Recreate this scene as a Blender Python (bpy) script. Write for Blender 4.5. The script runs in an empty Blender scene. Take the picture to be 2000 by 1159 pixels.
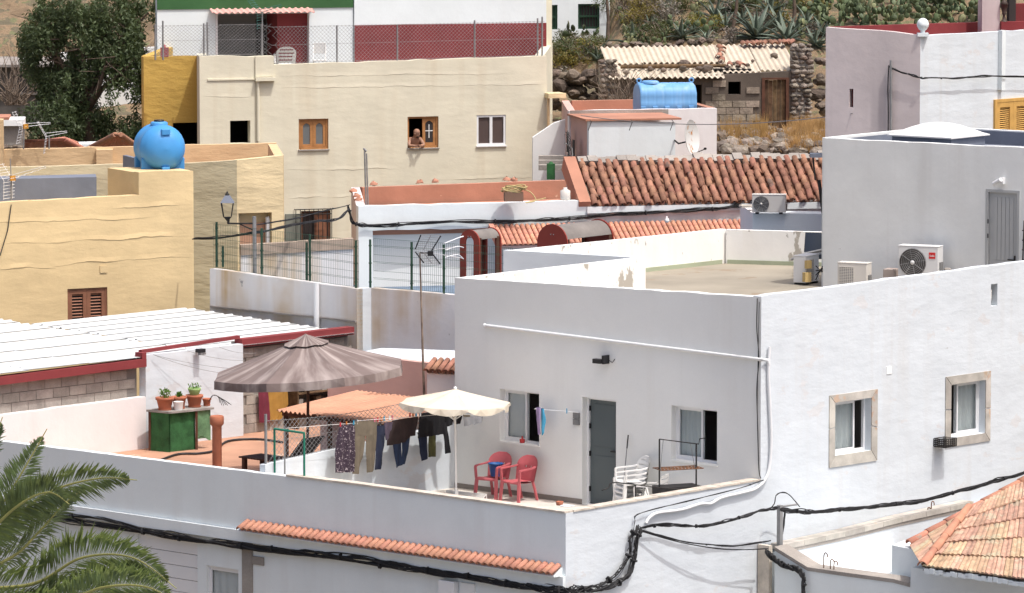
import bpy, bmesh, math, random
from mathutils import Vector, Matrix, noise
from mathutils.geometry import tessellate_polygon
random.seed(7)
rnd = random.random
def ru(a, b): return a + (b - a) * random.random()
SC = bpy.context.scene
COL = SC.collection

# ------------------------------------------------------------------ camera, sky, sun, exposure
FPX = 10000.0                       # focal length in pixels of the 2000 px wide photograph
PITCH = math.atan(1029.5 / FPX)
CAM = Vector((0, 0, 14.0))
cd = bpy.data.cameras.new('camera'); cam = bpy.data.objects.new('camera', cd); COL.objects.link(cam)
cam.location = CAM; cam.rotation_euler = (math.pi / 2 - PITCH, 0, 0)
cd.sensor_width = 36.0; cd.lens = 36.0 * FPX / 2000.0; cd.clip_start = 1.0; cd.clip_end = 2000.0
SC.camera = cam
SUN_AZ = Vector((0.77, -0.638, 0)).normalized()
SUN_EL = math.radians(66)
w = bpy.data.worlds.new('World'); SC.world = w; w.use_nodes = True
wn = w.node_tree.nodes; sky = wn.new('ShaderNodeTexSky'); sky.sky_type = 'NISHITA'; sky.sun_disc = False
sky.sun_elevation = SUN_EL; sky.sun_rotation = math.atan2(SUN_AZ.x, SUN_AZ.y); sky.dust_density = 6.5; sky.air_density = 0.70; sky.ozone_density = 0.6
w.node_tree.links.new(sky.outputs[0], wn['Background'].inputs[0]); wn['Background'].inputs[1].default_value = 0.15
sd = bpy.data.lights.new('sun', 'SUN'); sd.energy = 2.15; sd.angle = math.radians(0.53); sd.color = (1.0, 0.985, 0.955)
sun = bpy.data.objects.new('sun', sd); COL.objects.link(sun)
SDIR = Vector((SUN_AZ.x * math.cos(SUN_EL), SUN_AZ.y * math.cos(SUN_EL), math.sin(SUN_EL)))
sun.rotation_euler = (-SDIR).to_track_quat('-Z', 'Y').to_euler(); sun.location = (30, 60, 60)
vs = SC.view_settings; vs.view_transform = 'Standard'; vs.look = 'None'; vs.gamma = 1.0; vs.exposure = 0.46
SC.cycles.max_bounces = 8; SC.cycles.diffuse_bounces = 5; SC.cycles.transparent_max_bounces = 24
SC.cycles.use_denoising = True

# ------------------------------------------------------------------ where things stand
_F = Vector((0, math.cos(PITCH), -math.sin(PITCH))); _U = Vector((0, math.sin(PITCH), math.cos(PITCH)))
def ray(px, py): return Vector(((px - 1000) / FPX, 0, 0)) + _U * ((579.5 - py) / FPX) + _F
def PY(px, py, y): r = ray(px, py); return CAM + r * (y / r.y)
def PZ(px, py, z): r = ray(px, py); return CAM + r * ((z - CAM.z) / r.z)
class Fr:
    """A vertical plane: u runs along it, z up, w out towards the viewer."""
    def __init__(s, o, ang):
        s.o = Vector((o[0], o[1], 0)); s.ang = math.radians(ang)
        s.u = Vector((math.cos(s.ang), math.sin(s.ang), 0)); s.n = Vector((s.u.y, -s.u.x, 0))
    def uv(s, px, py, w=0.0):
        r = ray(px, py); t = ((s.o + s.n * w - CAM).dot(s.n)) / r.dot(s.n); P = CAM + r * t
        return ((P - s.o).dot(s.u), P.z)
    def p(s, u, v, w=0.0): return s.o + s.u * u + s.n * w + Vector((0, 0, v))
    def rect(s, x0, x1, yt, yb, w=0.0):
        xm = (x0 + x1) / 2; ym = (yt + yb) / 2
        return (s.uv(x0, ym, w)[0], s.uv(xm, yb, w)[1], s.uv(x1, ym, w)[0], s.uv(xm, yt, w)[1])
    def off(s, w): return Fr(s.o + s.n * w, math.degrees(s.ang))

# ------------------------------------------------------------------ materials
MATS = {}
def mat(name, col, rough=0.85, var=0.10, vscale=0.9, bump=0.0, bscale=6.0, bstretch=(1, 1, 1), streak=None, patch=None,
        patch2=None, rand=0.0, hue=0.0, metal=0.0, spec=0.3, fine=0.0, trans=0.0, alpha=1.0):
    m = bpy.data.materials.new(name); m.use_nodes = True; nt = m.node_tree; N = nt.nodes; L = nt.links
    b = N['Principled BSDF']; b.inputs['Roughness'].default_value = rough; b.inputs['Metallic'].default_value = metal
    b.inputs['Specular IOR Level'].default_value = spec
    geo = N.new('ShaderNodeNewGeometry')
    def nz(scale, stretch=(1, 1, 1), detail=4.0, rgh=0.55):
        mp = N.new('ShaderNodeMapping'); mp.inputs['Scale'].default_value = stretch
        L.new(geo.outputs['Position'], mp.inputs['Vector'])
        t = N.new('ShaderNodeTexNoise'); t.inputs['Scale'].default_value = scale; t.inputs['Detail'].default_value = detail
        t.inputs['Roughness'].default_value = rgh; L.new(mp.outputs[0], t.inputs['Vector']); return t.outputs['Fac']
    def ramp(sock, a, bb, lo=0.0, hi=1.0):
        r = N.new('ShaderNodeMapRange'); r.inputs[1].default_value = a; r.inputs[2].default_value = bb
        r.inputs[3].default_value = lo; r.inputs[4].default_value = hi; L.new(sock, r.inputs[0]); return r.outputs[0]
    def mix(fac, a, bcol, mode='MIX'):
        x = N.new('ShaderNodeMix'); x.data_type = 'RGBA'; x.blend_type = mode
        if isinstance(fac, float): x.inputs[0].default_value = fac
        else: L.new(fac, x.inputs[0])
        for s, v in ((6, a), (7, bcol)):
            if isinstance(v, tuple): x.inputs[s].default_value = (*v[:3], 1)
            else: L.new(v, x.inputs[s])
        return x.outputs[2]
    c = tuple(col)
    cur = c
    if var > 0:
        dark = tuple(max(0, k * (1 - var * 2.2)) for k in c); light = tuple(min(1, k * (1 + var)) for k in c)
        cur = mix(ramp(nz(vscale, detail=6), 0.3, 0.7), dark, light)
    if streak:
        sc, amt, sx = streak[:3]; lo = streak[3] if len(streak) > 3 else 0.5
        f = ramp(nz(sx, (1, 1, 0.06), 3), lo, lo + 0.25, 0, amt)
        f2 = N.new('ShaderNodeMath'); f2.operation = 'MULTIPLY'; L.new(f, f2.inputs[0]); L.new(ramp(nz(0.45), 0.38, 0.62), f2.inputs[1])
        cur = mix(f2.outputs[0], cur, sc)
    for pt in (patch, patch2):
        if pt:
            pc, ps, thr, st = pt
            f = ramp(nz(ps, st, 5, 0.62), thr, thr + 0.025)
            cur = mix(f, cur, pc)
    if fine > 0:
        f = ramp(nz(38.0, (1, 1, 1), 3), 0.3, 0.7, 1 - fine, 1 + fine * 0.4)
        mm = N.new('ShaderNodeVectorMath'); mm.operation = 'SCALE'
        if isinstance(cur, tuple): mm.inputs[0].default_value = cur[:3]
        else: L.new(cur, mm.inputs[0])
        L.new(f, mm.inputs['Scale']); cur = mm.outputs[0]
    if rand > 0 or hue > 0:
        oi = N.new('ShaderNodeObjectInfo'); hs = N.new('ShaderNodeHueSaturation')
        L.new(ramp(oi.outputs['Random'], 0, 1, 1 - rand, 1 + rand * 0.8), hs.inputs['Value'])
        mu = N.new('ShaderNodeMath'); mu.operation = 'MULTIPLY'; mu.inputs[1].default_value = 7.31
        fr = N.new('ShaderNodeMath'); fr.operation = 'FRACT'; L.new(oi.outputs['Random'], mu.inputs[0]); L.new(mu.outputs[0], fr.inputs[0])
        L.new(ramp(fr.outputs[0], 0, 1, 0.5 - hue, 0.5 + hue), hs.inputs['Hue'])
        if isinstance(cur, tuple): hs.inputs['Color'].default_value = (*cur[:3], 1)
        else: L.new(cur, hs.inputs['Color'])
        cur = hs.outputs[0]
    if isinstance(cur, tuple): b.inputs['Base Color'].default_value = (*cur[:3], 1)
    else: L.new(cur, b.inputs['Base Color'])
    if bump > 0:
        a1 = nz(bscale, bstretch, 6, 0.6); a2 = nz(bscale * 0.22, bstretch, 3, 0.5)
        ad = N.new('ShaderNodeMath'); ad.operation = 'MULTIPLY_ADD'; ad.inputs[1].default_value = 2.2
        L.new(a2, ad.inputs[0]); L.new(a1, ad.inputs[2])
        bp = N.new('ShaderNodeBump'); bp.inputs['Strength'].default_value = 1.0; bp.inputs['Distance'].default_value = bump
        L.new(ad.outputs[0], bp.inputs['Height']); L.new(bp.outputs[0], b.inputs['Normal'])
    if trans > 0:
        b.inputs['Transmission Weight'].default_value = trans
    if alpha < 1: b.inputs['Alpha'].default_value = alpha
    MATS[name] = m
    return m

WHITE = mat('white_plaster', (0.62, 0.665, 0.70), var=0.03, bump=0.012, bscale=2.7, bstretch=(0.8, 0.8, 1.9), streak=((0.52, 0.50, 0.47), 0.35, 3.0), patch=((0.60, 0.61, 0.62), 0.8, 0.62, (1, 1, 2)), patch2=((0.42, 0.41, 0.40), 3.1, 0.735, (0.5, 0.5, 3)), fine=0.02)
WHITE_SM = mat('smooth_white_plaster', (0.74, 0.79, 0.80), var=0.025, bump=0.004, bscale=7, streak=((0.58, 0.57, 0.55), 0.28, 2.5, 0.5), patch2=((0.60, 0.60, 0.60), 2.2, 0.74, (1, 1, 1)), fine=0.02)
WHITE_B = mat('bounce_warmed_white_plaster', (0.775, 0.785, 0.765), var=0.03, vscale=0.5, bump=0.004, bscale=6, streak=((0.62, 0.60, 0.56), 0.30, 2.2, 0.5), patch2=((0.64, 0.63, 0.61), 2.0, 0.72, (1, 1, 1)), fine=0.02)  # warm bounced light on shaded walls is put into this white base colour
PEEL = mat('peeling_white_plaster', (0.83, 0.82, 0.79), var=0.03, bump=0.004, bscale=7, streak=((0.62, 0.55, 0.42), 0.25, 3.0), patch=((0.42, 0.39, 0.34), 1.5, 0.60, (1.0, 1.0, 0.55)), patch2=((0.40, 0.38, 0.35), 7.0, 0.67, (1, 1, 0.5)))
RUSTW = mat('rust_streaked_white_plaster', (0.74, 0.73, 0.72), var=0.05, bump=0.006, bscale=5, streak=((0.50, 0.37, 0.22), 1.0, 1.9, 0.37), patch=((0.30, 0.29, 0.28), 3.2, 0.70, (1, 1, 0.5)))
GREYW = mat('grey_white_plaster', (0.79, 0.805, 0.79), var=0.04, bump=0.004, bscale=6, streak=((0.55, 0.53, 0.50), 0.5, 2.2), patch=((0.22, 0.20, 0.19), 5.0, 0.735, (1, 1, 1)))
CREAM = mat('cream_plaster', (0.705, 0.665, 0.525), var=0.045, bump=0.010, bscale=2.2, bstretch=(0.8, 0.8, 1.8), streak=((0.52, 0.42, 0.28), 0.45, 2.0), fine=0.03)
OCHRE = mat('ochre_plaster', (0.52, 0.34, 0.085), var=0.07, bump=0.03, bscale=3, bstretch=(0.8, 0.8, 1.8), fine=0.03)
YELL = mat('sandy_yellow_plaster', (0.69, 0.525, 0.29), var=0.06, bump=0.016, bscale=1.9, bstretch=(0.8, 0.8, 1.9), patch=((0.50, 0.32, 0.12), 2.0, 0.70, (0.4, 0.4, 4)), fine=0.03)
YELL2 = mat('yellow_plaster', (0.68, 0.55, 0.335), var=0.05, bump=0.03, bscale=2.5, bstretch=(0.7, 0.7, 2.0), streak=((0.55, 0.40, 0.2), 0.4, 2.0))
OLIVE = mat('pale_olive_plaster', (0.57, 0.50, 0.335), var=0.05, bump=0.03, bscale=2.5, bstretch=(0.7, 0.7, 2.0), streak=((0.4, 0.33, 0.2), 0.4, 2.0))
TAN = mat('peach_tan_plaster', (0.66, 0.47, 0.27), var=0.05, bump=0.02, bscale=3, bstretch=(0.7, 0.7, 2.0))
SLATE = mat('slate_blue_paint', (0.17, 0.19, 0.235), var=0.08, bump=0.01, bscale=4, streak=((0.26, 0.28, 0.31), 0.5, 2.0))
ORANGE = mat('orange_roof_paint', (0.42, 0.205, 0.138), var=0.09, bump=0.01, bscale=5, patch=((0.62, 0.42, 0.30), 3.0, 0.70, (1, 1, 1)))
ORFLOOR = mat('faded_orange_floor_paint', (0.45, 0.25, 0.165), var=0.10, bump=0.005, bscale=5, patch=((0.56, 0.40, 0.30), 1.2, 0.62, (1, 1, 1)), fine=0.05)
MAUVE = mat('pink_mauve_plaster', (0.62, 0.545, 0.53), var=0.05, bump=0.006, bscale=5, streak=((0.36, 0.32, 0.32), 0.7, 1.8))
PINKW = mat('pale_pink_plaster', (0.76, 0.725, 0.715), var=0.03, bump=0.006, bscale=5, streak=((0.62, 0.52, 0.5), 0.3, 3.0))
PINKD = mat('rose_plaster', (0.58, 0.37, 0.32), var=0.05, bump=0.006, bscale=5)
REDP = mat('dark_red_paint', (0.23, 0.042, 0.045), var=0.10, bump=0.006, bscale=5, fine=0.05)
GREENP = mat('green_wall_paint', (0.045, 0.125, 0.045), var=0.10, bump=0.006, bscale=5)
CONC = mat('bare_concrete', (0.34, 0.31, 0.28), var=0.14, bump=0.015, bscale=9, fine=0.12)
BLOCK = mat('concrete_block', (0.37, 0.33, 0.29), var=0.12, vscale=3, bump=0.01, bscale=16, rand=0.13, hue=0.01, fine=0.14)
MORTAR = mat('mortar', (0.27, 0.245, 0.22), var=0.14, bump=0.01, bscale=14, fine=0.1)
STONE = mat('stone_coping', (0.60, 0.54, 0.46), var=0.14, vscale=4, bump=0.004, bscale=12, streak=((0.45, 0.40, 0.33), 0.4, 8), fine=0.08, rand=0.06)
MARBLE = mat('veined_stone', (0.50, 0.47, 0.42), var=0.14, vscale=2.5, bump=0.003, bscale=10, patch=((0.50, 0.38, 0.28), 1.4, 0.62, (1, 1, 1)), rand=0.12, hue=0.012, fine=0.06)
ROOFC = mat('cream_roof_concrete', (0.32, 0.285, 0.225), var=0.10, vscale=0.6, bump=0.004, bscale=8, patch=((0.27, 0.21, 0.15), 0.9, 0.64, (1, 1, 1)), fine=0.06)
TERRF = mat('terrace_floor_tile', (0.62, 0.575, 0.515), var=0.12, bump=0.003, bscale=9, fine=0.08)
SKIRT = mat('grey_skirting_tile', (0.26, 0.235, 0.21), var=0.10, fine=0.08)
GREENB = mat('green_waterproof_paint', (0.38, 0.42, 0.30), var=0.08)
TILE = mat('clay_tile', (0.335, 0.168, 0.112), var=0.16, vscale=3.5, bump=0.006, bscale=14, rand=0.22, hue=0.009, patch=((0.20, 0.13, 0.10), 2.6, 0.64, (1, 1, 1)), patch2=((0.48, 0.33, 0.22), 5, 0.69, (1, 1, 1)), fine=0.12)
TILEN = mat('new_clay_tile', (0.52, 0.25, 0.17), var=0.10, vscale=3, rand=0.10, hue=0.006, fine=0.05)
TILEP = mat('faded_pink_clay_tile', (0.58, 0.28, 0.19), var=0.08, vscale=3, rand=0.12, hue=0.008, fine=0.06)
TILEY = mat('weathered_flat_tile', (0.51, 0.33, 0.225), var=0.16, vscale=5, bump=0.006, bscale=14, rand=0.16, hue=0.016, patch=((0.46, 0.38, 0.265), 3.0, 0.56, (1, 1, 1)), patch2=((0.24, 0.19, 0.14), 9, 0.68, (1, 1, 1)), fine=0.14)
TILER = mat('smooth_red_tile', (0.46, 0.215, 0.145), var=0.12, vscale=3, rand=0.16, hue=0.01, patch=((0.30, 0.22, 0.17), 4.0, 0.62, (1, 1, 1)), fine=0.08)
TEAR = mat('earth_bedding', (0.28, 0.22, 0.17), var=0.16, vscale=6, bump=0.02, bscale=14, fine=0.2)
SHEETW = mat('white_sheet_metal', (0.55, 0.57, 0.57), rough=0.6, var=0.025, vscale=2, streak=((0.55, 0.53, 0.48), 0.3, 5), spec=0.4)
SHEETC = mat('cream_corrugated_sheet', (0.52, 0.455, 0.365), rough=0.75, var=0.06, vscale=2, streak=((0.42, 0.33, 0.22), 0.5, 5), rand=0.05)
SHEETP = mat('pink_corrugated_sheet', (0.62, 0.36, 0.32), rough=0.7, var=0.06)
SHEETO = mat('orange_corrugated_sheet', (0.52, 0.275, 0.18), rough=0.75, var=0.07, vscale=2, fine=0.05)
WOODB = mat('brown_wood', (0.115, 0.05, 0.03), var=0.16, vscale=5, rough=0.7)
WOODO = mat('varnished_orange_wood', (0.42, 0.20, 0.075), var=0.12, vscale=5, rough=0.5)
WOODY = mat('yellow_varnished_wood', (0.58, 0.34, 0.10), var=0.08, vscale=5, rough=0.55)
WOODR = mat('reddish_brown_shutter_wood', (0.27, 0.12, 0.07), var=0.10, vscale=5, rough=0.6, rand=0.08)
WOODOLD = mat('old_grey_brown_plank', (0.17, 0.105, 0.055), var=0.25, vscale=6, rough=0.9, streak=((0.05, 0.035, 0.025), 0.9, 9), rand=0.35, hue=0.012)
ALU = mat('white_aluminium', (0.74, 0.75, 0.76), rough=0.4, var=0.01)
GREYDOOR = mat('grey_painted_door', (0.42, 0.43, 0.43), rough=0.5, var=0.02)
DGREY = mat('dark_grey_door', (0.095, 0.115, 0.12), rough=0.45, var=0.03)
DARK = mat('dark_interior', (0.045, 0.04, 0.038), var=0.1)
ROOM = mat('room_plaster', (0.32, 0.30, 0.28), var=0.05)
CURT = mat('pale_curtain', (0.50, 0.535, 0.54), var=0.05, rough=0.9)
BLIND = mat('grey_blind', (0.62, 0.64, 0.64), var=0.04, rough=0.7)
BLACK = mat('black_plastic', (0.018, 0.018, 0.02), rough=0.5, var=0.1, spec=0.4)
CABLE = mat('black_cable', (0.028, 0.028, 0.03), rough=0.7, var=0.2, vscale=5)
GALV = mat('galvanised_steel', (0.30, 0.30, 0.30), rough=0.5, metal=0.4, var=0.1, vscale=4)
RUST = mat('rusty_iron', (0.20, 0.10, 0.055), rough=0.9, var=0.25, vscale=9, fine=0.2)
IRON = mat('black_iron', (0.03, 0.028, 0.027), rough=0.7, var=0.2, vscale=9)
GREENM = mat('green_fence_paint', (0.035, 0.085, 0.055), rough=0.6, var=0.12, vscale=7)
TEAL = mat('teal_green_paint', (0.02, 0.19, 0.13), rough=0.5, var=0.06)
BLUEP = mat('blue_tank_plastic', (0.065, 0.29, 0.62), rough=0.42, var=0.06, vscale=1.2, spec=0.45, streak=((0.25, 0.42, 0.62), 0.4, 3))
BLUEF = mat('faded_blue_tank_plastic', (0.15, 0.35, 0.62), rough=0.5, var=0.08, vscale=1.5, streak=((0.42, 0.52, 0.62), 0.6, 3))
BLUEB = mat('blue_bucket_plastic', (0.02, 0.10, 0.30), rough=0.4, var=0.03)
REDC = mat('faded_red_chair_plastic', (0.53, 0.125, 0.14), rough=0.42, var=0.08, vscale=3, spec=0.45)
WHITEC = mat('white_chair_plastic', (0.76, 0.755, 0.73), rough=0.45, var=0.03, spec=0.4)
ACW = mat('ivory_appliance_casing', (0.64, 0.61, 0.56), rough=0.5, var=0.03)
ACW2 = mat('white_appliance_casing', (0.70, 0.70, 0.69), rough=0.45, var=0.03)
ACG = mat('grey_fan_grille', (0.20, 0.20, 0.20), rough=0.5, var=0.04)
REDL = mat('red_badge', (0.60, 0.03, 0.03), rough=0.4, var=0.0)
PARAB = mat('faded_brown_canvas', (0.165, 0.105, 0.10), rough=0.95, var=0.10, vscale=1.6, fine=0.04)
PARAB2 = mat('bleached_brown_canvas', (0.30, 0.22, 0.20), rough=0.95, var=0.12, vscale=2.5)
BEIGE = mat('cream_canvas', (0.69, 0.60, 0.45), rough=0.95, var=0.03)
TERRA = mat('terracotta', (0.42, 0.15, 0.085), var=0.08, vscale=4)
NETG = mat('green_shade_net', (0.035, 0.13, 0.045), var=0.25, vscale=3, fine=0.2)
NETG2 = mat('pale_green_shade_net', (0.13, 0.25, 0.13), var=0.25, vscale=3, fine=0.2)
ROCK = mat('basalt_rock', (0.185, 0.145, 0.115), var=0.22, vscale=4, bump=0.03, bscale=9, rand=0.4, hue=0.015, fine=0.2)
ROCKL = mat('pale_rock', (0.28, 0.24, 0.20), var=0.2, vscale=4, bump=0.03, bscale=9, rand=0.3, hue=0.015, fine=0.2)
SAT = mat('weathered_dish_paint', (0.66, 0.66, 0.64), rough=0.6, var=0.04, patch=((0.42, 0.20, 0.07), 7.0, 0.60, (1, 1, 0.6)))
SKIN = mat('tanned_skin', (0.33, 0.185, 0.125), rough=0.55, var=0.05, vscale=8)
HAIR = mat('dark_hair', (0.03, 0.022, 0.018), rough=0.8, var=0.1)
PLAYB = mat('blue_rubber_ground', (0.16, 0.22, 0.30), var=0.12, vscale=2, fine=0.1)
PLAYR = mat('red_play_panel', (0.27, 0.045, 0.03), rough=0.5, var=0.08)
PLAYG = mat('grey_curved_play_roof', (0.20, 0.18, 0.165), rough=0.7, var=0.12, vscale=2, fine=0.1)

def ground_mat():
    m = mat('dry_hillside', (0.27, 0.19, 0.115), var=0.22, vscale=1.3, bump=0.06, bscale=4, patch=((0.13, 0.11, 0.07), 1.3, 0.52, (1, 1, 1)), patch2=((0.15, 0.15, 0.075), 2.2, 0.58, (1, 1, 1)), fine=0.3)
    return m
GROUND = ground_mat()
def leafmat(name, col, rand=0.25, trl=0.25, var=0.25, vs=1.6):
    m = mat(name, col, rough=0.55, var=var, vscale=vs, rand=rand, hue=0.012, spec=0.35)
    nt = m.node_tree; b = nt.nodes['Principled BSDF']; out = nt.nodes['Material Output']
    t = nt.nodes.new('ShaderNodeBsdfTranslucent'); mx = nt.nodes.new('ShaderNodeMixShader'); mx.inputs[0].default_value = trl
    t.inputs['Color'].default_value = (min(1, col[0] * 1.9), min(1, col[1] * 1.7), col[2], 1)
    nt.links.new(b.outputs[0], mx.inputs[1]); nt.links.new(t.outputs[0], mx.inputs[2]); nt.links.new(mx.outputs[0], out.inputs['Surface'])
    return m
PEPPER = leafmat('pepper_tree_leaf', (0.075, 0.105, 0.045), trl=0.2)
PALM = leafmat('palm_leaf', (0.165, 0.225, 0.098), var=0.35, vs=4.0)
PALMR = mat('palm_midrib', (0.30, 0.29, 0.09), var=0.1, rough=0.5)
AGAVE = leafmat('agave_leaf', (0.17, 0.215, 0.165), trl=0.08, rand=0.2)
OPUN = leafmat('prickly_pear_pad', (0.105, 0.14, 0.065), trl=0.06, rand=0.28)
OPUN2 = leafmat('pale_prickly_pear_pad', (0.25, 0.26, 0.13), trl=0.08, rand=0.22)
SHRUBY = leafmat('yellow_green_scrub_leaf', (0.22, 0.19, 0.045), trl=0.2)
SHRUBG = leafmat('dry_grey_scrub_twig', (0.21, 0.185, 0.155), trl=0.05)
SHRUBN = leafmat('green_scrub_leaf', (0.085, 0.105, 0.04), trl=0.2)
DRYG = leafmat('dry_grass_blade', (0.42, 0.27, 0.11), trl=0.2)
POTG = leafmat('pot_plant_leaf', (0.10, 0.22, 0.045), trl=0.25)
BARK = mat('bark', (0.105, 0.075, 0.055), var=0.2, vscale=6, bump=0.02, bscale=10)
TWIG = mat('bare_twig', (0.22, 0.17, 0.13), var=0.2, vscale=6)

# ------------------------------------------------------------------ mesh helpers (world coordinates)
OFF = {}
ORD = 'first second third fourth fifth sixth seventh eighth ninth tenth eleventh twelfth thirteenth fourteenth fifteenth sixteenth seventeenth eighteenth nineteenth twentieth'.split()
def thing(name, label, cat, loc, group=None, kind=None):
    o = bpy.data.objects.new(name, None); COL.objects.link(o); o.location = loc; o.empty_display_size = 0.2
    OFF[o] = Vector(loc); tag(o, label, cat, group, kind); return o
def tag(o, label=None, cat=None, group=None, kind=None):
    if label: o['label'] = label
    if cat: o['category'] = cat
    if group: o['group'] = group
    if kind: o['kind'] = kind
    elif cat: o['kind'] = 'thing'
    return o
def link(name, me, parent=None, m=None):
    o = bpy.data.objects.new(name, me); COL.objects.link(o)
    if m is not None and not me.materials: me.materials.append(m)
    if parent is not None: o.parent = parent
    return o
class MB:
    def __init__(s): s.v = []; s.f = []; s.sm = []; s.mi = []
    def add(s, vs, fs, smooth=False, mi=0):
        n = len(s.v); s.v += [Vector(q) for q in vs]; s.f += [[i + n for i in f] for f in fs]
        s.sm += [smooth] * len(fs); s.mi += [mi] * len(fs); return s
    def box(s, c0, ax, ay, az, **k):
        """corner c0 and three edge vectors"""
        c0 = Vector(c0); ax, ay, az = Vector(ax), Vector(ay), Vector(az)
        v = [c0, c0 + ax, c0 + ax + ay, c0 + ay]; v += [q + az for q in v]
        f = [(0, 3, 2, 1), (4, 5, 6, 7), (0, 1, 5, 4), (1, 2, 6, 5), (2, 3, 7, 6), (3, 0, 4, 7)]
        if ax.cross(ay).dot(az) < 0: f = [tuple(reversed(q)) for q in f]
        return s.add(v, f, **k)
    def fbox(s, F, u0, u1, v0, v1, w0, w1, **k):
        return s.box(F.p(u0, v0, w0), F.u * (u1 - u0), F.n * (w1 - w0), Vector((0, 0, v1 - v0)), **k)
    def cbox(s, c, sx, sy, sz, rz=0.0, **k):
        """box by centre of its base"""
        X = Vector((math.cos(rz), math.sin(rz), 0)); Yv = Vector((-X.y, X.x, 0)); c = Vector(c)
        return s.box(c - X * sx / 2 - Yv * sy / 2, X * sx, Yv * sy, Vector((0, 0, sz)), **k)
    def bar(s, a, b, wx, wy=None, **k):
        a, b = Vector(a), Vector(b); wy = wy or wx; d = (b - a)
        up = Vector((0, 0, 1)) if abs(d.normalized().z) < 0.95 else Vector((0, 1, 0))
        X = d.cross(up).normalized(); Yv = X.cross(d).normalized()
        return s.box(a - X * wx / 2 - Yv * wy / 2, X * wx, Yv * wy, d, **k)
    def tube(s, pts, r, n=6, cap=True, **k):
        pts = [Vector(q) for q in pts]; m = len(pts); rr = r if isinstance(r, (list, tuple)) else [r] * m
        vs = []; fs = []; X = None
        for i, q in enumerate(pts):
            d = (pts[min(i + 1, m - 1)] - pts[max(i - 1, 0)])
            d = d.normalized() if d.length > 1e-9 else Vector((0, 0, 1))
            if X is None:
                up = Vector((0, 0, 1)) if abs(d.z) < 0.9 else Vector((0, 1, 0)); X = d.cross(up).normalized()
            else:
                X = (X - d * X.dot(d)); X = X.normalized() if X.length > 1e-6 else d.orthogonal().normalized()
            Yv = d.cross(X)
            for j in range(n):
                a = 2 * math.pi * j / n; vs.append(q + (X * math.cos(a) + Yv * math.sin(a)) * rr[i])
        for i in range(m - 1):
            for j in range(n):
                j2 = (j + 1) % n; fs.append((i * n + j, i * n + j2, (i + 1) * n + j2, (i + 1) * n + j))
        k.setdefault('smooth', True); s.add(vs, fs, **k)
        if cap and n > 2:
            k['smooth'] = False
            s.add(vs[:n], [tuple(range(n - 1, -1, -1))], **k); s.add(vs[-n:], [tuple(range(n))], **k)
        return s
    def lathe(s, c, prof, n=16, axis=None, **k):
        """prof: (radius, height) pairs; c base point; axis default up"""
        c = Vector(c); Zv = Vector(axis or (0, 0, 1)).normalized(); X = Zv.orthogonal().normalized(); Yv = Zv.cross(X)
        vs = []; fs = []
        for r, h in prof:
            for j in range(n):
                a = 2 * math.pi * j / n; vs.append(c + Zv * h + (X * math.cos(a) + Yv * math.sin(a)) * r)
        for i in range(len(prof) - 1):
            for j in range(n):
                j2 = (j + 1) % n; fs.append((i * n + j, i * n + j2, (i + 1) * n + j2, (i + 1) * n + j))
        k.setdefault('smooth', True); s.add(vs, fs, **k)
        k['smooth'] = False
        if prof[0][0] > 1e-4: s.add(vs[:n], [tuple(range(n - 1, -1, -1))], **k)
        if prof[-1][0] > 1e-4: s.add(vs[-n:], [tuple(range(n))], **k)
        return s
    def prism(s, poly, z0, z1, **k):
        """closed vertical prism over an xy polygon; z1 may be a list of heights"""
        n = len(poly); zt = z1 if isinstance(z1, (list, tuple)) else [z1] * n
        a = sum(poly[i][0] * poly[(i + 1) % n][1] - poly[(i + 1) % n][0] * poly[i][1] for i in range(n))
        if a < 0: poly = list(reversed(poly)); zt = list(reversed(zt))
        vs = [(q[0], q[1], z0) for q in poly] + [(q[0], q[1], zt[i]) for i, q in enumerate(poly)]
        tri = tessellate_polygon([[Vector((q[0], q[1], 0)) for q in poly]])
        fs = []
        for t in tri:
            A, B, Cc = [Vector((poly[i][0], poly[i][1], 0)) for i in t]
            if (B - A).cross(Cc - A).z < 0: t = (t[0], t[2], t[1])
            fs.append([i + n for i in t]); fs.append([t[2], t[1], t[0]])
        fs += [(i, (i + 1) % n, (i + 1) % n + n, i + n) for i in range(n)]
        return s.add(vs, fs, **k)
    def grid(s, fn, nu, nv, smooth=True, **k):
        vs = [fn(i / nu, j / nv) for j in range(nv + 1) for i in range(nu + 1)]
        fs = [(j * (nu + 1) + i, j * (nu + 1) + i + 1, (j + 1) * (nu + 1) + i + 1, (j + 1) * (nu + 1) + i) for j in range(nv) for i in range(nu)]
        return s.add(vs, fs, smooth=smooth, **k)
    def wall(s, F, outline, holes=(), thick=0.2, jit=0.0, **k):
        """a wall in plane F with rectangular or polygonal openings that go right through it"""
        A = sum(outline[i][0] * outline[(i + 1) % len(outline)][1] - outline[(i + 1) % len(outline)][0] * outline[i][1] for i in range(len(outline)))
        if A < 0: outline = list(reversed(outline))
        if jit > 0:
            o2 = []; zb = min(q[1] for q in outline)
            for i, q in enumerate(outline):
                r = outline[(i + 1) % len(outline)]; o2.append(q); Lg = math.hypot(r[0] - q[0], r[1] - q[1])
                if Lg > 0.6 and abs(r[0] - q[0]) > abs(r[1] - q[1]) and not (q[1] < zb + 0.01 and r[1] < zb + 0.01):
                    m = int(Lg / 0.35)
                    for t in range(1, m):
                        f = t / m; j = jit * (noise.noise(Vector((q[0] + f * 3.1 * Lg, q[1] * 2, F.o.y))) * 1.6)
                        dx, dy = (r[0] - q[0]) / Lg, (r[1] - q[1]) / Lg
                        o2.append((q[0] + (r[0] - q[0]) * f - dy * j, q[1] + (r[1] - q[1]) * f + dx * j))
            outline = o2
        loops = [outline]
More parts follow.
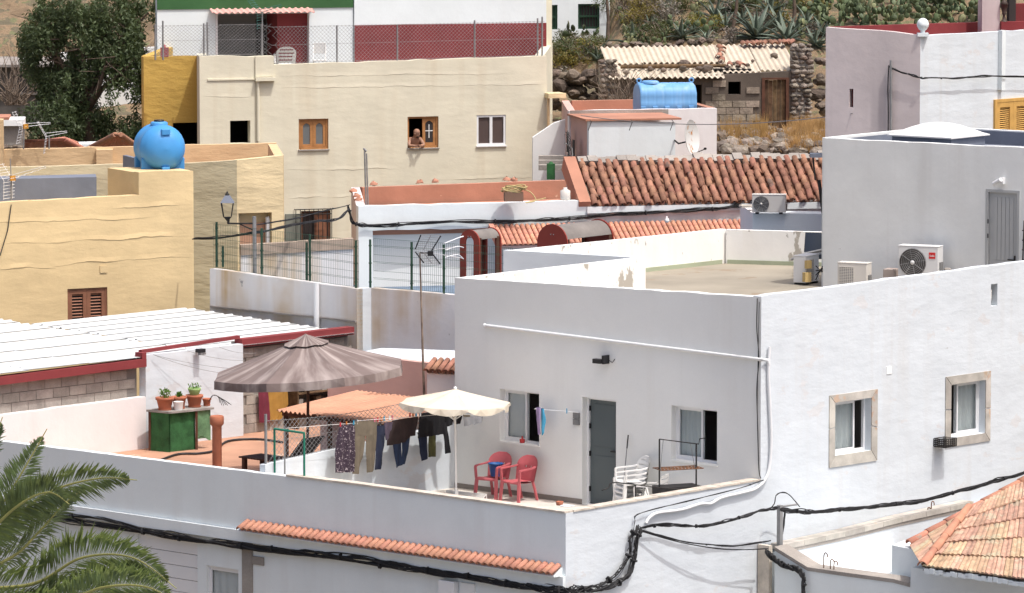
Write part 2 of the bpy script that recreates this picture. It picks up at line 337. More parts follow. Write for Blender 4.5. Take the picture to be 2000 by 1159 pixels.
        for h in holes:
            if len(h) == 4 and not isinstance(h[0], (tuple, list)): u0, v0, u1, v1 = h; h = [(u0, v0), (u1, v0), (u1, v1), (u0, v1)]
            loops.append(list(h))
        flat = [q for l in loops for q in l]
        tri = tessellate_polygon([[Vector((q[0], q[1], 0)) for q in l] for l in loops])
        n = len(flat); vs = [F.p(q[0], q[1], 0) for q in flat] + [F.p(q[0], q[1], -thick) for q in flat]
        fs = []
        for t in tri:
            a, b, c = [flat[i] for i in t]
            cr = (b[0] - a[0]) * (c[1] - a[1]) - (b[1] - a[1]) * (c[0] - a[0])
            if abs(cr) < 1e-10: continue
            if cr < 0: t = (t[0], t[2], t[1])
            fs.append(tuple(t)); fs.append((t[2] + n, t[1] + n, t[0] + n))
        base = 0
        for li, l in enumerate(loops):
            m = len(l); ar = sum(l[i][0] * l[(i + 1) % m][1] - l[(i + 1) % m][0] * l[i][1] for i in range(m))
            for i in range(m):
                a, b = base + i, base + (i + 1) % m
                out = (ar > 0) == (li == 0)
                fs.append((b, a, a + n, b + n) if out else (a, b, b + n, a + n))
            base += m
        return s.add(vs, fs, **k)
    def mesh(s, name, off=Vector((0, 0, 0))):
        me = bpy.data.meshes.new(name)
        me.from_pydata([tuple(q - off) for q in s.v], [], s.f); me.validate()
        if len(me.polygons) == len(s.f):
            me.polygons.foreach_set('use_smooth', s.sm); me.polygons.foreach_set('material_index', s.mi)
        else:
            print('WARN faces dropped in', name)
        me.update(); return me
    def build(s, name, m, parent=None, label=None, cat=None, group=None, kind=None, bevel=0.0, loc=None):
        """link as ONE mesh object; as a child its vertices are stored relative to the thing's base"""
        if parent is not None: off = OFF[parent]
        elif loc is not None: off = Vector(loc)
        else:
            lo = Vector((min(q.x for q in s.v), min(q.y for q in s.v), min(q.z for q in s.v)))
            hi = Vector((max(q.x for q in s.v), max(q.y for q in s.v), lo.z)); off = (lo + hi) / 2
        me = s.mesh(name, off); ms = m if isinstance(m, (list, tuple)) else [m]
        for q in ms: me.materials.append(q)
        o = bpy.data.objects.new(name, me); COL.objects.link(o)
        if parent is not None: o.parent = parent
        else: o.location = off
        OFF[o] = off
        if bevel > 0:
            b = o.modifiers.new('bevel', 'BEVEL'); b.width = bevel; b.segments = 2; b.limit_method = 'ANGLE'; b.angle_limit = math.radians(40)
        return tag(o, label, cat, group, kind)
def piece(name, me, parent, Mw):
    """a part that shares mesh data with its like, placed by a world matrix"""
    o = bpy.data.objects.new(name, me); COL.objects.link(o); o.parent = parent
    o.matrix_local = Matrix.Translation(-OFF[parent]) @ Mw; OFF[o] = OFF[parent]; return o
def basis(o, X, Yv, Zv):
    m = Matrix.Identity(4)
    for i in range(3): m[i][0] = X[i]; m[i][1] = Yv[i]; m[i][2] = Zv[i]; m[i][3] = o[i]
    return m
def copy_tree(o, loc, rz=0.0, label=None, parent=None):
    c = o.copy(); COL.objects.link(c)
    if parent is None:
        c.location = loc; c.rotation_euler = (0, 0, rz)
        if label: c['label'] = label
    else: c.parent = parent
    for ch in list(o.children): copy_tree(ch, None, 0, None, c)
    return c
def catenary(a, b, sag, n=14):
    a, b = Vector(a), Vector(b)
    return [a.lerp(b, t / n) - Vector((0, 0, sag * 4 * (t / n) * (1 - t / n))) for t in range(n + 1)]
def smoothpath(pts, n=6):
    pts = [Vector(q) for q in pts]; out = []
    for i in range(len(pts) - 1):
        p0 = pts[max(i - 1, 0)]; p1 = pts[i]; p2 = pts[i + 1]; p3 = pts[min(i + 2, len(pts) - 1)]
        for t in range(n):
            f = t / n; out.append(0.5 * ((2 * p1) + (p2 - p0) * f + (2 * p0 - 5 * p1 + 4 * p2 - p3) * f * f + (3 * p1 - p0 - 3 * p2 + p3) * f ** 3))
    out.append(pts[-1]); return out
def bundle(path, k, R, r, seed=0, n=4, mb=None, ties=True):
    """k cables loosely twisted round one path, as one mesh"""
    rs = random.Random(seed); mb = mb or MB(); m = len(path)
    for c in range(k):
        ph = rs.uniform(0, 6.28); fq = rs.uniform(0.2, 0.7); amp = rs.uniform(0.3, 1.0) * R; ps = []
        for i, q in enumerate(path):
            a = ph + fq * i + 0.8 * noise.noise(Vector((i * 0.3, c * 7.1 + seed, 0)))
            g = amp * (0.7 + 0.6 * noise.noise(Vector((i * 0.22, c * 3.3, seed + 5))))
            e = 1.0 if 0 < i < m - 1 else 0.5
            ps.append(q + Vector((math.cos(a) * g * 0.6, math.sin(a * 1.3) * g * 0.4, math.sin(a) * g)) * e)
        mb.tube(ps, r * rs.uniform(0.75, 1.25), n)
    if ties and m > 24:
        for i in range(5, m - 4, 11):
            d = (path[i + 1] - path[i - 1]).normalized()
            mb.tube([path[i] - d * 0.015, path[i] + d * 0.015], R * 0.75, 7)
    return mb
def interior(F, u0, v0, u1, v1, w, parent, depth=1.6, m=None, name='interior'):
    """a dim room behind an opening: five sides, open to the front"""
    a = 0.35; P = lambda u, v, q: F.p(u, v, w - q); U0, U1, V0, V1 = u0 - a, u1 + a, v0 - a, v1 + a
    vs = [P(U0, V0, 0), P(U1, V0, 0), P(U1, V1, 0), P(U0, V1, 0), P(U0, V0, depth), P(U1, V0, depth), P(U1, V1, depth), P(U0, V1, depth)]
    mb = MB().add(vs, [(4, 5, 6, 7), (0, 1, 5, 4), (1, 2, 6, 5), (2, 3, 7, 6), (3, 0, 4, 7)])
    return mb.build(name, m or ROOM, parent)
# ================================================================== THE WHITE HOUSE WITH THE TERRACE
K = PY(1487, 580, 97.0); FA = Fr(K, 47); FB = Fr(K, -43)
ZF = -0.43                                   # terrace floor
house = thing('white_house', 'large white corner house with roof terrace and balcony terrace', 'house', (K.x - 2, K.y + 4, -4))
uQ = FA.uv(1105, 1000)[0]; Q = FA.p(uQ, 0); FQ = Fr(Q, -43)
uL, zL = FB.uv(888, 543)

def slider_window(F, r, parent, w=-0.14, open_right=True, split=0.55, curtain=CURT, blind=False, gap=0.0):
    """white sliding window: outer frame, one glazed sash with a curtain, the other half open"""
    u0, v0, u1, v1 = r; t = 0.045
    mb = MB(); mb.fbox(F, u0, u1, v0, v0 + t, w - 0.06, w); mb.fbox(F, u0, u1, v1 - t, v1, w - 0.06, w)
    mb.fbox(F, u0, u0 + t, v0 + t, v1 - t, w - 0.06, w); mb.fbox(F, u1 - t, u1, v0 + t, v1 - t, w - 0.06, w)
    win = mb.build('window', ALU, parent)
    um = u0 + (u1 - u0) * split
    a, b = (u0 + t, um) if open_right else (um, u1 - t)
    s = MB(); q = 0.04
    s.fbox(F, a, b, v0 + t, v0 + t + q, w - 0.045, w - 0.01); s.fbox(F, a, b, v1 - t - q, v1 - t, w - 0.045, w - 0.01)
    s.fbox(F, a, a + q, v0 + t + q, v1 - t - q, w - 0.045, w - 0.01); s.fbox(F, b - q, b, v0 + t + q, v1 - t - q, w - 0.045, w - 0.01)
    s.build('sash', ALU, win)
    MB().fbox(F, a + q, b - q, v0 + t + q, v1 - t - q, w - 0.032, w - 0.026).build('pane', GLASS, win)
    def cf(x, y): return F.p(a + (b - a) * x, v0 + t + (v1 - v0 - 2 * t) * y, w - 0.085 + 0.018 * math.sin(x * 26) * (1.0 if not blind else 0.2))
    cm = MB().grid(cf, 24, 2); cm.grid(lambda x, y: cf(1 - x, y) - F.n * 0.004, 24, 2)
    cm.build('curtain', curtain, win)
    interior(F, u0, v0, u1, v1, w - 0.07, win)
    return win
GLASS = mat('window_glass', (0.90, 0.93, 0.93), rough=0.03, var=0.0, trans=1.0, spec=0.5)
GLASS.node_tree.nodes['Principled BSDF'].inputs['IOR'].default_value = 1.08
FROST = mat('frosted_dark_glass', (0.16, 0.17, 0.17), rough=0.25, var=0.06, vscale=3, spec=0.5)
DGLASS = mat('dark_glass', (0.05, 0.045, 0.045), rough=0.12, var=0.05, spec=0.5)

# facade with the terrace door (in shade) ------------------------------------
w1 = FB.rect(976, 1053, 764, 866); w2 = FB.rect(1311, 1400.5, 797, 903); dr = list(FB.rect(1137, 1203, 779, 985)); dr[1] = ZF
MB().wall(FB, [(uL, ZF - 0.3), (-0.003, ZF - 0.3), (-0.003, 4.0), (uL, zL)], [w1, w2, dr], 0.22, jit=0.012).build('wall', WHITE_B, house)
slider_window(FB, w1, house, split=0.56, curtain=BLIND, blind=True)
slider_window(FB, w2, house, split=0.58)
for r, nm in ((w1, 'a'), (w2, 'b')):
    MB().fbox(FB, r[0] + 0.01, r[2] + 0.02, r[1] - 0.03, r[1] + 0.004, -0.13, 0.03).build('sill', GREYW, house)
d = MB(); t = 0.05                                                         # door, standing open inwards
d.fbox(FB, dr[0], dr[0] + t, dr[1], dr[3], -0.20, -0.14); d.fbox(FB, dr[2] - t, dr[2], dr[1], dr[3], -0.20, -0.14); d.fbox(FB, dr[0] + t, dr[2] - t, dr[3] - t, dr[3], -0.20, -0.14)
door = d.build('door', ALU, house)
lf = MB(); lf.fbox(FB, dr[0] + t + 0.01, dr[2] - t - 0.01, dr[1] + 0.02, dr[3] - t, -0.215, -0.18); lf.build('door_leaf', DGREY, door)
pn = MB(); um = (dr[0] + dr[2]) / 2
for a, b in ((0.10, 0.98), (1.16, 2.0)):
    pn.fbox(FB, dr[0] + 0.16, dr[2] - 0.16, dr[1] + a, dr[1] + b, -0.182, -0.170)
pn.build('door_panel', DGREY, door, bevel=0.006)
for zz in (0.25, 0.95, 1.5, 1.85):
    MB().fbox(FB, dr[0] + t - 0.01, dr[0] + t + 0.03, dr[1] + zz, dr[1] + zz + 0.10, -0.18, -0.145).build('hinge', BLACK, door)
hd = MB(); hd.fbox(FB, dr[2] - 0.14, dr[2] - 0.11, dr[1] + 0.98, dr[1] + 1.16, -0.17, -0.155); hd.fbox(FB, dr[2] - 0.26, dr[2] - 0.12, dr[1] + 1.08, dr[1] + 1.105, -0.155, -0.125); hd.build('handle', BLACK, door)
interior(FB, dr[0], dr[1] + 0.3, dr[2], dr[3], -0.23, door)
# sunlit long facade --------------------------------------------------------
def Aq(pts): return [FA.uv(*q) for q in pts]
hA1 = [(1629.5, 787), (1701, 777), (1701, 881), (1630, 889)]; hA2 = [(1856, 752), (1924, 742), (1924, 846), (1857, 856)]
slot = FA.rect(1935.5, 1948, 555, 598)
o1 = Aq(hA1); o2 = Aq(hA2)
def rc(o): return (sum(q[0] for q in (o[0], o[3])) / 2, (o[2][1] + o[3][1]) / 2, (o[1][0] + o[2][0]) / 2, (o[0][1] + o[1][1]) / 2)
r1, r2 = rc(o1), rc(o2)
MB().wall(FA, [(uQ + 0.002, -4), (14, -4), (14, 4.17), (0.001, 4.012), (0.001, 0.47), (uQ + 0.002, 0.43)], [r1, r2, slot], 0.2, jit=0.015).build('wall', WHITE, house)
for r, outer, cur in ((r1, [(1618, 773), (1712, 760), (1713, 899), (1619, 915)], CURT), (r2, [(1845, 737), (1933, 724), (1934, 861), (1846, 875)], CURT)):
    win = slider_window(FA, r, house, w=-0.15, open_right=(r is r1), split=0.72 if r is r1 else 0.36, curtain=cur)
    oo = Aq(outer); U0 = (oo[0][0] + oo[3][0]) / 2; U1 = (oo[1][0] + oo[2][0]) / 2; V1 = (oo[0][1] + oo[1][1]) / 2; V0 = (oo[2][1] + oo[3][1]) / 2
    I0, J0, I1, J1 = r; e = 0.006; ii = [(I0, J0), (I1, J0), (I1, J1), (I0, J1)]; oc = [(U0, V0), (U1, V0), (U1, V1), (U0, V1)]
    for k in range(4):                                                     # mitred stone surround, two slabs on the tall sides
        a, b, c2, d2 = oc[k], oc[(k + 1) % 4], ii[(k + 1) % 4], ii[k]
        cuts = [(0, 1)] if k in (0, 2) else [(0, 0.46), (0.47, 1)]
        for s0, s1 in cuts:
            L2 = lambda p, q, f: (p[0] + (q[0] - p[0]) * f, p[1] + (q[1] - p[1]) * f)
            pl = [L2(a, b, s0), L2(a, b, s1), L2(d2, c2, s1), L2(d2, c2, s0)]
            cx = sum(q[0] for q in pl) / 4; cy = sum(q[1] for q in pl) / 4
            pl = [(q[0] + (cx - q[0]) * 0.012, q[1] + (cy - q[1]) * 0.012) for q in pl]
            MB().wall(FA.off(0.022), pl, (), 0.0215).build('surround_slab', MARBLE, win, bevel=0.004)
MB().fbox(FA, slot[0] - 0.1, slot[2] + 0.1, slot[1] - 0.1, slot[3] + 0.1, -0.5, -0.21).build('niche_back', CONC, house)
sp = MB()
for k in range(3): sp.tube([FA.p(slot[0] + 0.03, slot[1] + 0.1 + 0.08 * k, -0.12), FA.p(slot[0] + 0.08, slot[1] + 0.16 + 0.08 * k, -0.06), FA.p(slot[0] + 0.10, slot[1] + 0.05, -0.1)], 0.014, 6)
sp.build('pipe', ACW, house)
vr = FA.rect(1731, 1741, 716, 731); MB().fbox(FA, *[vr[i] for i in (0, 2, 1, 3)], 0.0, 0.012).build('vent_cover', GREYW, house)
# roof: floor, parapets that step back, green base strip --------------------
zp = 3.84; RZ = 3.08
L0 = FB.p(uL, 0); S1, S2, S3, S4 = [PZ(x, y, zp) for x, y in ((1240, 503), (983, 490), (1408, 447), (1610, 452.5))]
S4 = S3 + (S4 - S3) * 3.2
A14 = FA.p(14, 0)
MB().prism([(q.x, q.y) for q in (FB.p(uL + .05, 0, -.1), FB.p(-.1, 0, -.1), FA.p(14, 0, -.1), S4, S3, S2, S1)], RZ - 0.25, RZ).build('roof_slab', ROOFC, house)
def parapet(a, b, z0, za, zb, th, m, name='parapet', parent=house, e0=0.0, e1=0.0, right=True):
    """low wall from a to b whose left side (seen from above, walking a to b) is the line a-b"""
    a = Vector((a.x, a.y, 0)); b = Vector((b.x, b.y, 0)); d = (b - a).normalized(); nn = Vector((d.y, -d.x, 0)) * th * (1 if right else -1)
    a2 = a - d * e0; b2 = b + d * e1
    mb = MB().prism([(q.x, q.y) for q in (a2, b2, b2 + nn, a2 + nn)], z0, zp)
    for q in mb.v:
        if abs(q.z - zp) < 1e-6:
            f = (Vector((q.x, q.y, 0)) - a).dot(d) / (b - a).length; q.z = za + (zb - za) * f
    return mb.build(name, m, parent)
parapet(L0, S1, RZ - 0.2, zL, zp, 0.16, PEEL, e0=-0.225, e1=0.16)
parapet(S1, S2, RZ - 2.6, zp, zp + 0.01, 0.16, WHITE_SM, e0=-0.002)
parapet(S2, S3, RZ - 2.6, zp, zp, 0.16, PEEL, e0=-0.162)
parapet(S3, S4, RZ - 0.2, zp - 0.003, zp - 0.003, 0.16, PEEL, e0=-0.162)
for a, b, s0 in ((S2, S3, 0.165), (S3, S4, 0.165)):
    d = (b - a); d.z = 0; d.normalize(); nn = Vector((d.y, -d.x, 0))
    a2 = a + nn * 0.163 + d * 0.2; b2 = b + nn * 0.163 - d * 0.17
    MB().prism([(q.x, q.y) for q in (a2, b2, b2 + nn * 0.03, a2 + nn * 0.03)], RZ, RZ + 0.09).build('base_strip', GREENB, house)
# inner side and coping of the two front parapets
MB().fbox(FB, uL + 0.17, -0.23, RZ - 0.1, 3.79, -0.245, -0.221).build('parapet_lining', PEEL, house)
# drain pipe along the shaded facade, conduit down the corner
pa = FB.p(*FB.uv(948, 636, 0.05), 0.05); pb = FB.p(*FB.uv(1488, 703, 0.05), 0.05)
MB().tube([pa, pb, FA.p(0.12, pb.z - 0.02, 0.06), FA.p(0.17, pb.z - 0.12, 0.05)], 0.032, 8).tube([pa - FB.u * .03, pa], .045, 8).build('drain_pipe', ALU, house)
cp = smoothpath([FA.p(*FA.uv(x, y, 0.05), 0.05) for x, y in ((1503, 678), (1501, 730), (1504, 800), (1506, 870), (1500, 925), (1480, 952), (1452, 962), (1410, 972), (1388, 984), (1370, 984), (1330, 996), (1285, 1002), (1268, 1012), (1262, 1022))], 5)
MB().tube(cp, 0.03, 7).build('conduit', ALU, house)
# balcony terrace: floor, skirting, parapet with stone coping, moulding, lower street wall ------------------------
uE = -26.0
MB().prism([(q.x, q.y) for q in (FQ.p(-9.6, 0, -.15), FA.p(uQ + .2, 0, -.2), FA.p(-.1, 0, -.2), FB.p(uL + .02, 0, -.02), FB.p(uL - 1.2, 0, -0.02))], ZF - 0.2, ZF).build('terrace_floor', TERRF, house)
MB().fbox(FB, uL + .005, dr[0], ZF + 0.002, ZF + 0.10, 0.0, 0.015).fbox(FB, dr[2], -0.21, ZF + 0.002, ZF + 0.10, 0.0, 0.015).build('skirting', SKIRT, house)
topQ = [(-26, 0.31), (-15.63, 0.365), (-10.3, 0.405), (-5.35, 0.44), (-0.003, 0.43)]
ztop = lambda u: next((a[1] + (b[1] - a[1]) * (u - a[0]) / (b[0] - a[0]) for a, b in zip(topQ, topQ[1:]) if a[0] <= u <= b[0]), 0.43)
MB().wall(FQ, [(uE, -0.735)] + [(-0.003, -0.735)] + list(reversed(topQ)), (), 0.17, jit=0.006).build('terrace_parapet', WHITE_SM, house)
MB().fbox(FQ, uE, -0.002, -0.96, -0.738, -0.15, 0.075).build('ledge', WHITE_SM, house)
uS = FQ.uv(560, 930)[0]
# thin painted cap to the left, stone slabs to the right and along the sunny side
n = 13
for i in range(n):
    a = uS + (0 - uS) * i / n; b = uS + (0 - uS) * (i + 1) / n - 0.006
    z = ztop((a + b) / 2)
    MB().fbox(FQ, a, b - (0.0 if i < n - 1 else 0.0), z + 0.004, z + 0.036, -0.20, 0.025).build('coping_slab', STONE, house)
n = 9
for i in range(n):
    a = uQ + 0.20 + (0 - uQ - 0.21) * i / n; b = uQ + 0.20 + (0 - uQ - 0.21) * (i + 1) / n - 0.006; z = 0.43 + 0.04 * (i + .5) / n
    MB().fbox(FA, a, b, z + 0.006, z + 0.040, -0.225, 0.02).build('coping_slab', STONE, house)
# street wall under the ledge, with shutter door, window and pilaster
gw = FQ.rect(404, 466, 1109, 1200, -0.06); gs = FQ.rect(270, 386, 1052, 1230, -0.06)
MB().wall(FQ.off(-0.06), [(uE, -4), (-0.21, -4), (-0.21, -0.965), (uE, -0.965)], [gw, gs], 0.2).build('street_wall', WHITE_SM, house)
slider_window(FQ.off(-0.06), gw, house, w=-0.05, split=0.97, curtain=BLIND)
k = 7
for i in range(k):
    h = (gs[3] - gs[1]) / k
    MB().fbox(FQ.off(-0.06), gs[0], gs[2], gs[1] + h * i + 0.006, gs[1] + h * (i + 1) - 0.006, -0.09, -0.05).build('shutter_panel', ALU, house)
pr = FQ.rect(471, 490, 1068, 1210); MB().fbox(FQ, pr[0], pr[2], -4, -0.966, -0.059, -0.02).build('pilaster', CONC, house)
pr2 = FQ.rect(488, 512, 1088, 1104); MB().fbox(FQ, pr[2], pr2[2], pr2[1], pr2[3], -0.059, -0.03).build('bracket', CONC, house)
bx = FQ.rect(862, 892, 1134, 1166); MB().fbox(FQ, bx[0], bx[2], bx[1], bx[3], -0.058, 0.09).build('meter_box', ALU, house, bevel=0.01)
gb = FQ.rect(897, 925, 1140, 1200); MB().fbox(FQ, gb[0], gb[2], gb[1], gb[3], -0.058, -0.02).build('wall_cabinet', GREYW, house)
# small tiled ledge: a row of clay tiles running down from the wall ------------------------------
def half_tile(L, r0, r1, th=0.014, n=6, arc=math.pi):
    """barrel tile: axis along +Y (down the slope), crown up, base on z=0"""
    mb = MB(); ring = []
    for y, r in ((0, r0), (L, r1)):
        for rr in (r, r - th):
            ring.append([Vector((math.cos(math.pi / 2 + arc * (0.5 - j / n)) * rr, y, math.sin(math.pi / 2 + arc * (0.5 - j / n)) * rr)) for j in range(n + 1)])
    vs = [q for rg in ring for q in rg]; m = n + 1; fs = []
    for j in range(n):
        fs += [(j, j + 1, 2 * m + j + 1, 2 * m + j), (m + j + 1, m + j, 3 * m + j, 3 * m + j + 1),
               (j + 1, j, m + j, m + j + 1), (2 * m + j, 2 * m + j + 1, 3 * m + j + 1, 3 * m + j)]
    fs += [(0, 2 * m, 3 * m, m), (n, m + n, 3 * m + n, 2 * m + n)]
    mb.add(vs, [tuple(reversed(f)) for f in fs], smooth=True); return mb
strip = thing('tiled_ledge', 'narrow ledge of small orange clay tiles below the grey shaded parapet', 'tile ledge', FQ.p(-4.2, -0.75, 0.1))
us0 = FQ.uv(481, 1030)[0]; us1 = FQ.uv(1099, 1118)[0]; nt = 52; sp_ = (us1 - us0) / nt
tm = half_tile(0.30, sp_ * 0.40, sp_ * 0.47, 0.012, 5).mesh('ledge_tile'); tm.materials.append(TILEN)
tc = half_tile(0.27, sp_ * 0.50, sp_ * 0.50, 0.012, 4).mesh('ledge_pan_tile'); tc.materials.append(TILEN)
sl = math.radians(28); dn = (FQ.n * math.cos(sl) - Vector((0, 0, math.sin(sl)))); upv = FQ.u.cross(dn); upv = upv if upv.z > 0 else -upv
for i in range(nt):
    o_ = FQ.p(us0 + sp_ * (i + 0.5), -0.565, 0.004); jx = ru(-.006, .006)
    piece('tile', tm, strip, basis(o_ + upv * 0.012 + FQ.u * jx, FQ.u, dn, upv))
    if i: piece('pan_tile', tc, strip, basis(FQ.p(us0 + sp_ * i, -0.57, 0.005) + upv * sp_ * 0.50, FQ.u, dn, -upv))
MB().add([FQ.p(us0, -0.58, 0.0015), FQ.p(us1, -0.58, 0.0015), FQ.p(us1, -0.737, 0.0015), FQ.p(us0, -0.737, 0.0015), FQ.p(us0, -0.72, 0.23), FQ.p(us1, -0.72, 0.23), FQ.p(us1, -0.737, 0.23), FQ.p(us0, -0.737, 0.23)],
         [(0, 4, 5, 1), (4, 7, 6, 5), (3, 2, 6, 7), (0, 3, 7, 4), (1, 5, 6, 2), (0, 1, 2, 3)]).build('bedding', WHITE_SM, strip)
# ================================================================== GREY STAIR TOWER ON THE ROOF
T0 = PZ(1607, 561, RZ); FT = Fr(T0, -38)
tower = thing('stair_tower', 'grey rendered stair tower standing on the white house roof', 'tower', T0)
tz0 = FT.uv(1607, 270)[1]; uR = 7.0; tz1 = FT.uv(2000, 291)[1] + 0.03
dt = FT.rect(1925, 1991, 371, 520); dt = [dt[0], RZ + 0.08, dt[2], FT.uv(1958, 371)[1]]
MB().wall(FT, [(0, RZ), (uR, RZ), (uR, tz1), (0, tz0)], [dt], 0.18, jit=0.012).build('wall', GREYW, tower)
FTl = Fr(T0, 50)                                           # left return, runs back
MB().wall(FTl.off(0.0), [(0.0, RZ), (5.2, RZ), (5.2, tz0), (0.0, tz0)], (), 0.16).build('wall', GREYW, tower) if False else None
bk = 4.4
ax = FT.p(0, 0); 
for (a, b, nm) in ((FT.p(0.0, 0, -0.181), FT.p(0.0, 0, -bk), 'wall'), (FT.p(0, 0, -bk), FT.p(uR, 0, -bk), 'wall'), (FT.p(uR, 0, -bk - .16), FT.p(uR, 0, -0.181), 'wall')):
    dd = (b - a).normalized(); nn = Vector((-dd.y, dd.x, 0)) * -0.16
    if nm: MB().prism([(q.x, q.y) for q in (a, b, b - nn, a - nn)], RZ, tz0 - 0.004).build(nm, GREYW, tower)
zr = tz0 - 0.32
MB().prism([(q.x, q.y) for q in (FT.p(0.165, 0, -0.185), FT.p(uR - .165, 0, -0.185), FT.p(uR - .165, 0, -bk + .0), FT.p(0.165, 0, -bk + .0))], zr - 0.2, zr).build('flat_roof', SLATE, tower)
lin = MB().fbox(FT, 0.17, uR - .17, zr, tz0 - 0.02, -0.195, -0.183); lin.fbox(FT, 0.168, uR - 0.2, zr, tz0 - 0.03, -bk + 0.001, -bk + 0.012); lin.fbox(FT, 0.1655, 0.178, zr, tz0 - 0.03, -bk + .02, -0.2)
lin.build('parapet_lining', SLATE, tower)
td = MB(); t = 0.06
td.fbox(FT, dt[0], dt[0] + t, dt[1], dt[3], -0.10, 0.012); td.fbox(FT, dt[2] - t, dt[2], dt[1], dt[3], -0.10, 0.012); td.fbox(FT, dt[0] + t, dt[2] - t, dt[3] - t, dt[3], -0.10, 0.012)
tdoor = td.build('door', GREYDOOR, tower)
a, b = dt[0] + t + .004, dt[2] - t - .004; kk = 5
lf = MB(); lf.fbox(FT, a, b, dt[1], dt[3] - t - .004, -0.08, -0.045); lf.build('door_leaf', GREYDOOR, tdoor)
for i in range(kk):
    for v0, v1 in ((dt[1] + 0.06, dt[1] + 0.62), (dt[1] + 0.76, dt[3] - t - 0.10)):
        w_ = (b - a - 0.2) / kk; MB().fbox(FT, a + 0.1 + w_ * i + .006, a + 0.1 + w_ * (i + 1) - .006, v0, v1, -0.044, -0.034).build('door_board', GREYDOOR, tdoor)
hm = MB(); hm.fbox(FT, b - 0.085, b - 0.05, dt[1] + 0.58, dt[1] + 0.86, -0.044, -0.03); hm.fbox(FT, b - 0.22, b - 0.06, dt[1] + 0.76, dt[1] + 0.785, -0.03, 0.0); hm.build('handle', BLACK, tdoor)
for zz in (0.5, 1.2, 1.5): MB().fbox(FT, dt[0] + t - .005, dt[0] + t + .02, dt[1] + zz, dt[1] + zz + .09, 0.0125, 0.02).build('hinge', BLACK, tdoor)
lr = FT.rect(1946, 1962, 349, 361)
sl_ = MB().tube([FT.p(lr[0], lr[1] + .02, 0.10), FT.p(lr[2], lr[3] - .01, 0.14)], 0.045, 10).fbox(FT, lr[2] - .05, lr[2] + .02, lr[1] + .02, lr[3] + .03, 0.001, 0.1)
sl_.build('wall_lamp', ALU, None, 'small white spotlight above the grey rooftop door', 'wall lamp')
dome = thing('skylight', 'low white domed skylight on the stair tower roof', 'skylight', FT.p(*FT.uv(1818, 285, -1.6), -1.6))
du0 = FT.uv(1758, 285, -1.3)[0]; du1 = FT.uv(1883, 285, -1.3)[0]; dm = (du0 + du1) / 2; dw = (du1 - du0) / 2
MB().fbox(FT, dm - dw + .06, dm + dw - .06, zr + .001, tz0 + 0.07, -2.2, -0.9).build('kerb', SLATE, dome)
MB().grid(lambda x, y: FT.p(dm + dw * (2 * x - 1), tz0 + 0.075 + 0.26 * (1 - (2 * x - 1) ** 2) ** 0.8 * (1 - (2 * y - 1) ** 2) ** 0.6, -0.80 - 1.5 * y), 16, 12).fbox(FT, dm - dw, dm + dw, tz0 + 0.05, tz0 + 0.078, -2.3, -0.80).build('dome', WHITEC, dome)
# ================================================================== GROUND
def lerp(a, b, t): return a + (b - a) * t
HK = [(-100, -4), (98, -4), (108, -3), (126, -1.0), (141, -0.8), (147, 3.2), (151, 3.55), (153.3, 3.75), (154.6, 5.5), (175, 11.2), (210, 19), (300, 42), (900, 60)]
def hgt(x, y):
    y2 = y + (3.0 * noise.noise(Vector((x * 0.13, y * 0.06, 1))) if y > 145 else 0) - (5.5 * min(1, max(0, (-5.5 - x) / 3)) if y > 140 else 0)
    z = HK[-1][1]
    for a, b in zip(HK, HK[1:]):
        if y2 <= b[0]: z = lerp(a[1], b[1], (y2 - a[0]) / (b[0] - a[0])); break
    if y > 152.5 and -.2 < x < 3.5: z = min(z, 5.55 + max(0, (abs(x - 1.65) - 1.45)) * 4)
    if y > 128: z += 0.28 * noise.noise(Vector((x * 0.5, y * 0.5, 3))) + 0.10 * noise.noise(Vector((x * 1.7, y * 1.7, 8)))
    return z
def build_ground():
    xs = [-400, -200, -100, -60, -40, -30] + [-25 + 0.5 * i for i in range(101)] + [30, 40, 60, 100, 200, 400]
    ys = [-60, 0, 60, 90, 100, 110, 120, 126] + [128 + 0.45 * i for i in range(110)] + [180, 185, 190, 200, 215, 235, 260, 300, 400, 600, 900]
    vs = [(x, y, hgt(x, y)) for y in ys for x in xs]; n = len(xs)
    fs = [(j * n + i, j * n + i + 1, (j + 1) * n + i + 1, (j + 1) * n + i) for j in range(len(ys) - 1) for i in range(n - 1)]
    MB().add(vs, fs, smooth=True).build('terrain', GROUND, None, 'dry brown hillside and village ground', None, kind='structure', loc=(0, 0, 0))
build_ground()
STREETM = mat('street_asphalt', (0.22, 0.22, 0.225), var=0.1, vscale=2)
MB().box((-90, -20, -3.996), (180, 0, 0), (0, 116, 0), (0, 0, 0.004)).build('road', STREETM, None, 'grey street below the white house', None, kind='structure')
def onground(px, py, y0=150.0, y1=400.0):
    r = ray(px, py); t = y0
    while t < y1:
        P = CAM + r * (t / r.y)
        if P.z < hgt(P.x, P.y): return P
        t += 0.15
    return CAM + r * (y1 / r.y)

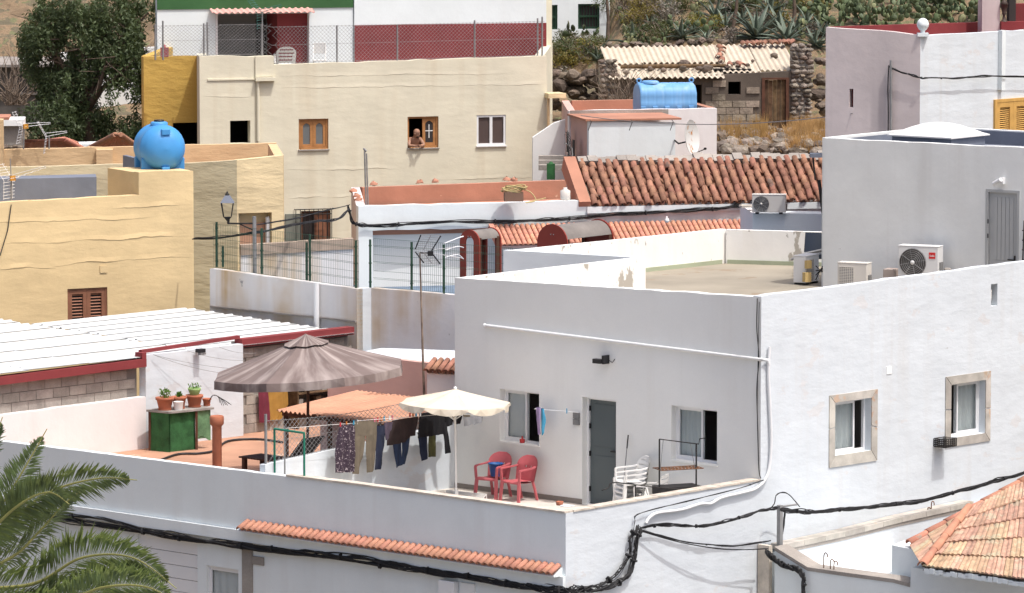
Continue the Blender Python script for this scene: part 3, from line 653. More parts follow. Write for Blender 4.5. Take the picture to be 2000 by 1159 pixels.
# ================================================================== NEIGHBOUR'S ORANGE TERRACE (beside the white house)
ZO = -0.20
FD = Fr(FB.p(uL, 0), 47); FE = Fr(PZ(240, 882, ZO), 47)
dwall = MB().wall(FD, [(-5.34, ZF - .3), (-0.002, ZF - .3), (-0.002, 0.885), (-5.34, 0.56)], (), 0.15, jit=0.012).build('terrace_wall', WHITE, None, 'white dividing wall in the shadow of the washing', 'wall')
uG0 = FE.uv(285, 780)[0]; uG1 = FE.uv(475, 760)[0]; uG2 = FE.uv(694, 640)[0]
neigh = thing('neighbour_house', 'low neighbouring house with faded orange roof terrace and white parapet walls', 'house', FE.p(2, -4))
MB().prism([(q.x, q.y) for q in (FQ.p(-15.4, 0, -.18), FQ.p(-9.05, 0, -.18), FD.p(-5.3, 0, -.155), FD.p(2.5, 0, -.155), FE.p(uG2, 0, -.3), FE.p(-3.4, 0, -.3))], ZO - 0.2, ZO).build('terrace_floor', ORFLOOR, neigh)
zE = FE.uv(286, 775)[1]; zG = 1.775
MB().wall(FE, [(-3.55, ZO - .1), (uG0, ZO - .1), (uG0, zE), (-3.55, zE - 0.02)], (), 0.2, jit=0.012).build('low_wall', PINKW, neigh)
MB().wall(FE, [(uG0 + .001, ZO - .1), (uG1, ZO - .1), (uG1, zG), (uG0 + .001, zG)], (), 0.2, jit=0.01).build('tall_wall', WHITE, neigh)
# concrete block wall below the sheet roof, block by block
FBk = FE.off(-0.215)
bw = thing('block_wall', 'unrendered grey concrete block wall under the red fascia', 'wall', FBk.p(-2, ZO))
MB().fbox(FBk, -3.6, uG0 - 0.05, ZO, 1.56, -0.2, -0.012).fbox(FBk, uG1 + .05, uG2, ZO, 1.8, -0.2, -0.012).build('mortar', MORTAR, bw)
BH, BL = 0.205, 0.46
def blockmesh(l, h, d=0.03):
    return MB().box((0.006, 0, 0.006), (l - 0.012, 0, 0), (0, -d, 0), (0, 0, h - 0.012)).mesh('block')
bme = blockmesh(BL, BH); bme.materials.append(BLOCK); bmh = blockmesh(BL / 2, BH); bmh.materials.append(BLOCK)
RB = lambda F: basis((0, 0, 0), F.u, -F.n, Vector((0, 0, 1)))
for row in range(5):
    z = 0.66 + row * BH + 0.0; off = (row % 2) * BL / 2
    u = -3.6 + off
    while u < uG0 - 0.55:
        if z + BH < 1.62 : piece('block', bme, bw, Matrix.Translation(FBk.p(u, z, -0.012)) @ RB(FBk))
        u += BL
for row in range(9):
    z = ZO + row * BH; u = uG1 + 0.05 + (row % 2) * BL / 2
    while u < uG2 - 0.3:
        if not (row in (3, 4) and 0.5 < u - uG1 < 0.9): piece('block', bme, bw, Matrix.Translation(FBk.p(u, z, -0.012)) @ RB(FBk))
        u += BL
# white corrugated sheet roof, sheet by sheet, with red fascia
FEl = FE
wroof = thing('sheet_roof', 'big white corrugated metal shed roof with dark red fascia', 'roof', FE.p(0, 1.5, -4))
def fasc(a, za, b, zb, h, w0, w1):
    mb = MB().fbox(FE, a, b, 0, h, w0, w1)
    for q in mb.v:
        f = ((q - FE.o).dot(FE.u) - a) / (b - a); q.z += lerp(za, zb, f)
    return mb.build('fascia', REDP, wroof)
z0a, z0b = FE.uv(0, 752)[1], FE.uv(280, 717)[1]
fasc(-4.2, 1.49, uG0, z0b, 0.17, -0.2, 0.03); fasc(uG0 - 0.12, z0b + .17, uG0 + .0, z0b + .17, 0.13, -0.195, 0.025)
fasc(uG0 + .002, zG + 0.02, uG1 + .03, zG + 0.10, 0.07, -0.22, -0.12)
fasc(uG1 + 0.002, 1.70, uG2, 1.70, 0.17, -0.26, -0.03)
nb = -FB.u if False else Vector((-math.cos(math.radians(-43)), -math.sin(math.radians(-43)), 0))   # back-left
pFR = FE.p(uG2, 0); pBR = PZ(428, 592, 2.0); depthR = (pBR - pFR).dot(nb)
def sheet(u0, u1, d0, d1, zf, zb, name='roof_sheet', m=SHEETW, par=wroof, amp=0.028, pitch=0.30):
    """trapezoid-ribbed sheet, ribs along FE.u, stacked from front to back"""
    prof = []; y = d0
    while y < d1 - 1e-6:
        for fy, hz in ((0, 0), (0.62, 0), (0.72, 1), (0.90, 1)):
            if y + fy * pitch < d1: prof.append((y + fy * pitch, hz))
        y += pitch
    prof.append((d1, 0)); vs = []; fs = []
    for u in (u0, u1):
        for d, hz in prof:
            P = FE.p(u, 0) + nb * d; P.z = lerp(zf, zb, (d) / 9.0) + hz * amp + 0.036 * (1 - (d - d0) / (d1 - d0)); vs.append(P)
    n = len(prof); m2 = len(vs); vs += [q - Vector((0, 0, 0.012)) for q in vs]
    for i in range(n - 1): fs += [(i, i + n, i + n + 1, i + 1), (m2 + i + 1, m2 + i + n + 1, m2 + i + n, m2 + i)]
    fs += [(0, i2, m2 + i2, m2) for i2 in ()]
    for i in range(n - 1): fs += [(i + 1, i, m2 + i, m2 + i + 1), (n + i, n + i + 1, m2 + n + i + 1, m2 + n + i)]
    return MB().add(vs, fs).build(name, m, par)
edges = [-12, -6.8, uG0 + 0.9 - 2.2, uG0 + 3.4 - 1.2, uG2 - 0.02]
edges = [-4.2, -2.6, -0.9, 2.3, uG2 - 0.02]
for i in range(4):
    nd = 9; tot = 10.5 if i < 3 else depthR + 0.5
    fr = 0.0 if (i != 2 and i != 1) else 0.02
    for j in range(nd):
        a, b = tot * j / nd, tot * (j + 1) / nd
        sheet(edges[i] + (0.004 if i else 0), edges[i + 1] - .004, a + fr, b + 0.02, 1.70 + 0.010 * (i % 2), 1.98 + 0.010 * (i % 2))
# flashing between roof and fence wall, stones lying on it
# ================================================================== RETAINING WALL WITH GREEN MESH FENCE
W0 = PZ(697, 565, 2.66); FW1 = Fr(W0, -43); FWa = Fr(W0, 47); ua = FWa.uv(725, 620)[0]; W1 = FWa.p(ua, 0)
p2 = PZ(888, 577, 2.63); ang2 = math.degrees(math.atan2(p2.y - W1.y, p2.x - W1.x)); FW2 = Fr(W1, ang2)
rw = thing('retaining_wall', 'white retaining wall with rust streaks carrying the green mesh fence', 'wall', (W0.x, W0.y, -1))
ul = FW1.uv(410, 560)[0]; zl = FW1.uv(410, 525)[1]
MB().wall(FW1, [(ul, -1), (0, -1), (0, 2.66), (ul, zl)], (), 0.18, jit=0.012).build('wall', RUSTW, rw)
MB().wall(FWa, [(0.003, -1), (ua, -1), (ua, 2.657), (0.003, 2.657)], (), 0.178).build('pier', WHITE, rw)
u2e = FW2.uv(888, 600)[0] + 1.5
MB().wall(FW2, [(0.003, -1), (u2e, -1), (u2e, 2.62), (0.003, 2.654)], (), 0.18, jit=0.01).build('wall', RUSTW, rw)
ux = FW1.uv(624, 640)[0]
MB().tube([FW1.p(ux, 1.3, 0.09), FW1.p(ux, FW1.uv(624, 553, .09)[1], 0.09)], 0.062, 12).build('vent_pipe', ALU, rw)
g = MB(); g.fbox(FW1, ul + .05, 0.0, 1.93, 1.97, 0.004, 0.06)
g.build('flashing', CONC, rw)
fence = thing('mesh_fence', 'green welded wire mesh fence on the retaining wall', 'fence', FW1.p(-3, 2.66))
def wiremesh(F, u0, u1, z0f, z1f, w, du=0.055, dv=0.19, r=0.0034):
    mb = MB(); n = int((u1 - u0) / du)
    for i in range(n + 1):
        u = u0 + (u1 - u0) * i / n; mb.tube([F.p(u, z0f(u), w), F.p(u, z1f(u), w)], r, 3, cap=False)
    k = 6
    for j in range(k + 1):
        f = j / k; mb.tube([F.p(u0, lerp(z0f(u0), z1f(u0), f), w + .004), F.p(u1, lerp(z0f(u1), z1f(u1), f), w + .004)], r * 1.1, 3, cap=False)
        if j in (1, 3, 5): mb.tube([F.p(u0, lerp(z0f(u0), z1f(u0), f) + .03, w + .03), F.p(u1, lerp(z0f(u1), z1f(u1), f) + .03, w + .03)], r * 1.1, 3, cap=False)
    return mb
zt1 = lambda u: lerp(FW1.uv(700, 470, -.08)[1], FW1.uv(424, 438, -.08)[1], u / ul)
wiremesh(FW1, ul + .05, -0.02, lambda u: 2.69 + (zl - 2.66) * u / ul, zt1, -0.08).build('mesh_panel', GREENM, fence)
zt2 = lambda u: 2.66 + 0.0 * u + (FW2.uv(760, 468, -.08)[1] - 2.66)
wiremesh(FW2, 0.02, u2e, lambda u: 2.67, zt2, -0.08).build('mesh_panel', GREENM, fence)
def post(F, px, pyt, pyb, w=-0.08, r=0.026, m=GREENM, par=fence):
    u, zt = F.uv(px, pyt, w); zb = F.uv(px, pyb, w)[1]
    mb = MB().tube([F.p(u, zb, w), F.p(u, zt, w)], r, 8)
    for zz in (zb + .12, (zb + zt) / 2, zt - .15): mb.tube([F.p(u, zz, w), F.p(u, zz + .03, w)], r * 1.35, 8)
    return mb.build('post', m, par)
for px, yt, yb in ((423, 434, 522), (435, 481, 522), (511, 446, 535), (599, 474, 548), (605, 458, 549), (695, 470, 563)): post(FW1, px, yt, yb)
for px, yt, yb in ((723, 468, 563), (804, 473, 566), (867, 478, 575)): post(FW2, px, yt, yb)
# street lantern on its own bracket pole behind the fence
FL = Fr(PY(497, 500, 114.6), 0)
lan = thing('street_lamp', 'old style black street lantern on a wall bracket pole', 'street lamp', FL.p(0, 2.3))
MB().tube([FL.p(0, 2.3), FL.p(0, FL.uv(497, 423)[1])], 0.045, 8).build('pole', GALV, lan)
ub, zb_ = FL.uv(446, 437); arm = MB().bar(FL.p(0, zb_), FL.p(ub - .02, zb_), 0.035).bar(FL.p(0, zb_ - .16), FL.p(ub + .25, zb_ - .01), 0.025).tube([FL.p(ub, zb_), FL.p(ub, zb_ + .12)], 0.03, 6)
arm.build('bracket', IRON, lan)
zl0 = FL.uv(444, 424)[1]; zl1 = FL.uv(444, 396)[1]; zl2 = FL.uv(444, 379)[1]; lc = FL.p(ub - .02, 0)
def frus(c, z0, z1, r0, r1, m, nm, par, cap=True):
    vs = [(c.x + sx * r0, c.y + sy * r0, z0) for sx, sy in ((-1, -1), (1, -1), (1, 1), (-1, 1))] + [(c.x + sx * r1, c.y + sy * r1, z1) for sx, sy in ((-1, -1), (1, -1), (1, 1), (-1, 1))]
    return MB().add(vs, [(0, 1, 5, 4), (1, 2, 6, 5), (2, 3, 7, 6), (3, 0, 4, 7), (3, 2, 1, 0), (4, 5, 6, 7)]).build(nm, m, par)
fr_ = MB()
for sx, sy in ((-1, -1), (1, -1), (1, 1), (-1, 1)):
    fr_.bar((lc.x + sx * .085, lc.y + sy * .085, zl0), (lc.x + sx * .135, lc.y + sy * .135, zl1), 0.018)
fr_.lathe((lc.x, lc.y, zl0 - .09), [(0.02, 0), (0.045, 0.03), (0.1, 0.09)], 8)
fr_.build('lantern_frame', IRON, lan)
frus(lc, zl1, zl1 + .16, 0.155, 0.055, SLATE, 'lantern_hood', lan); MB().lathe((lc.x, lc.y, zl1 + .16), [(0.05, 0), (0.05, 0.04), (0.02, 0.05), (0.025, 0.08), (0.0, 0.1)], 8).build('finial', IRON, lan)
# ================================================================== SANDY YELLOW HOUSE
FY = Fr(PY(379, 560, 117.0), 29)
yh = thing('yellow_house', 'sandy yellow rendered house with wavy plaster wall above the white sheet roof', 'house', FY.p(-3, -1))
uYl = FY.uv(-60, 400)[0]; zA = FY.uv(0, 392)[1]; uS1 = FY.uv(271, 360)[0]; zB = FY.uv(270, 381)[1]; zC = FY.uv(322, 335)[1]
sh = FY.rect(132, 210, 563, 640)
MB().wall(FY, [(uYl, -1), (0, -1), (0, zC - .02), (uS1, zC), (uS1, zB), (uYl, zA - .06)], [sh], 0.25, jit=0.03).build('wall', YELL, yh)
MB().prism([(q.x, q.y) for q in (FY.p(uS1, 0, -.252), FY.p(0, 0, -.252), FY.p(0, 0, -1.7), FY.p(uS1, 0, -1.7))], 3.0, zC - .012).build('tank_plinth', YELL, yh)
MB().prism([(q.x, q.y) for q in (FY.p(uYl, 0, -.252), FY.p(-0.002, 0, -.252), FY.p(-0.002, 0, -9.5), FY.p(uYl, 0, -9.5))], -1, 3.2).build('rear_block', YELL, yh)
def shutter(F, r, parent, m, n, w=0.0, slat=True, depth=-0.03):
    """pair of louvred leaves: frame, and every slat a piece of its own"""
    u0, v0, u1, v1 = r; um = (u0 + u1) / 2; t = (u1 - u0) * 0.055
    fb = MB()
    fb.fbox(F, u0 - t, u0, v0 - t, v1 + t, w + depth, w + 0.03); fb.fbox(F, u1, u1 + t, v0 - t, v1 + t, w + depth, w + 0.03); fb.fbox(F, u0, u1, v1, v1 + t, w + depth, w + 0.03); fb.fbox(F, u0, u1, v0 - t, v0, w + depth, w + 0.03)
    win = fb.build('shutter_window', m, parent)
    for a, b in ((u0, um - .003), (um + .003, u1)):
        lf = MB(); s_ = (b - a) * 0.2
        lf.fbox(F, a, a + s_, v0, v1, w + depth + .005, w + 0.02); lf.fbox(F, b - s_, b, v0, v1, w + depth + .005, w + 0.02); lf.fbox(F, a + s_, b - s_, v1 - s_, v1, w + depth + .005, w + 0.02); lf.fbox(F, a + s_, b - s_, v0, v0 + s_, w + depth + .005, w + 0.02)
        lf.build('shutter_leaf', m, win)
        h = (v1 - v0 - 2 * s_) / n
        sm = MB().box((0, -0.004, 0), (b - a - 2 * s_, 0, 0), (0, -0.026, -0.024), (0, 0.006, -0.008)).mesh('slat'); sm.materials.append(m)
        for i in range(n):
            piece('slat', sm, win, Matrix.Translation(F.p(a + s_, v0 + s_ + h * (i + 0.9), w + depth + 0.004)) @ RB(F))
    MB().fbox(F, u0, u1, v0, v1, w + depth - .03, w + depth - .005).build('backing', DARK, win)
    return win
shutter(FY, (sh[0] + .04, sh[1] + .04, sh[2] - .04, sh[3] - .04), yh, WOODR, 9, w=-0.06)
def ridge(F, px0, px1, py, parent, m, amp=.05, seed=0, name='plaster_ridge', out=.012):
    """an uneven lip where one lift of plaster ends over the next"""
    u0, z0 = F.uv(px0, py[0]); u1, z1 = F.uv(px1, py[1]); n = max(8, int((u1 - u0) / .09)); vs = []; fs = []
    for i in range(n + 1):
        f = i / n; u = lerp(u0, u1, f); z = lerp(z0, z1, f) + amp * noise.noise(Vector((u * 1.3, seed, 0))) + .4 * amp * noise.noise(Vector((u * 5, seed, 3)))
        e = out * max(.05, .55 + .9 * noise.noise(Vector((u * 1.7, seed + 9, 0)))) * min(1, 6 * f, 6 * (1 - f)); vs += [F.p(u, z + .10, .0005), F.p(u, z, .001 + e), F.p(u, z - .012, .0005)]
    for i in range(n): fs += [(3 * i + 1, 3 * i + 4, 3 * i + 3, 3 * i), (3 * i + 2, 3 * i + 5, 3 * i + 4, 3 * i + 1)]
    return MB().add(vs, fs, smooth=False).build(name, m, parent)
for k, (a, b, y0, y1) in enumerate(((-40, 300, 436, 426), (0, 374, 478, 460), (60, 376, 522, 500), (-40, 110, 527, 523), (200, 372, 408, 398))): ridge(FY, a, b, (y0, y1), yh, YELL, seed=k * 3.3)
vp = FY.rect(195, 209, 519, 533); MB().fbox(FY, vp[0], vp[2], vp[1], vp[3], 0.004, 0.02).build('plaster_plate', YELL, yh)
# rooftop walls of the yellow house: slate blue stair wall, slate block, olive wall
FS1 = Fr(PY(100, 380, 121.5), 6)
MB().wall(FS1, [(FS1.uv(-40, 400)[0], 2.8), (FS1.uv(188.5, 380)[0], 2.8), (FS1.uv(188.5, 346)[0], FS1.uv(188, 346)[1]), (FS1.uv(-40, 352)[0], FS1.uv(0, 351)[1])], (), 0.9).build('roof_block', SLATE, yh)
FS2 = Fr(PY(258, 340, 119.2), -38)
MB().wall(FS2, [FS2.uv(240, 388), FS2.uv(277, 392), FS2.uv(277, 313), FS2.uv(240, 303.5)], (), 0.12).build('stair_wall', SLATE, yh)
FO2 = Fr(PY(120, 360, 125.0), 4)
MB().wall(FO2, [(FO2.uv(-40, 400)[0], 2.0), (FO2.uv(243, 380)[0], 2.0), FO2.uv(243, 321), FO2.uv(-40, 329)], (), 0.2, jit=0.015).build('olive_wall', OLIVE, yh)
FTn = Fr(PY(280, 310, 131.5), 5)
tanh = thing('tan_parapet_house', 'peach tan roof parapet behind the blue water tank', 'house', FTn.p(0, 0))
MB().wall(FTn, [(FTn.uv(8, 400)[0], 1), (FTn.uv(540, 400)[0], 1), FTn.uv(540, 279.5), FTn.uv(8, 292.5)], (), 0.22, jit=0.012).build('parapet', TAN, tanh)
MB().fbox(FTn, FTn.uv(188, 320)[0], FTn.uv(220, 320)[0], 3, FTn.uv(200, 290)[1] - .01, 0.0, 0.35).build('pier', TAN, tanh)
MB().fbox(FTn, FTn.uv(-50, 320)[0], FTn.uv(8, 320)[0] - .003, 1, FTn.uv(4, 234)[1], -0.4, 0.05).build('corner_pier', TAN, tanh)
# ------------------------------------------------------------------ yellow and olive house
FO = Fr(PY(463, 400, 120.6), -14); FYr = Fr(PY(463, 400, 120.6), 20)
oh = thing('olive_yellow_house', 'pale yellow and olive house behind the street lantern', 'house', FO.p(0, 0.5))
uo = FO.uv(340, 400)[0]
MB().wall(FO, [(uo, 0.5), (-0.001, 0.5), (-0.001, FO.uv(463, 313)[1]), (uo, FO.uv(340, 321)[1])], (), 0.22, jit=0.012).build('wall', OLIVE, oh)
uy = FYr.uv(553.5, 400)[0]; rec = FYr.rect(466, 531, 416, 520)
zy = FYr.uv(553, 304)[1]
MB().wall(FYr, [(0.0, 0.5), (uy, 0.5), (uy, zy), (0.0, FYr.uv(463, 313.5)[1])], [rec], 0.24, jit=0.012).build('wall', YELL2, oh)
MB().fbox(FYr, rec[0] - .1, rec[2] + .1, rec[1] - .1, rec[3] + .1, -0.62, -0.30).build('recess_back', YELL2, oh)
rv = MB(); rv.fbox(FYr, rec[0] - .06, rec[0], rec[1], rec[3], -0.299, -0.241); rv.fbox(FYr, rec[2], rec[2] + .06, rec[1], rec[3], -0.299, -0.241); rv.fbox(FYr, rec[0] - .06, rec[2] + .06, rec[3], rec[3] + .06, -0.299, -0.241)
rv.build('recess_side', YELL2, oh)
vw = FYr.rect(467, 484, 454, 480, -0.3); MB().fbox(FYr, vw[0], vw[2], vw[1], vw[3], -0.299, -0.28).build('vent', WOODB, oh)
pp = FYr.uv(523, 424, -0.15); MB().tube([FYr.p(pp[0], 2.0, -.15), FYr.p(pp[0], pp[1] - .06, -.15), FYr.p(pp[0] - .02, pp[1], -.15)], 0.055, 10).build('vent_pipe', ALU, oh)
# side parapet that runs back, inner face in the sun
a_ = FYr.p(uy, 0); b_ = PY(540, 281, 131.3)
mb = MB().prism([(q.x, q.y) for q in (a_ + Vector((-.22, 0.21, 0)), a_ + Vector((0, .235, 0)), b_, b_ + Vector((-.22, 0, 0)))], 0.5, 1.0)
for q in mb.v:
    if q.z > 0.9: q.z = lerp(zy, b_.z, (q.y - a_.y) / (b_.y - a_.y)) - .004
mb.build('side_wall', TAN, oh)
MB().prism([(q.x, q.y) for q in (FO.p(uo, 0, -.23), FO.p(-.02, 0, -.23), FYr.p(uy - .23, 0, -.25), b_ + Vector((-.25, -.3, 0)), FTn.p(FTn.uv(300, 300)[0], 0, .03), )], 2.4, zy - 1.6).build('flat_roof', ORFLOOR, oh)
# ================================================================== small rose building and box beside the main house's left edge
FR = Fr(PY(800, 740, 106.6), -30)
rb = thing('rose_shed', 'rose coloured rendered shed wall behind the brown parasol', 'shed', FR.p(0, ZO))
MB().wall(FR, [(FR.uv(640, 900)[0], ZO - 0.3), (FR.uv(900, 900)[0], ZO - .3), FR.uv(900, 716), FR.uv(722, 697), FR.uv(640, 697)], (), 0.2, jit=0.01).build('wall', PINKD, rb)
MB().prism([(q.x, q.y) for q in (FR.p(FR.uv(640, 900)[0], 0, -.201), FR.p(FR.uv(900, 900)[0], 0, -.201), FR.p(FR.uv(900, 900)[0], 0, -3.0), FR.p(FR.uv(640, 900)[0], 0, -2.2))], 0.5, FR.uv(722, 698)[1] - .08).build('flat_roof', WHITE, rb)
FR2 = Fr(PY(860, 740, 104.4), -20)
bxr = thing('white_vent_box', 'small white roof box under a strip of clay tiles', 'roof box', FR2.p(0, ZO))
MB().wall(FR2, [(FR2.uv(834, 900)[0], ZO), (FR2.uv(905, 900)[0], ZO), FR2.uv(905, 733), FR2.uv(834, 729)], (), 0.5).build('wall', WHITE_SM, bxr)
te = half_tile(0.55, 0.060, 0.068, 0.012, 6).mesh('eave_tile'); te.materials.append(TILE)
ua_, ub_ = FR2.uv(829, 720)[0], FR2.uv(905, 720)[0]; zt_ = FR2.uv(860, 722)[1]; kq = 6
dnq = FR2.n * 0.94 - Vector((0, 0, 0.34)); dnq.normalize(); upq = FR2.u.cross(dnq); upq = upq if upq.z > 0 else -upq
for i in range(kq):
    piece('tile', te, bxr, basis(FR2.p(lerp(ua_, ub_, (i + .5) / kq), zt_ + 0.15, -0.42), FR2.u, dnq, upq))
    if i: piece('pan_tile', te, bxr, basis(FR2.p(lerp(ua_, ub_, i / kq), zt_ + 0.17, -0.41), FR2.u, dnq, -upq))
MB().fbox(FR2, ua_, ub_, zt_ - .04, zt_ - .01, -0.5, 0.02).build('tile_bed', TILEN, bxr)
MB().fbox(FR2, FR2.uv(795, 700)[0], FR2.uv(900, 700)[0], 1.55, 1.72, -1.5, -1.35).build('roof_kerb', CONC, bxr)

# low stained garden wall and the play yard behind the green fence
FGw = Fr(PY(600, 500, 119.0), 9)
gwl = thing('stained_garden_wall', 'low white garden wall with stained brown top behind the green fence', 'wall', FGw.p(0, 0))
MB().wall(FGw, [(FGw.uv(470, 560)[0], 0.3), (FGw.uv(690, 560)[0], 0.3), FGw.uv(690, 487), FGw.uv(470, 499)], (), .2, jit=.02).build('wall', RUSTW, gwl)
MB().wall(FGw.off(.03), [FGw.uv(470, 499), FGw.uv(690, 487), FGw.uv(690, 466), FGw.uv(470, 479)], (), .26, jit=.015).build('wall_top', mat('stained_brown_plaster', (.42, .33, .26), var=.16, vscale=2, bump=.01, streak=((.16, .12, .09), .8, 3)), gwl)
MB().prism([(q.x, q.y) for q in (FW1.p(ul, 0, -.2), FW1.p(0, 0, -.2), FW2.p(u2e + 4, 0, -.2), PY(1500, 500, 121), PY(1500, 480, 127), PY(400, 480, 127))], 0.1, 1.22).build('play_yard', PLAYB, None, 'blue grey rubber play yard', None, kind='structure')
# ================================================================== WHITE HOUSE WITH ORANGE ROOF + OLD TILED ROOF
F8 = Fr(PY(700, 450, 126.0), 14)
h8 = thing('orange_roof_house', 'white house with orange painted flat roof and parapet', 'house', F8.p(3, 0))
zt8 = F8.uv(700, 403)[1]; zb8 = F8.uv(728, 451)[1]; u8 = F8.uv(1146, 400)[0]; ub8 = F8.uv(728, 451)[0]
MB().wall(F8, [(0, 0), (ub8, 0), (ub8, zb8), (u8, zb8), (u8, F8.uv(1146, 392)[1]), (0, zt8)], (), 0.25, jit=0.015).build('front_wall', WHITE_SM, h8)
MB().wall(F8.off(-0.3), [(ub8 + .001, 0), (F8.uv(1500, 450)[0], 0), (F8.uv(1500, 450)[0], zb8 + .1), (ub8 + .001, zb8 + .1)], (), 0.2).build('recessed_wall', WHITE_B, h8)
F8l = Fr(F8.p(0, 0), -76)
back8 = 7.2
# left return and back parapet
def seg(a, b, z0, za, zb, th, m, nm, par):
    a = Vector((a.x, a.y, 0)); b = Vector((b.x, b.y, 0)); d = (b - a).normalized(); nn = Vector((d.y, -d.x, 0)) * th
    mb = MB().prism([(q.x, q.y) for q in (a, b, b + nn, a + nn)], z0, z0 + 1)
    for q in mb.v:
        if q.z > z0 + .5: q.z = lerp(za, zb, (Vector((q.x, q.y, 0)) - a).dot(d) / (b - a).length)
    return mb.build(nm, m, par)
cL = PZ(686, 366, zt8); cR = PZ(1100, 353, zt8)
f0 = F8.p(0.0, 0, -.252); seg(f0, cL, 0, zt8, zt8, 0.22, MAUVE, 'side_wall', h8)
seg(cL + (cR - cL).normalized() * .23, cR, 0, zt8, zt8 + .02, 0.22, ORANGE, 'back_parapet', h8)
MB().prism([(q.x, q.y) for q in (F8.p(.25, 0, -.26), F8.p(u8, 0, -.26), cR + Vector((0, -.3, 0)), cL + Vector((.25, -.3, 0)))], zt8 - .75, zt8 - .45).build('flat_roof', ORANGE, h8)
# loose mortar lumps on the parapet edges
for px, py in ((700, 392), (696, 385), (690, 375), (730, 361), (820, 358), (850, 356), (990, 352), (1004, 353)):
    c = PZ(px, py, zt8 + .0); mb = MB().lathe(c, [(0.10, -.01), (0.09, .04), (0.04, 0.08), (0, .09)], 7)
    for q in mb.v: q += Vector((ru(-.03, .03), ru(-.03, .03), ru(-.015, .015)))
    mb.build('mortar_lump', ORANGE, h8)
sx = PZ(714, 395, zt8 - .45)
MB().tube([PY(715, 402, 127.2), PY(712, 292, 127.2)], 0.022, 6).tube([PY(719, 402, 127.2), PY(716, 300, 127.2)], 0.018, 6).tube([PY(710, 290, 127.2), PY(716, 296, 127.2)], 0.03, 6).build('roof_pole', GALV, None, 'thin grey steel pole rising from the orange roof parapet', 'pole')
# old tiled roof ------------------------------------------------------------------
h9 = thing('tiled_house', 'house with old barrel tile roof and orange painted gable strip', 'house', F8.p(9, 0))
u9 = F8.uv(1640, 400)[0]; z9 = F8.uv(1146, 404)[1]
MB().wall(F8, [(u8 + .002, 0.0), (u9, 0.0), (u9, F8.uv(1607, 390)[1]), (u8 + .002, z9 + .02)], (), 0.25, jit=0.012).build('front_wall', PINKW, h9)
MB().fbox(F8, u8 + .002, u9, F8.uv(1300, 412)[1] - .02, F8.uv(1300, 401)[1], 0.0, 0.06).build('string_course', WHITE_SM, h9)
TP = math.radians(33); up9 = (-F8.n * math.cos(TP) + Vector((0, 0, math.sin(TP)))); nr9 = F8.u.cross(up9); nr9 = nr9 if nr9.z > 0 else -nr9
e0 = F8.p(u8 + .12, z9 + .03, 0.02); L9 = 1.72
# deck under the tiles, gable strip, ridge mortar
MB().box(e0 - F8.u * .05 - nr9 * .12, F8.u * (u9 - u8), up9 * (L9 + .1), nr9 * .10).build('roof_deck', TEAR, h9)
MB().box(e0 - F8.u * .33 - nr9 * .30, F8.u * .30, up9 * (L9 + .15), nr9 * .42).build('gable_strip', ORANGE, h9)
rm = MB()
for i in range(26):
    u = (u9 - u8) * i / 26; rm.box(e0 + up9 * (L9 - .06 + ru(-.04, .04)) + F8.u * (u + .02) - nr9 * .05, F8.u * ((u9 - u8) / 26 + ru(-.02, .03)), up9 * ru(.20, .28), nr9 * ru(.10, .19))
rm.build('ridge_mortar', CONC, h9)
n9 = 29; sp9 = (u9 - u8 - .1) / n9; rows = 6; ex = L9 / rows
t9 = half_tile(ex * 1.22, 0.074, 0.096, 0.016, 8).mesh('barrel_tile'); t9.materials.append(TILE)
t9b = half_tile(ex * 1.18, 0.112, 0.096, 0.016, 6).mesh('pan_tile'); t9b.materials.append(TILE)
for i in range(n9):
    cj = ru(-.012, .012)
    for r in range(rows):
        if i == n9 - 1 and r > 5: continue
        o_ = e0 + F8.u * (sp9 * (i + .5) + cj + ru(-.02, .02)) + up9 * (ex * (r + 1.15) + ru(-.05, .04)) + nr9 * 0.052
        a = ru(-.09, .09); X = (F8.u + up9 * a).normalized(); Yv = (-up9 + F8.u * a - nr9 * .11).normalized(); Zv = X.cross(Yv); Zv = Zv if Zv.dot(nr9) > 0 else -Zv
        piece('tile', t9, h9, basis(o_, X, Yv, Zv))
        if i and r < rows:
            piece('pan_tile', t9b, h9, basis(e0 + F8.u * sp9 * i + up9 * ex * (r + 1.1) + nr9 * .075, F8.u, -up9, -nr9))
# pink tiled canopy over the play yard ------------------------------------------------
can = thing('pink_tile_canopy', 'faded pink clay tile canopy above the playground', 'canopy', F8.p(5, 0))
uc0 = F8.uv(978, 460, .9)[0]; uc1 = F8.uv(1468, 430, .9)[0]; zc = F8.uv(1050, 478, 1.0)[1]; CP = math.radians(24); upc = (-F8.n * math.cos(CP) + Vector((0, 0, math.sin(CP)))); nrc = F8.u.cross(upc); nrc = nrc if nrc.z > 0 else -nrc
c0 = F8.p(uc0, zc, 1.0); Lc = 0.98; ncc = 48; spc = (uc1 - uc0) / ncc; rwc = 4
MB().box(c0 - nrc * .09, F8.u * (uc1 - uc0), upc * Lc, nrc * .07).build('deck', PINKD, can)
tcm = half_tile(Lc / rwc * 1.15, 0.058, 0.066, 0.012, 6).mesh('canopy_tile'); tcm.materials.append(TILEP)
for i in range(ncc):
    for r in range(rwc):
        piece('tile', tcm, can, basis(c0 + F8.u * spc * (i + .5) + upc * (Lc / rwc * (r + 1.1)) - nrc * .012, F8.u, (-upc - nrc * .05).normalized(), nrc))
MB().box(c0 - F8.u * .12 - nrc * .1, F8.u * .12, upc * Lc, nrc * .17).build('verge', TILEP, can)
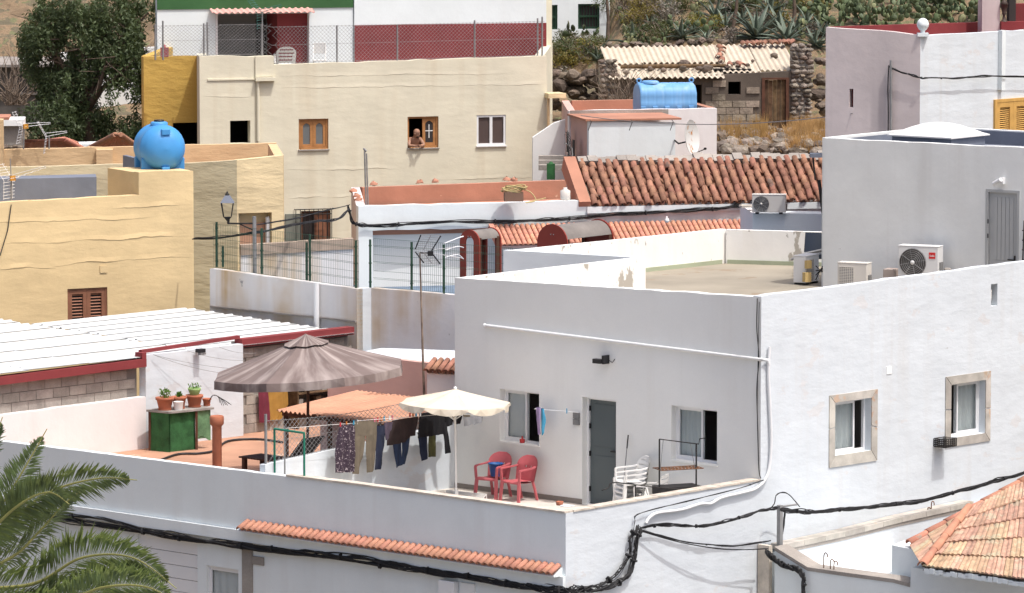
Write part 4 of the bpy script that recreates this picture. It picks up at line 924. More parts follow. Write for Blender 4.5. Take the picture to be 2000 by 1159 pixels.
# shed annex with the air conditioner, right of the canopy
ann = thing('white_annex', 'low white annex wall carrying an air conditioner below the tile roof', 'annex', F8.p(12.5, 0))
FX = Fr(PY(1470, 440, 124.4), -8)
MB().wall(FX, [(0, 0), (3, 0), (3, FX.uv(1600, 418)[1]), (0, FX.uv(1470, 417)[1])], (), 0.7, jit=0.01).build('wall', WHITE_SM, ann)
FXl = Fr(PY(1448, 420, 126.0), -48)
seg(FX.p(0, 0, -.02), PY(1446, 407, 126.3), 0, FX.uv(1470, 417)[1], FX.uv(1470, 417)[1] + .05, 0.15, PINKW, 'side_wall', ann)
# ================================================================== CREAM HOUSE
FC = Fr(PY(700, 300, 142.0), 18)
ch = thing('cream_house', 'long cream plastered house with a man at its window', 'house', FC.p(0, 0))
ucl = FC.uv(390, 200)[0]; ucr = FC.uv(1068, 200)[0]; us = FC.uv(534, 120)[0]
win1 = FC.rect(583.5, 641.5, 232.5, 292); win2 = FC.rect(796, 856.5, 228, 289); win3 = FC.rect(931, 988, 225, 284.5); dk = FC.rect(449.5, 489, 236, 280); low = FC.rect(588, 646, 412, 474)
MB().wall(FC, [(ucl, -1.5), (ucr, -1.5), (ucr, FC.uv(1068, 110)[1]), FC.uv(870, 116), (us, FC.uv(534, 127)[1]), (us, FC.uv(534, 109.5)[1]), (ucl, FC.uv(390, 110)[1])], [win1, win2, win3, dk, low], 0.28, jit=0.03).build('front_wall', CREAM, ch)
# right return
seg(FC.p(ucr, 0, -.282), FC.p(ucr, 0, -.282) + Vector((.30, 6.5, 0)), -1.5, FC.uv(1068, 110)[1], FC.uv(1068, 110)[1], -0.25, CREAM, 'side_wall', ch)
MB().prism([(q.x, q.y) for q in (FC.p(ucl + .3, 0, -.29), FC.p(ucr - .3, 0, -.29), FC.p(ucr - .2, 0, -8), FC.p(ucl + 2.3, 0, -8))], 4.75, FC.uv(534, 127)[1] - .55).build('roof_block', CONC, ch)
FOc = FC.off(-1.15); uo0 = FOc.uv(281, 200)[0]; uo1 = FOc.uv(394, 200)[0]; och = FOc.rect(338, 391, 240, 300)
MB().wall(FOc, [(uo0, 0), (uo1, 0), (uo1, FOc.uv(390, 110.5)[1]), (uo0, FOc.uv(281, 111)[1])], [[och[0], och[1], och[2] - .02, och[3]]], 0.25, jit=0.025).build('ochre_wall', OCHRE, ch)
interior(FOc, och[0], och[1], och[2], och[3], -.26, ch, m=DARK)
seg(FOc.p(uo0, 0, -.26), FOc.p(uo0, 0, -.26) + Vector((.4, 6, 0)), 0, FOc.uv(281, 111)[1], FOc.uv(281, 111)[1], 0.25, OCHRE, 'ochre_side_wall', ch)
seg(FC.p(ucl, 0, -.285), FC.p(ucl, 0, -.285) + Vector((-.05, 1.0, 0)), 0, FC.uv(390, 110)[1], FC.uv(390, 110)[1], 0.25, CREAM, 'return_wall', ch)
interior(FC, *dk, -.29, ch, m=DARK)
# raised plaster lines, gutter box and pipe
gx = FC.uv(503, 200)[0]; MB().tube([FC.p(gx, FC.uv(503, 275)[1], .05), FC.p(gx, FC.uv(503, 156)[1], .05)], 0.045, 8).build('downpipe', CREAM, ch)
gr = FC.rect(497, 536, 151, 158); MB().fbox(FC, gr[0], gr[2], gr[1], gr[3], 0.0, 0.16).build('gutter_box', CREAM, ch)
gl = FC.rect(405, 497, 154, 157); MB().fbox(FC, gl[0], gl[2], gl[1], gl[3], 0.0, 0.03).build('plaster_ridge', CREAM, ch)
gp = FC.rect(498, 534, 110, 150); MB().fbox(FC, gp[0], gp[2], gp[1], gp[3], 0.0, 0.05).build('plaster_panel', CREAM, ch)
def wood_window(F, r, parent, w=-0.05, open_left=False):
    u0, v0, u1, v1 = r; t = .055; um = (u0 + u1) / 2
    mb = MB(); mb.fbox(F, u0, u0 + t, v0, v1, w - .08, w); mb.fbox(F, u1 - t, u1, v0, v1, w - .08, w); mb.fbox(F, u0 + t, u1 - t, v1 - t, v1, w - .08, w); mb.fbox(F, u0 + t, u1 - t, v0, v0 + t, w - .08, w + .03)
    win = mb.build('window', WOODO, parent)
    for k, (a, b) in enumerate(((u0 + t, um), (um, u1 - t))):
        if open_left and k == 0: continue
        s = .085; sm = MB(); lo, hi = v0 + t, v1 - t
        arch = [(a + s, lo + s)] + [(b - s, lo + s)] + [(b - s - (b - a - 2 * s) * f, hi - s * 1.7 + s * .9 * math.sin(math.pi * f)) for f in [i / 8 for i in range(9)]]
        sm.wall(F.off(w - .02), [(a + .003, lo + .003), (b - .003, lo + .003), (b - .003, hi - .003), (a + .003, hi - .003)], [arch], .04)
        sm.build('sash', WOODO, win)
        MB().wall(F.off(w - .036), [(a + .03, lo + .03), (b - .03, lo + .03), (b - .03, hi - .03), (a + .03, hi - .03)], (), .008).build('pane', FROST if not open_left else DGLASS, win)
        if open_left:
            cx = (a + b) / 2; cz = (lo + hi) / 2 + .03
            MB().fbox(F, cx - .012, cx + .012, cz - .20, cz + .18, w - .034, w - .028).fbox(F, cx - .12, cx + .12, cz - .012, cz + .012, w - .0335, w - .0275).build('cross_mark', WHITEC, win)
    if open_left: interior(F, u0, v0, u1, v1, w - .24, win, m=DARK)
    else: MB().fbox(F, u0, u1, v0, v1, w - .12, w - .085).build('backing', DARK, win)
    return win
for k, (a, b, y0, y1) in enumerate(((545, 900, 172, 168), (900, 1062, 168, 164), (560, 780, 332, 330), (840, 1060, 352, 346), (560, 690, 386, 384), (545, 1000, 150, 144), (395, 490, 190, 190))): ridge(FC, a, b, (y0, y1), ch, CREAM, seed=20 + k * 2.7, out=.008)
wood_window(FC, win1, ch); wood_window(FC, win2, ch, open_left=True)
u0, v0, u1, v1 = win3; t = .06; um = (u0 + u1) / 2
mb = MB()
for a, b, c, d in ((u0, u0 + t, v0, v1), (u1 - t, u1, v0, v1), (u0 + t, u1 - t, v1 - t, v1), (u0 + t, u1 - t, v0, v0 + t), (um - .04, um + .04, v0 + t, v1 - t)): mb.fbox(FC, a, b, c, d, -.09, -.02)
w3 = mb.build('window', ALU, ch)
for a, b in ((u0 + t, um - .04), (um + .04, u1 - t)): MB().fbox(FC, a, b, v0 + t, v1 - t, -.07, -.062).build('pane', mat('brown_roller_blind', (0.085, 0.06, 0.055), var=0.05, rough=0.4, spec=.5) if a < um else MATS['brown_roller_blind'], w3)
for r in (win1, win2, win3): MB().fbox(FC, r[0] - .02, r[2] + .02, r[1] - .035, r[1] - .001, -.02, .05).build('sill', CONC if r is not win3 else ALU, ch)
# barred window low on the wall
lw = MB(); u0, v0, u1, v1 = low; t = .06
for a, b, c, d in ((u0, u0 + t, v0, v1), (u1 - t, u1, v0, v1), (u0 + t, u1 - t, v1 - t, v1), (u0 + t, u1 - t, v0, v0 + t), ((u0 + u1) / 2 - .03, (u0 + u1) / 2 + .03, v0 + t, v1 - t)): lw.fbox(FC, a, b, c, d, -.12, -.04)
lwin = lw.build('barred_window', WOODB, ch); MB().fbox(FC, u0 + t, (u0 + u1) / 2, v0, v1, -.16, -.125).build('pane', DGLASS, lwin); MB().fbox(FC, (u0 + u1) / 2, u1, v0, v1, -.161, -.10).build('shutter', WOODR, lwin)
bars = MB(); r_ = FC.rect(578, 648, 409, 478, .14)
for i in range(9): u = lerp(r_[0], r_[2], i / 8); bars.tube([FC.p(u, r_[1], .14), FC.p(u, r_[3], .14)], .011, 4)
for z in (r_[1], r_[3], r_[1] + .1, r_[3] - .14): bars.tube([FC.p(r_[0], z, .14), FC.p(r_[2], z, .14)], .014, 4)
for u in (r_[0], r_[2]): bars.tube([FC.p(u, r_[3], .14), FC.p(u, r_[3], 0)], .012, 4)
bars.build('window_bars', IRON, lwin)
gpn = FC.rect(557, 588, 418, 476); MB().fbox(FC, gpn[0], gpn[2] - .01, gpn[1], gpn[3], .0, .05).build('grey_panel', mat('grey_green_panel', (0.20, 0.21, 0.18), var=.1), ch)
# right-hand corner fittings: drain, little wooden awning, meter
cx = FC.uv(1071, 240, .12)[0]; MB().tube([FC.p(cx, FC.uv(1071, 330)[1], .12), FC.p(cx, FC.uv(1071, 188)[1], .12)], .04, 8).build('downpipe', TAN, ch)
aw = FC.rect(1066, 1100, 184, 191, .1); MB().fbox(FC, aw[0], aw[2], aw[1], aw[3] + .03, -.3, .35).build('awning', YELL2, ch); 
tb = FC.uv(1068, 277, .1); MB().cbox(FC.p(tb[0] + .06, tb[1], .1), .2, .14, .12).build('junction_box', ALU, ch)
# ------------------------------------------------------------------ house on the cream roof: green band, white wall, porch, red band
FU = Fr(PY(690, 60, 147.5), 14)
uh = thing('green_banded_house', 'white upper house with dark green band and shaded porch', 'house', FU.p(-3, 4.6))
def fr_(x0, x1, y0, y1, w=0): return FU.rect(x0, x1, y0, y1, w)
u0 = FU.uv(307, 60)[0]; porch = fr_(421, 604, 27, 124); zT = 8.3; zg = FU.uv(500, 17)[1]
MB().wall(FU, [(u0, 4.4), (0, 4.4), (0, zT), (u0, zT)], [[porch[0], 4.7, porch[2], porch[3]]], 0.25).build('front_wall', WHITE_SM, uh)
MB().fbox(FU, u0, 0, zg, zT + .01, .001, .03).build('green_band', GREENP, uh)
P0 = porch; z0 = 4.7
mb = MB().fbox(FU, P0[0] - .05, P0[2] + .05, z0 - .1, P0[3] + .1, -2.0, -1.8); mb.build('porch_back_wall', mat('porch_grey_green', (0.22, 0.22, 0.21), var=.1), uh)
MB().fbox(FU, FU.uv(545, 60)[0], P0[2], z0, P0[3], -1.79, -.252).build('red_porch_wall', REDP, uh)
MB().fbox(FU, P0[0] - .2, P0[0], z0, P0[3], -1.79, -.252).fbox(FU, P0[0] - .2, P0[2] + .2, P0[3], P0[3] + .15, -1.79, -.252).build('porch_side_wall', MAUVE, uh)
MB().fbox(FU, FU.uv(421, 60)[0] - .001, FU.uv(425, 60)[0], z0, P0[3], -.25, .02).build('porch_post', PINKW, uh)
MB().fbox(FU, FU.uv(523, 60)[0], FU.uv(543, 60)[0], z0, P0[3] - .25, -1.78, -1.74).build('porch_door', DARK, uh)
for i in range(24):                                   # pink corrugated awning sheet, slopes down to the front
    pass
a0, a1 = FU.uv(409, 24)[0], FU.uv(609, 21)[0]; zA = FU.uv(500, 18)[1]
MB().grid(lambda x, y: FU.p(lerp(a0, a1, x), zA + .02 - .10 * y + .022 * math.sin(x * 2 * math.pi * 17), .03 + .42 * y), 136, 2).grid(lambda x, y: FU.p(lerp(a0, a1, 1 - x), zA + .008 - .10 * y + .022 * math.sin((1 - x) * 2 * math.pi * 17), .03 + .42 * y), 136, 2).build('awning_sheet', SHEETP, uh)
rh = thing('red_banded_house', 'white upper house with broad dark red band', 'house', FU.p(3, 4.6))
ur = FU.uv(1066, 60)[0]; zr_ = FU.uv(880, 47)[1]
MB().wall(FU.off(.06), [(0.02, 4.4), (ur, 4.4), (ur, zT), (0.02, zT)], (), 0.3).build('front_wall', WHITE_SM, rh)
MB().fbox(FU.off(.06), .02, ur, 4.6, zr_, .001, .02).build('red_band', REDP, rh)
seg(FU.p(ur, 0, -.25), FU.p(ur, 0, -5), 4.0, zT, zT, .25, CREAM, 'side_wall', rh)
# chain link fence along the cream roof edge
clf = thing('roof_chain_fence', 'chain link fence with thin posts along the cream roof edge', 'fence', FC.p(0, 5.4))
FCf = FC.off(-.14)
def chain(F, u0, u1, zb, zt, par, s=0.11, r=0.0042, m=GALV, name='chain_mesh'):
    """diagonal wires between two height functions"""
    mb = MB(); H = max(zt(u0) - zb(u0), zt(u1) - zb(u1)); k = int((u1 - u0 + H) / s)
    for i in range(-int(H / s), k + 1):
        for sg in (1, -1):
            a = u0 + i * s; pts = []
            for j in range(5):
                h = H * j / 4; u = a + h if sg > 0 else a + H - h
                if u0 <= u <= u1: pts.append(F.p(u, lerp(zb(u), zt(u), j / 4), .003 * sg))
            if len(pts) > 1: mb.tube(pts, r, 3, cap=False)
    for f in (0.02, .5, .98): mb.tube([F.p(lerp(u0, u1, i / 10), lerp(zb(lerp(u0, u1, i / 10)), zt(lerp(u0, u1, i / 10)), f), 0) for i in range(11)], r * 1.1, 3, cap=False)
    return mb.build(name, m, par)
fpx = [(303, 48, 111), (318, 41, 111), (398, 46, 110), (405, 44, 110), (511, 47, 110), (658, 50, 121), (776, 48, 117), (927, 40, 112), (1050, 36, 109), (1059, 33, 108)]
for px, yt, yb in fpx:
    u, z1 = FCf.uv(px, yt); zb = FCf.uv(px, yb + 3)[1]; MB().tube([FCf.p(u, zb - .05), FCf.p(u, z1)], .024, 6).build('post', GALV, clf)
zbf = lambda u: lerp(FC.uv(390, 110)[1], FC.uv(390, 109)[1], 0) if u < us else lerp(FC.uv(534, 126)[1], FC.uv(1068, 110)[1], (u - us) / (ucr - us))
ztf = lambda u: FCf.uv(500, 47)[1] if u < us else lerp(FCf.uv(534, 52)[1], FCf.uv(1060, 41)[1], (u - us) / (ucr - us))
chain(FCf, FCf.uv(300, 80)[0], us, zbf, ztf, clf); chain(FCf, us, ucr - .02, zbf, ztf, clf)
# ================================================================== PINK HOUSE WITH THE BLUE CISTERN
FP = Fr(PY(1150, 280, 137.0), 12)
ph = thing('pink_cistern_house', 'small pale pink house with terracotta parapet below the long blue cistern', 'house', FP.p(1, 1))
ua, ub = 0.0, FP.uv(1319, 280)[0]
MB().wall(FP, [(0, 1), (ub, 1), (ub, FP.uv(1319, 240)[1]), (0, FP.uv(1150, 237)[1])], (), .2, jit=.012).build('annex_wall', WHITE_SM, ph)
seg(FP.p(-.001, 0, -.2), FP.p(-.001, 0, -2.6), 1, FP.uv(1150, 237)[1], FP.uv(1150, 237)[1], .2, PINKD, 'annex_side_wall', ph)
MB().box(FP.p(-.10, FP.uv(1150, 237)[1] + .005, .06), F8.u * 0 + FP.u * (FP.uv(1330, 235)[0] + .10), -FP.n * 2.3, Vector((0, 0, .05))).build('annex_coping', ORANGE, ph)
FP2 = FP.off(-2.2); p0 = FP2.uv(1112, 260)[0]; p1 = FP2.uv(1400, 260)[0]; zq0 = FP2.uv(1112, 217)[1]; zq1 = FP2.uv(1400, 212)[1]
MB().wall(FP2, [(p0, 1), (p1, 1), (p1, zq1), (p0, zq0)], (), .22, jit=.015).build('front_wall', PINKW, ph)
seg(FP2.p(p0, 0, -.222), FP2.p(p0, 0, -.222) + Vector((-.12, 4.2, 0)), 1, zq0, zq0, .2, PINKD, 'side_wall', ph); seg(FP2.p(p1 - .2, 0, -.222), FP2.p(p1 - .2, 0, -4.5), 1, zq1 + .01, zq1 + .01, .2, ORANGE, 'side_parapet', ph); seg(FP2.p(p0 + 1.0, 0, -4.3), FP2.p(p1 - .2, 0, -4.3), 1, zq0, zq1, .2, ORANGE, 'back_parapet', ph)
MB().prism([(q.x, q.y) for q in (FP2.p(p0 + .2, 0, -.23), FP2.p(p1 - .2, 0, -.23), FP2.p(p1 - .2, 0, -4.3), FP2.p(p0 + 1.0, 0, -4.3))], 1, zq0 - .3).build('flat_roof', ORANGE, ph)
MB().fbox(FP2, p0 + .02, FP2.uv(1305, 225)[0], zq0 - .16, zq0 + .012, .001, .02).build('stained_band', CONC, ph)
for x in (1128, 1140): 
    r = (x, 266 if x < 1135 else 278)
    P = FP.p(-.202, FP.uv(1150, r[1])[1], -.8 if x > 1135 else -1.5); MB().box(P, -FP.u * .012, -FP.n * .28, Vector((0, 0, -.55))).build('slot_window', DARK, ph)
# steps, pale walls at the gap between cream house and pink house
gap = MB().wall(Fr(PY(1090, 260, 141), 6), [(-.7, 1), (.9, 1), (.9, 4.6), (-.1, 4.3), (-.7, 3.9)], (), .2); gap.build('garden_wall', GREYW, None, 'grey garden wall in the gap beside the cream house', 'wall')
st = thing('garden_steps', 'pale steps between cream and pink houses', 'steps', PY(1085, 320, 137.5)); 
for i in range(3): MB().cbox(PY(1088, 322 - i * 9, 137.6 + i * .35) - Vector((0, 0, .14)), 1.0, .34, .14).build('step', CONC, st)
MB().cbox(PY(1076, 347, 137) - Vector((0, 0, .05)), .22, .2, .42).lathe(PY(1076, 333, 137), [(.11, 0), (.1, .12), (.05, .22), (0, .24)], 7).build('green_sack', NETG, None, 'green sack on the steps beside the cream house', 'sack')
# ================================================================== PINK HOUSE WITH RED ROOF WALLS (behind the stair tower)
Ck = PY(1797, 150, 121.0); FKl = Fr(Ck, -20); FKr = Fr(Ck, 47)
kh = thing('mauve_corner_house', 'pinkish mauve corner house with red roof parapet and yellow shutters', 'house', (Ck.x, Ck.y, 0))
ukl = FKl.uv(1612.5, 150)[0]; slit = FKl.rect(1659, 1666.5, 174, 210)
MB().wall(FKl, [(ukl, 0), (0, 0), (0, FKl.uv(1797, 70)[1]), FKl.uv(1740, 62), (ukl, FKl.uv(1613, 53.5)[1])], [slit], .22, jit=.012).build('side_wall', MAUVE, kh)
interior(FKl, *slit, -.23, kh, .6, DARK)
ukr = FKr.uv(2060, 100)[0]; shw = FKr.rect(1941, 2010, 194, 270)
MB().wall(FKr, [(0.002, 0), (ukr, 0), (ukr, FKr.uv(2000, 62)[1] + .02), (0.002, FKr.uv(1797, 70)[1])], [shw], .22, jit=.012).build('front_wall', WHITE, kh)
shutter(FKr, (shw[0] + .05, shw[1] + .05, shw[2] - .05, shw[3] - .05), kh, WOODY, 12, w=.03)
bb = PY(1920, 43, 129.0)
e1 = FKl.p(ukl, 0, -.24); zz = FKl.uv(1613, 53)[1]
seg(e1, Vector((bb.x, bb.y + .0, 0)), 0, zz, bb.z, .2, REDP, 'red_parapet', kh)
MB().prism([(q.x, q.y) for q in (FKl.p(ukl + .1, 0, -.23), FKl.p(-.1, 0, -.23), FKr.p(ukr, 0, -.23), Vector((bb.x + 4, bb.y + 1, 0)), Vector((bb.x, bb.y, 0)))], 1, zz - .9).build('flat_roof', REDP, kh)
FKb = Fr(PY(1936, 40, 127.5), 10)
MB().fbox(FKb, FKb.uv(1918, 40)[0], FKb.uv(1953, 40)[0], 3, 10, -.4, 0).build('stair_block', MAUVE, kh); MB().fbox(FKb, FKb.uv(1972, 40)[0], FKb.uv(1985, 40)[0], 3, 10, -.3, -.05).build('door_post', DARK, kh)
MB().fbox(FKb, FKb.uv(1953, 55)[0] + .002, FKb.uv(2040, 40)[0], 3, FKb.uv(1970, 42)[1], -.04, .12).fbox(FKb, FKb.uv(1990, 40)[0], FKb.uv(2060, 40)[0], 3, FKb.uv(1995, 10)[1], -.9, -.6).build('red_wall', REDP, kh)
b0 = FKl.p(.03, FKl.uv(1797, 70)[1], -.1); MB().cbox(b0 - Vector((0, 0, .02)), .26, .26, .08).lathe(b0 + Vector((0, 0, .06)), [(.06, 0), (.05, .05), (.09, .08), (.135, .15), (.145, .21), (.12, .29), (.06, .34), (0, .355)], 14).build('ball_finial', WHITE_SM, kh)
dp = FKr.uv(1959, 62, .09); dq = FKr.uv(1959, 176, .09); MB().fbox(FKr, dp[0] - .07, dp[0] + .07, dq[1], dp[1] + .03, .005, .12).build('rain_pipe', WHITE_SM, kh)
lp = FKb.uv(1961, 43, .04); lb = FKb.p(lp[0], FKb.uv(1970, 42)[1], .04)
MB().lathe(lb, [(.09, 0), (.05, .05), (.03, .15), (.06, .2), (.05, .22), (.10, .42), (.11, .43), (.05, .52), (.02, .54), (.02, .6), (0, .62)], 8).build('roof_lantern', mat('aged_bronze', (.07, .05, .04), rough=.6), None, 'small bronze garden lantern on the red parapet', 'lantern')
# ================================================================== LOWER HOUSE IN FRONT (bottom right)
uF = FA.uv(1502, 1070, .30)[0]; FF = Fr(FA.p(uF, 0, .30), -43); FAf = FA.off(.30)
lh = thing('front_house', 'low white house with weathered clay tile hip roof in front of the long facade', 'house', FF.p(2, -4))
def ff(*q): return FF.uv(*q)
top = [ff(1513, 1070), ff(1578, 1110), ff(1640, 1119), ff(1700, 1127), ff(1745, 1133), ff(1778, 1142), ff(1779, 1108), ff(1810, 1113), ff(1900, 1128), ff(2010, 1146)]
MB().wall(FF, [(top[0][0], -4), (top[-1][0] + .4, -4), (top[-1][0] + .4, top[-1][1])] + list(reversed(top)), (), .34, jit=.0).build('front_wall', WHITE_SM, lh)
MB().wall(FAf, [(uF, -4), (uF + .1, -4), (uF + .1, top[0][1] + .02), (uF, top[0][1] + .02)], (), .28).build('corner_strip', STONE, lh)
# bare concrete wall head
hd_ = MB()
for a, b in zip(top[:5], top[1:6]):
    hd_.add([FF.p(a[0], a[1] - .05, .012), FF.p(b[0], b[1] - .05, .012), FF.p(b[0], b[1] + .02, .012), FF.p(a[0], a[1] + .02, .012), FF.p(a[0], a[1] - .05, -.36), FF.p(b[0], b[1] - .05, -.36), FF.p(b[0], b[1] + .035, -.36), FF.p(a[0], a[1] + .035, -.36)], [(0, 1, 2, 3), (3, 2, 6, 7), (5, 4, 7, 6)])
hd_.build('concrete_head', CONC, lh)
# sunny back wall with its sloping stone coping against the long facade
cop = [FAf.uv(1528, 1064), FAf.uv(1650, 1038), FAf.uv(1760, 1010), FAf.uv(1900, 979)]
MB().wall(FAf, [(cop[0][0], -4), (cop[-1][0] + 1, -4), (cop[-1][0] + 1, cop[-1][1] - .12)] + [(q[0], q[1] - .17) for q in reversed(cop)], (), .28).build('back_wall', WHITE, lh)
for i, (a, b) in enumerate(zip(cop, cop[1:])):
    for k in range(3):
        p, q = lerp(Vector(a), Vector(b), k / 3), lerp(Vector(a), Vector(b), (k + 1) / 3 - .004)
        vs = [FAf.p(p[0], p[1] - .10, .03), FAf.p(q[0], q[1] - .10, .03), FAf.p(q[0], q[1], .03), FAf.p(p[0], p[1], .03)]; vs += [v - FAf.n * .31 for v in vs]
        MB().add(vs, [(0, 1, 2, 3), (3, 2, 6, 7), (0, 3, 7, 4), (1, 5, 6, 2), (4, 7, 6, 5), (0, 4, 5, 1)]).build('coping_slab', MARBLE, lh)
    vs = [FAf.p(a[0], a[1] - .17, .012), FAf.p(b[0], b[1] - .17, .012), FAf.p(b[0], b[1] - .103, .012), FAf.p(a[0], a[1] - .103, .012)]; vs += [v - FAf.n * .1 for v in vs]
    MB().add(vs, [(0, 1, 2, 3), (3, 2, 6, 7), (0, 4, 5, 1)]).build('mortar_bed', CONC, lh)
ze = -.50; ra, rb, rc_, rd, re = PZ(1777, 1066, ze), PZ(1802, 1108, ze), PZ(1890, 998, .12), PZ(2030, 928, .62), PZ(2030, 1139, ze)
MB().prism([(q.x, q.y) for q in (FF.p(ff(1572, 1110)[0], 0, -.35), FF.p(top[-1][0], 0, -.35), rd, rc_, FAf.p(cop[2][0], 0, -.3), FAf.p(cop[0][0], 0, -.3))], -1.4, -1.15).build('flat_roof', WHITE_SM, lh)
pw = PZ(1740, 1061, ze + .05)                                              # plastered block under the roof's corner
MB().prism([(q.x, q.y) for q in (PZ(1742, 1062, ze), FF.p(ff(1780, 1120)[0], 0, -.36), FF.p(top[-1][0], 0, -.36), rd, PZ(1800, 1040, ze + .0))], -1.3, ze - .03).build('roof_plinth', WHITE_SM, lh)
def flat_tiles(A, B, C_, D, rows, cols, th, m, nm, skew=.0):
    """interlocking tiles on the sloping quad A-B (eave) D-C (top); every tile its own piece"""
    for r in range(rows):
        f0, f1 = r / rows, (r + 1.12) / rows
        a0, b0, a1, b1 = A.lerp(D, f0), B.lerp(C_, f0), A.lerp(D, f1), B.lerp(C_, f1)
        up = ((a1 - a0).cross(b0 - a0)).normalized(); up = up if up.z > 0 else -up
        k = max(1, round(cols * (b0 - a0).length / (B - A).length))
        for c in range(k):
            g0, g1 = (c + .01) / k, (c + .985) / k
            q = [a0.lerp(b0, g0), a0.lerp(b0, g1), a1.lerp(b1, g1), a1.lerp(b1, g0)]
            h = ru(-.006, .008); lo = th * 1.9 + h; hi = th * .75 + h; prof = ((0, 0.3), (.12, 1.0), (.30, .95), (.42, .35), (.58, .35), (.70, .95), (.88, 1.0), (1, .3))
            vs = []
            for fx, hz in prof: vs.append(q[0].lerp(q[1], fx) + up * (lo - th * .8 + hz * th * .9))
            for fx, hz in prof: vs.append(q[3].lerp(q[2], fx) + up * (hi - th * .8 + hz * th * .9))
            for fx, hz in prof: vs.append(q[0].lerp(q[1], fx) + up * (lo - th * 1.5 + hz * th * .5))
            n = len(prof); fs = [(i, i + 1, n + i + 1, n + i) for i in range(n - 1)] + [(2 * n + i, 2 * n + i + 1, i + 1, i) for i in range(n - 1)] + [(0, n, 2 * n), (n - 1, 3 * n - 1, 2 * n - 1)]
            MB().add(vs, fs, smooth=False).build(nm, m, lh)
MB().add([rb, re, rd, rc_], [(0, 1, 2, 3)]).add([ra, rb, rc_], [(0, 1, 2)]).add([rb - Vector((0, 0, .06)), re - Vector((0, 0, .06)), rd - Vector((0, 0, .06)), rc_ - Vector((0, 0, .06))], [(3, 2, 1, 0)]).build('roof_deck', TEAR, lh)
flat_tiles(rb, re, rd, rc_, 5, 13, .03, TILEY, 'tile')
mid = ra.lerp(rc_, .999); flat_tiles(ra, rb, rb.lerp(rc_, .96), ra.lerp(rc_, .96), 3, 4, .02, TILEY, 'tile')
tcap = half_tile(.44, .070, .10, .018, 8).mesh('hip_cap'); tcap.materials.append(TILER)
def caps(a, b, k, lift=.05):
    d = (a - b).normalized(); X = d.cross(Vector((0, 0, 1))).normalized(); Zv = X.cross(d)
    L = (b - a).length
    for i in range(k):
        o_ = a.lerp(b, (i + 1.12) / k) + Zv * lift
        M = basis(o_, X, (d - Zv * .05).normalized(), Zv); S = Matrix.Diagonal((1, L / k * 1.15 / .44, 1, 1)); piece('hip_tile', tcap, lh, M @ S)
caps(rb, rc_, 4); caps(ra, rd, 7)
er = MB()
for i in range(30):
    f = i / 30; p = rb.lerp(re, f); er.box(p + Vector((ru(-.02, .02), ru(-.03, .0), -.10 + ru(-.02, .01))), (re - rb) / 30 * 1.1, Vector((.06, .1, 0)), Vector((0, 0, ru(.07, .1))))
er.build('eave_mortar', WHITE_SM, lh)
# ================================================================== STONE HUT ON THE HILLSIDE
FH = Fr(PY(1450, 240, 150.0), 5)
hut = thing('stone_hut', 'old stone and block hut with cream corrugated roof sheets', 'hut', FH.p(0, 3.2))
zg_ = FH.uv(1450, 250)[1] - .6
hw = FH.rect(1422.5, 1447, 160, 185); hdr = FH.rect(1488, 1541, 152, 245); hdr = (hdr[0], zg_, hdr[2], hdr[3])
MB().wall(FH.off(-.02), [(FH.uv(1188, 200)[0], zg_), (FH.uv(1558, 200)[0], zg_), FH.uv(1558, 139), FH.uv(1416, 146), FH.uv(1188, 150)], [hw, hdr, [FH.uv(1322, 0)[0], zg_ + .1, FH.uv(1372, 0)[0], FH.uv(1340, 166)[1]]], .3).build('wall_core', mat('joint_shaded_mortar', (.13, .105, .085), var=.15, fine=.2), hut)  # joint shade is put into the mortar colour, darker than the blocks
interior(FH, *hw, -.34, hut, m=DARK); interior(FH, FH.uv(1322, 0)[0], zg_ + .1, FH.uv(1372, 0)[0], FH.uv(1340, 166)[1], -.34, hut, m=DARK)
HB = mat('weathered_hut_block', (0.33, 0.275, 0.215), var=.16, vscale=3, bump=.02, bscale=12, rand=.22, hue=.012, fine=.2)
hb = MB().box((.008, -.035 + .02, .008), (.40 - .016, 0, 0), (0, .03, 0), (0, 0, .2 - .016)).mesh('hut_block'); hb.materials.append(HB)
u = FH.uv(1378, 200)[0]; k = 0; uend = hdr[0] - .12
for row in range(11):
    z = zg_ + .2 * row; uu = u + (row % 2) * .2
    while uu < uend - .3:
        if z + .2 < FH.uv(1430, 147)[1] and not (uu < hw[2] + .02 and uu + .4 > hw[0] - .02 and z < hw[3] and z + .2 > hw[1]):
            piece('block', hb, hut, Matrix.Translation(FH.p(uu + ru(-.01, .01), z, .0)) @ RB(FH))
        uu += .4
# door of old planks
nd = 5
for i in range(nd):
    a, b = lerp(hdr[0] + .09, hdr[2] - .09, i / nd), lerp(hdr[0] + .09, hdr[2] - .09, (i + 1) / nd) - .012
    MB().fbox(FH, a, b, zg_ + .35, hdr[3] - .06 - ru(0, .03), -.14, -.10 + ru(0, .02)).build('door_plank', WOODOLD, hut)
MB().fbox(FH, hdr[0], hdr[0] + .09, zg_ + .3, hdr[3], -.2, .01).fbox(FH, hdr[2] - .09, hdr[2], zg_ + .3, hdr[3], -.2, .01).fbox(FH, hdr[0] + .09, hdr[2] - .09, hdr[3] - .06, hdr[3], -.2, .01).build('door_frame', WOODB, hut)
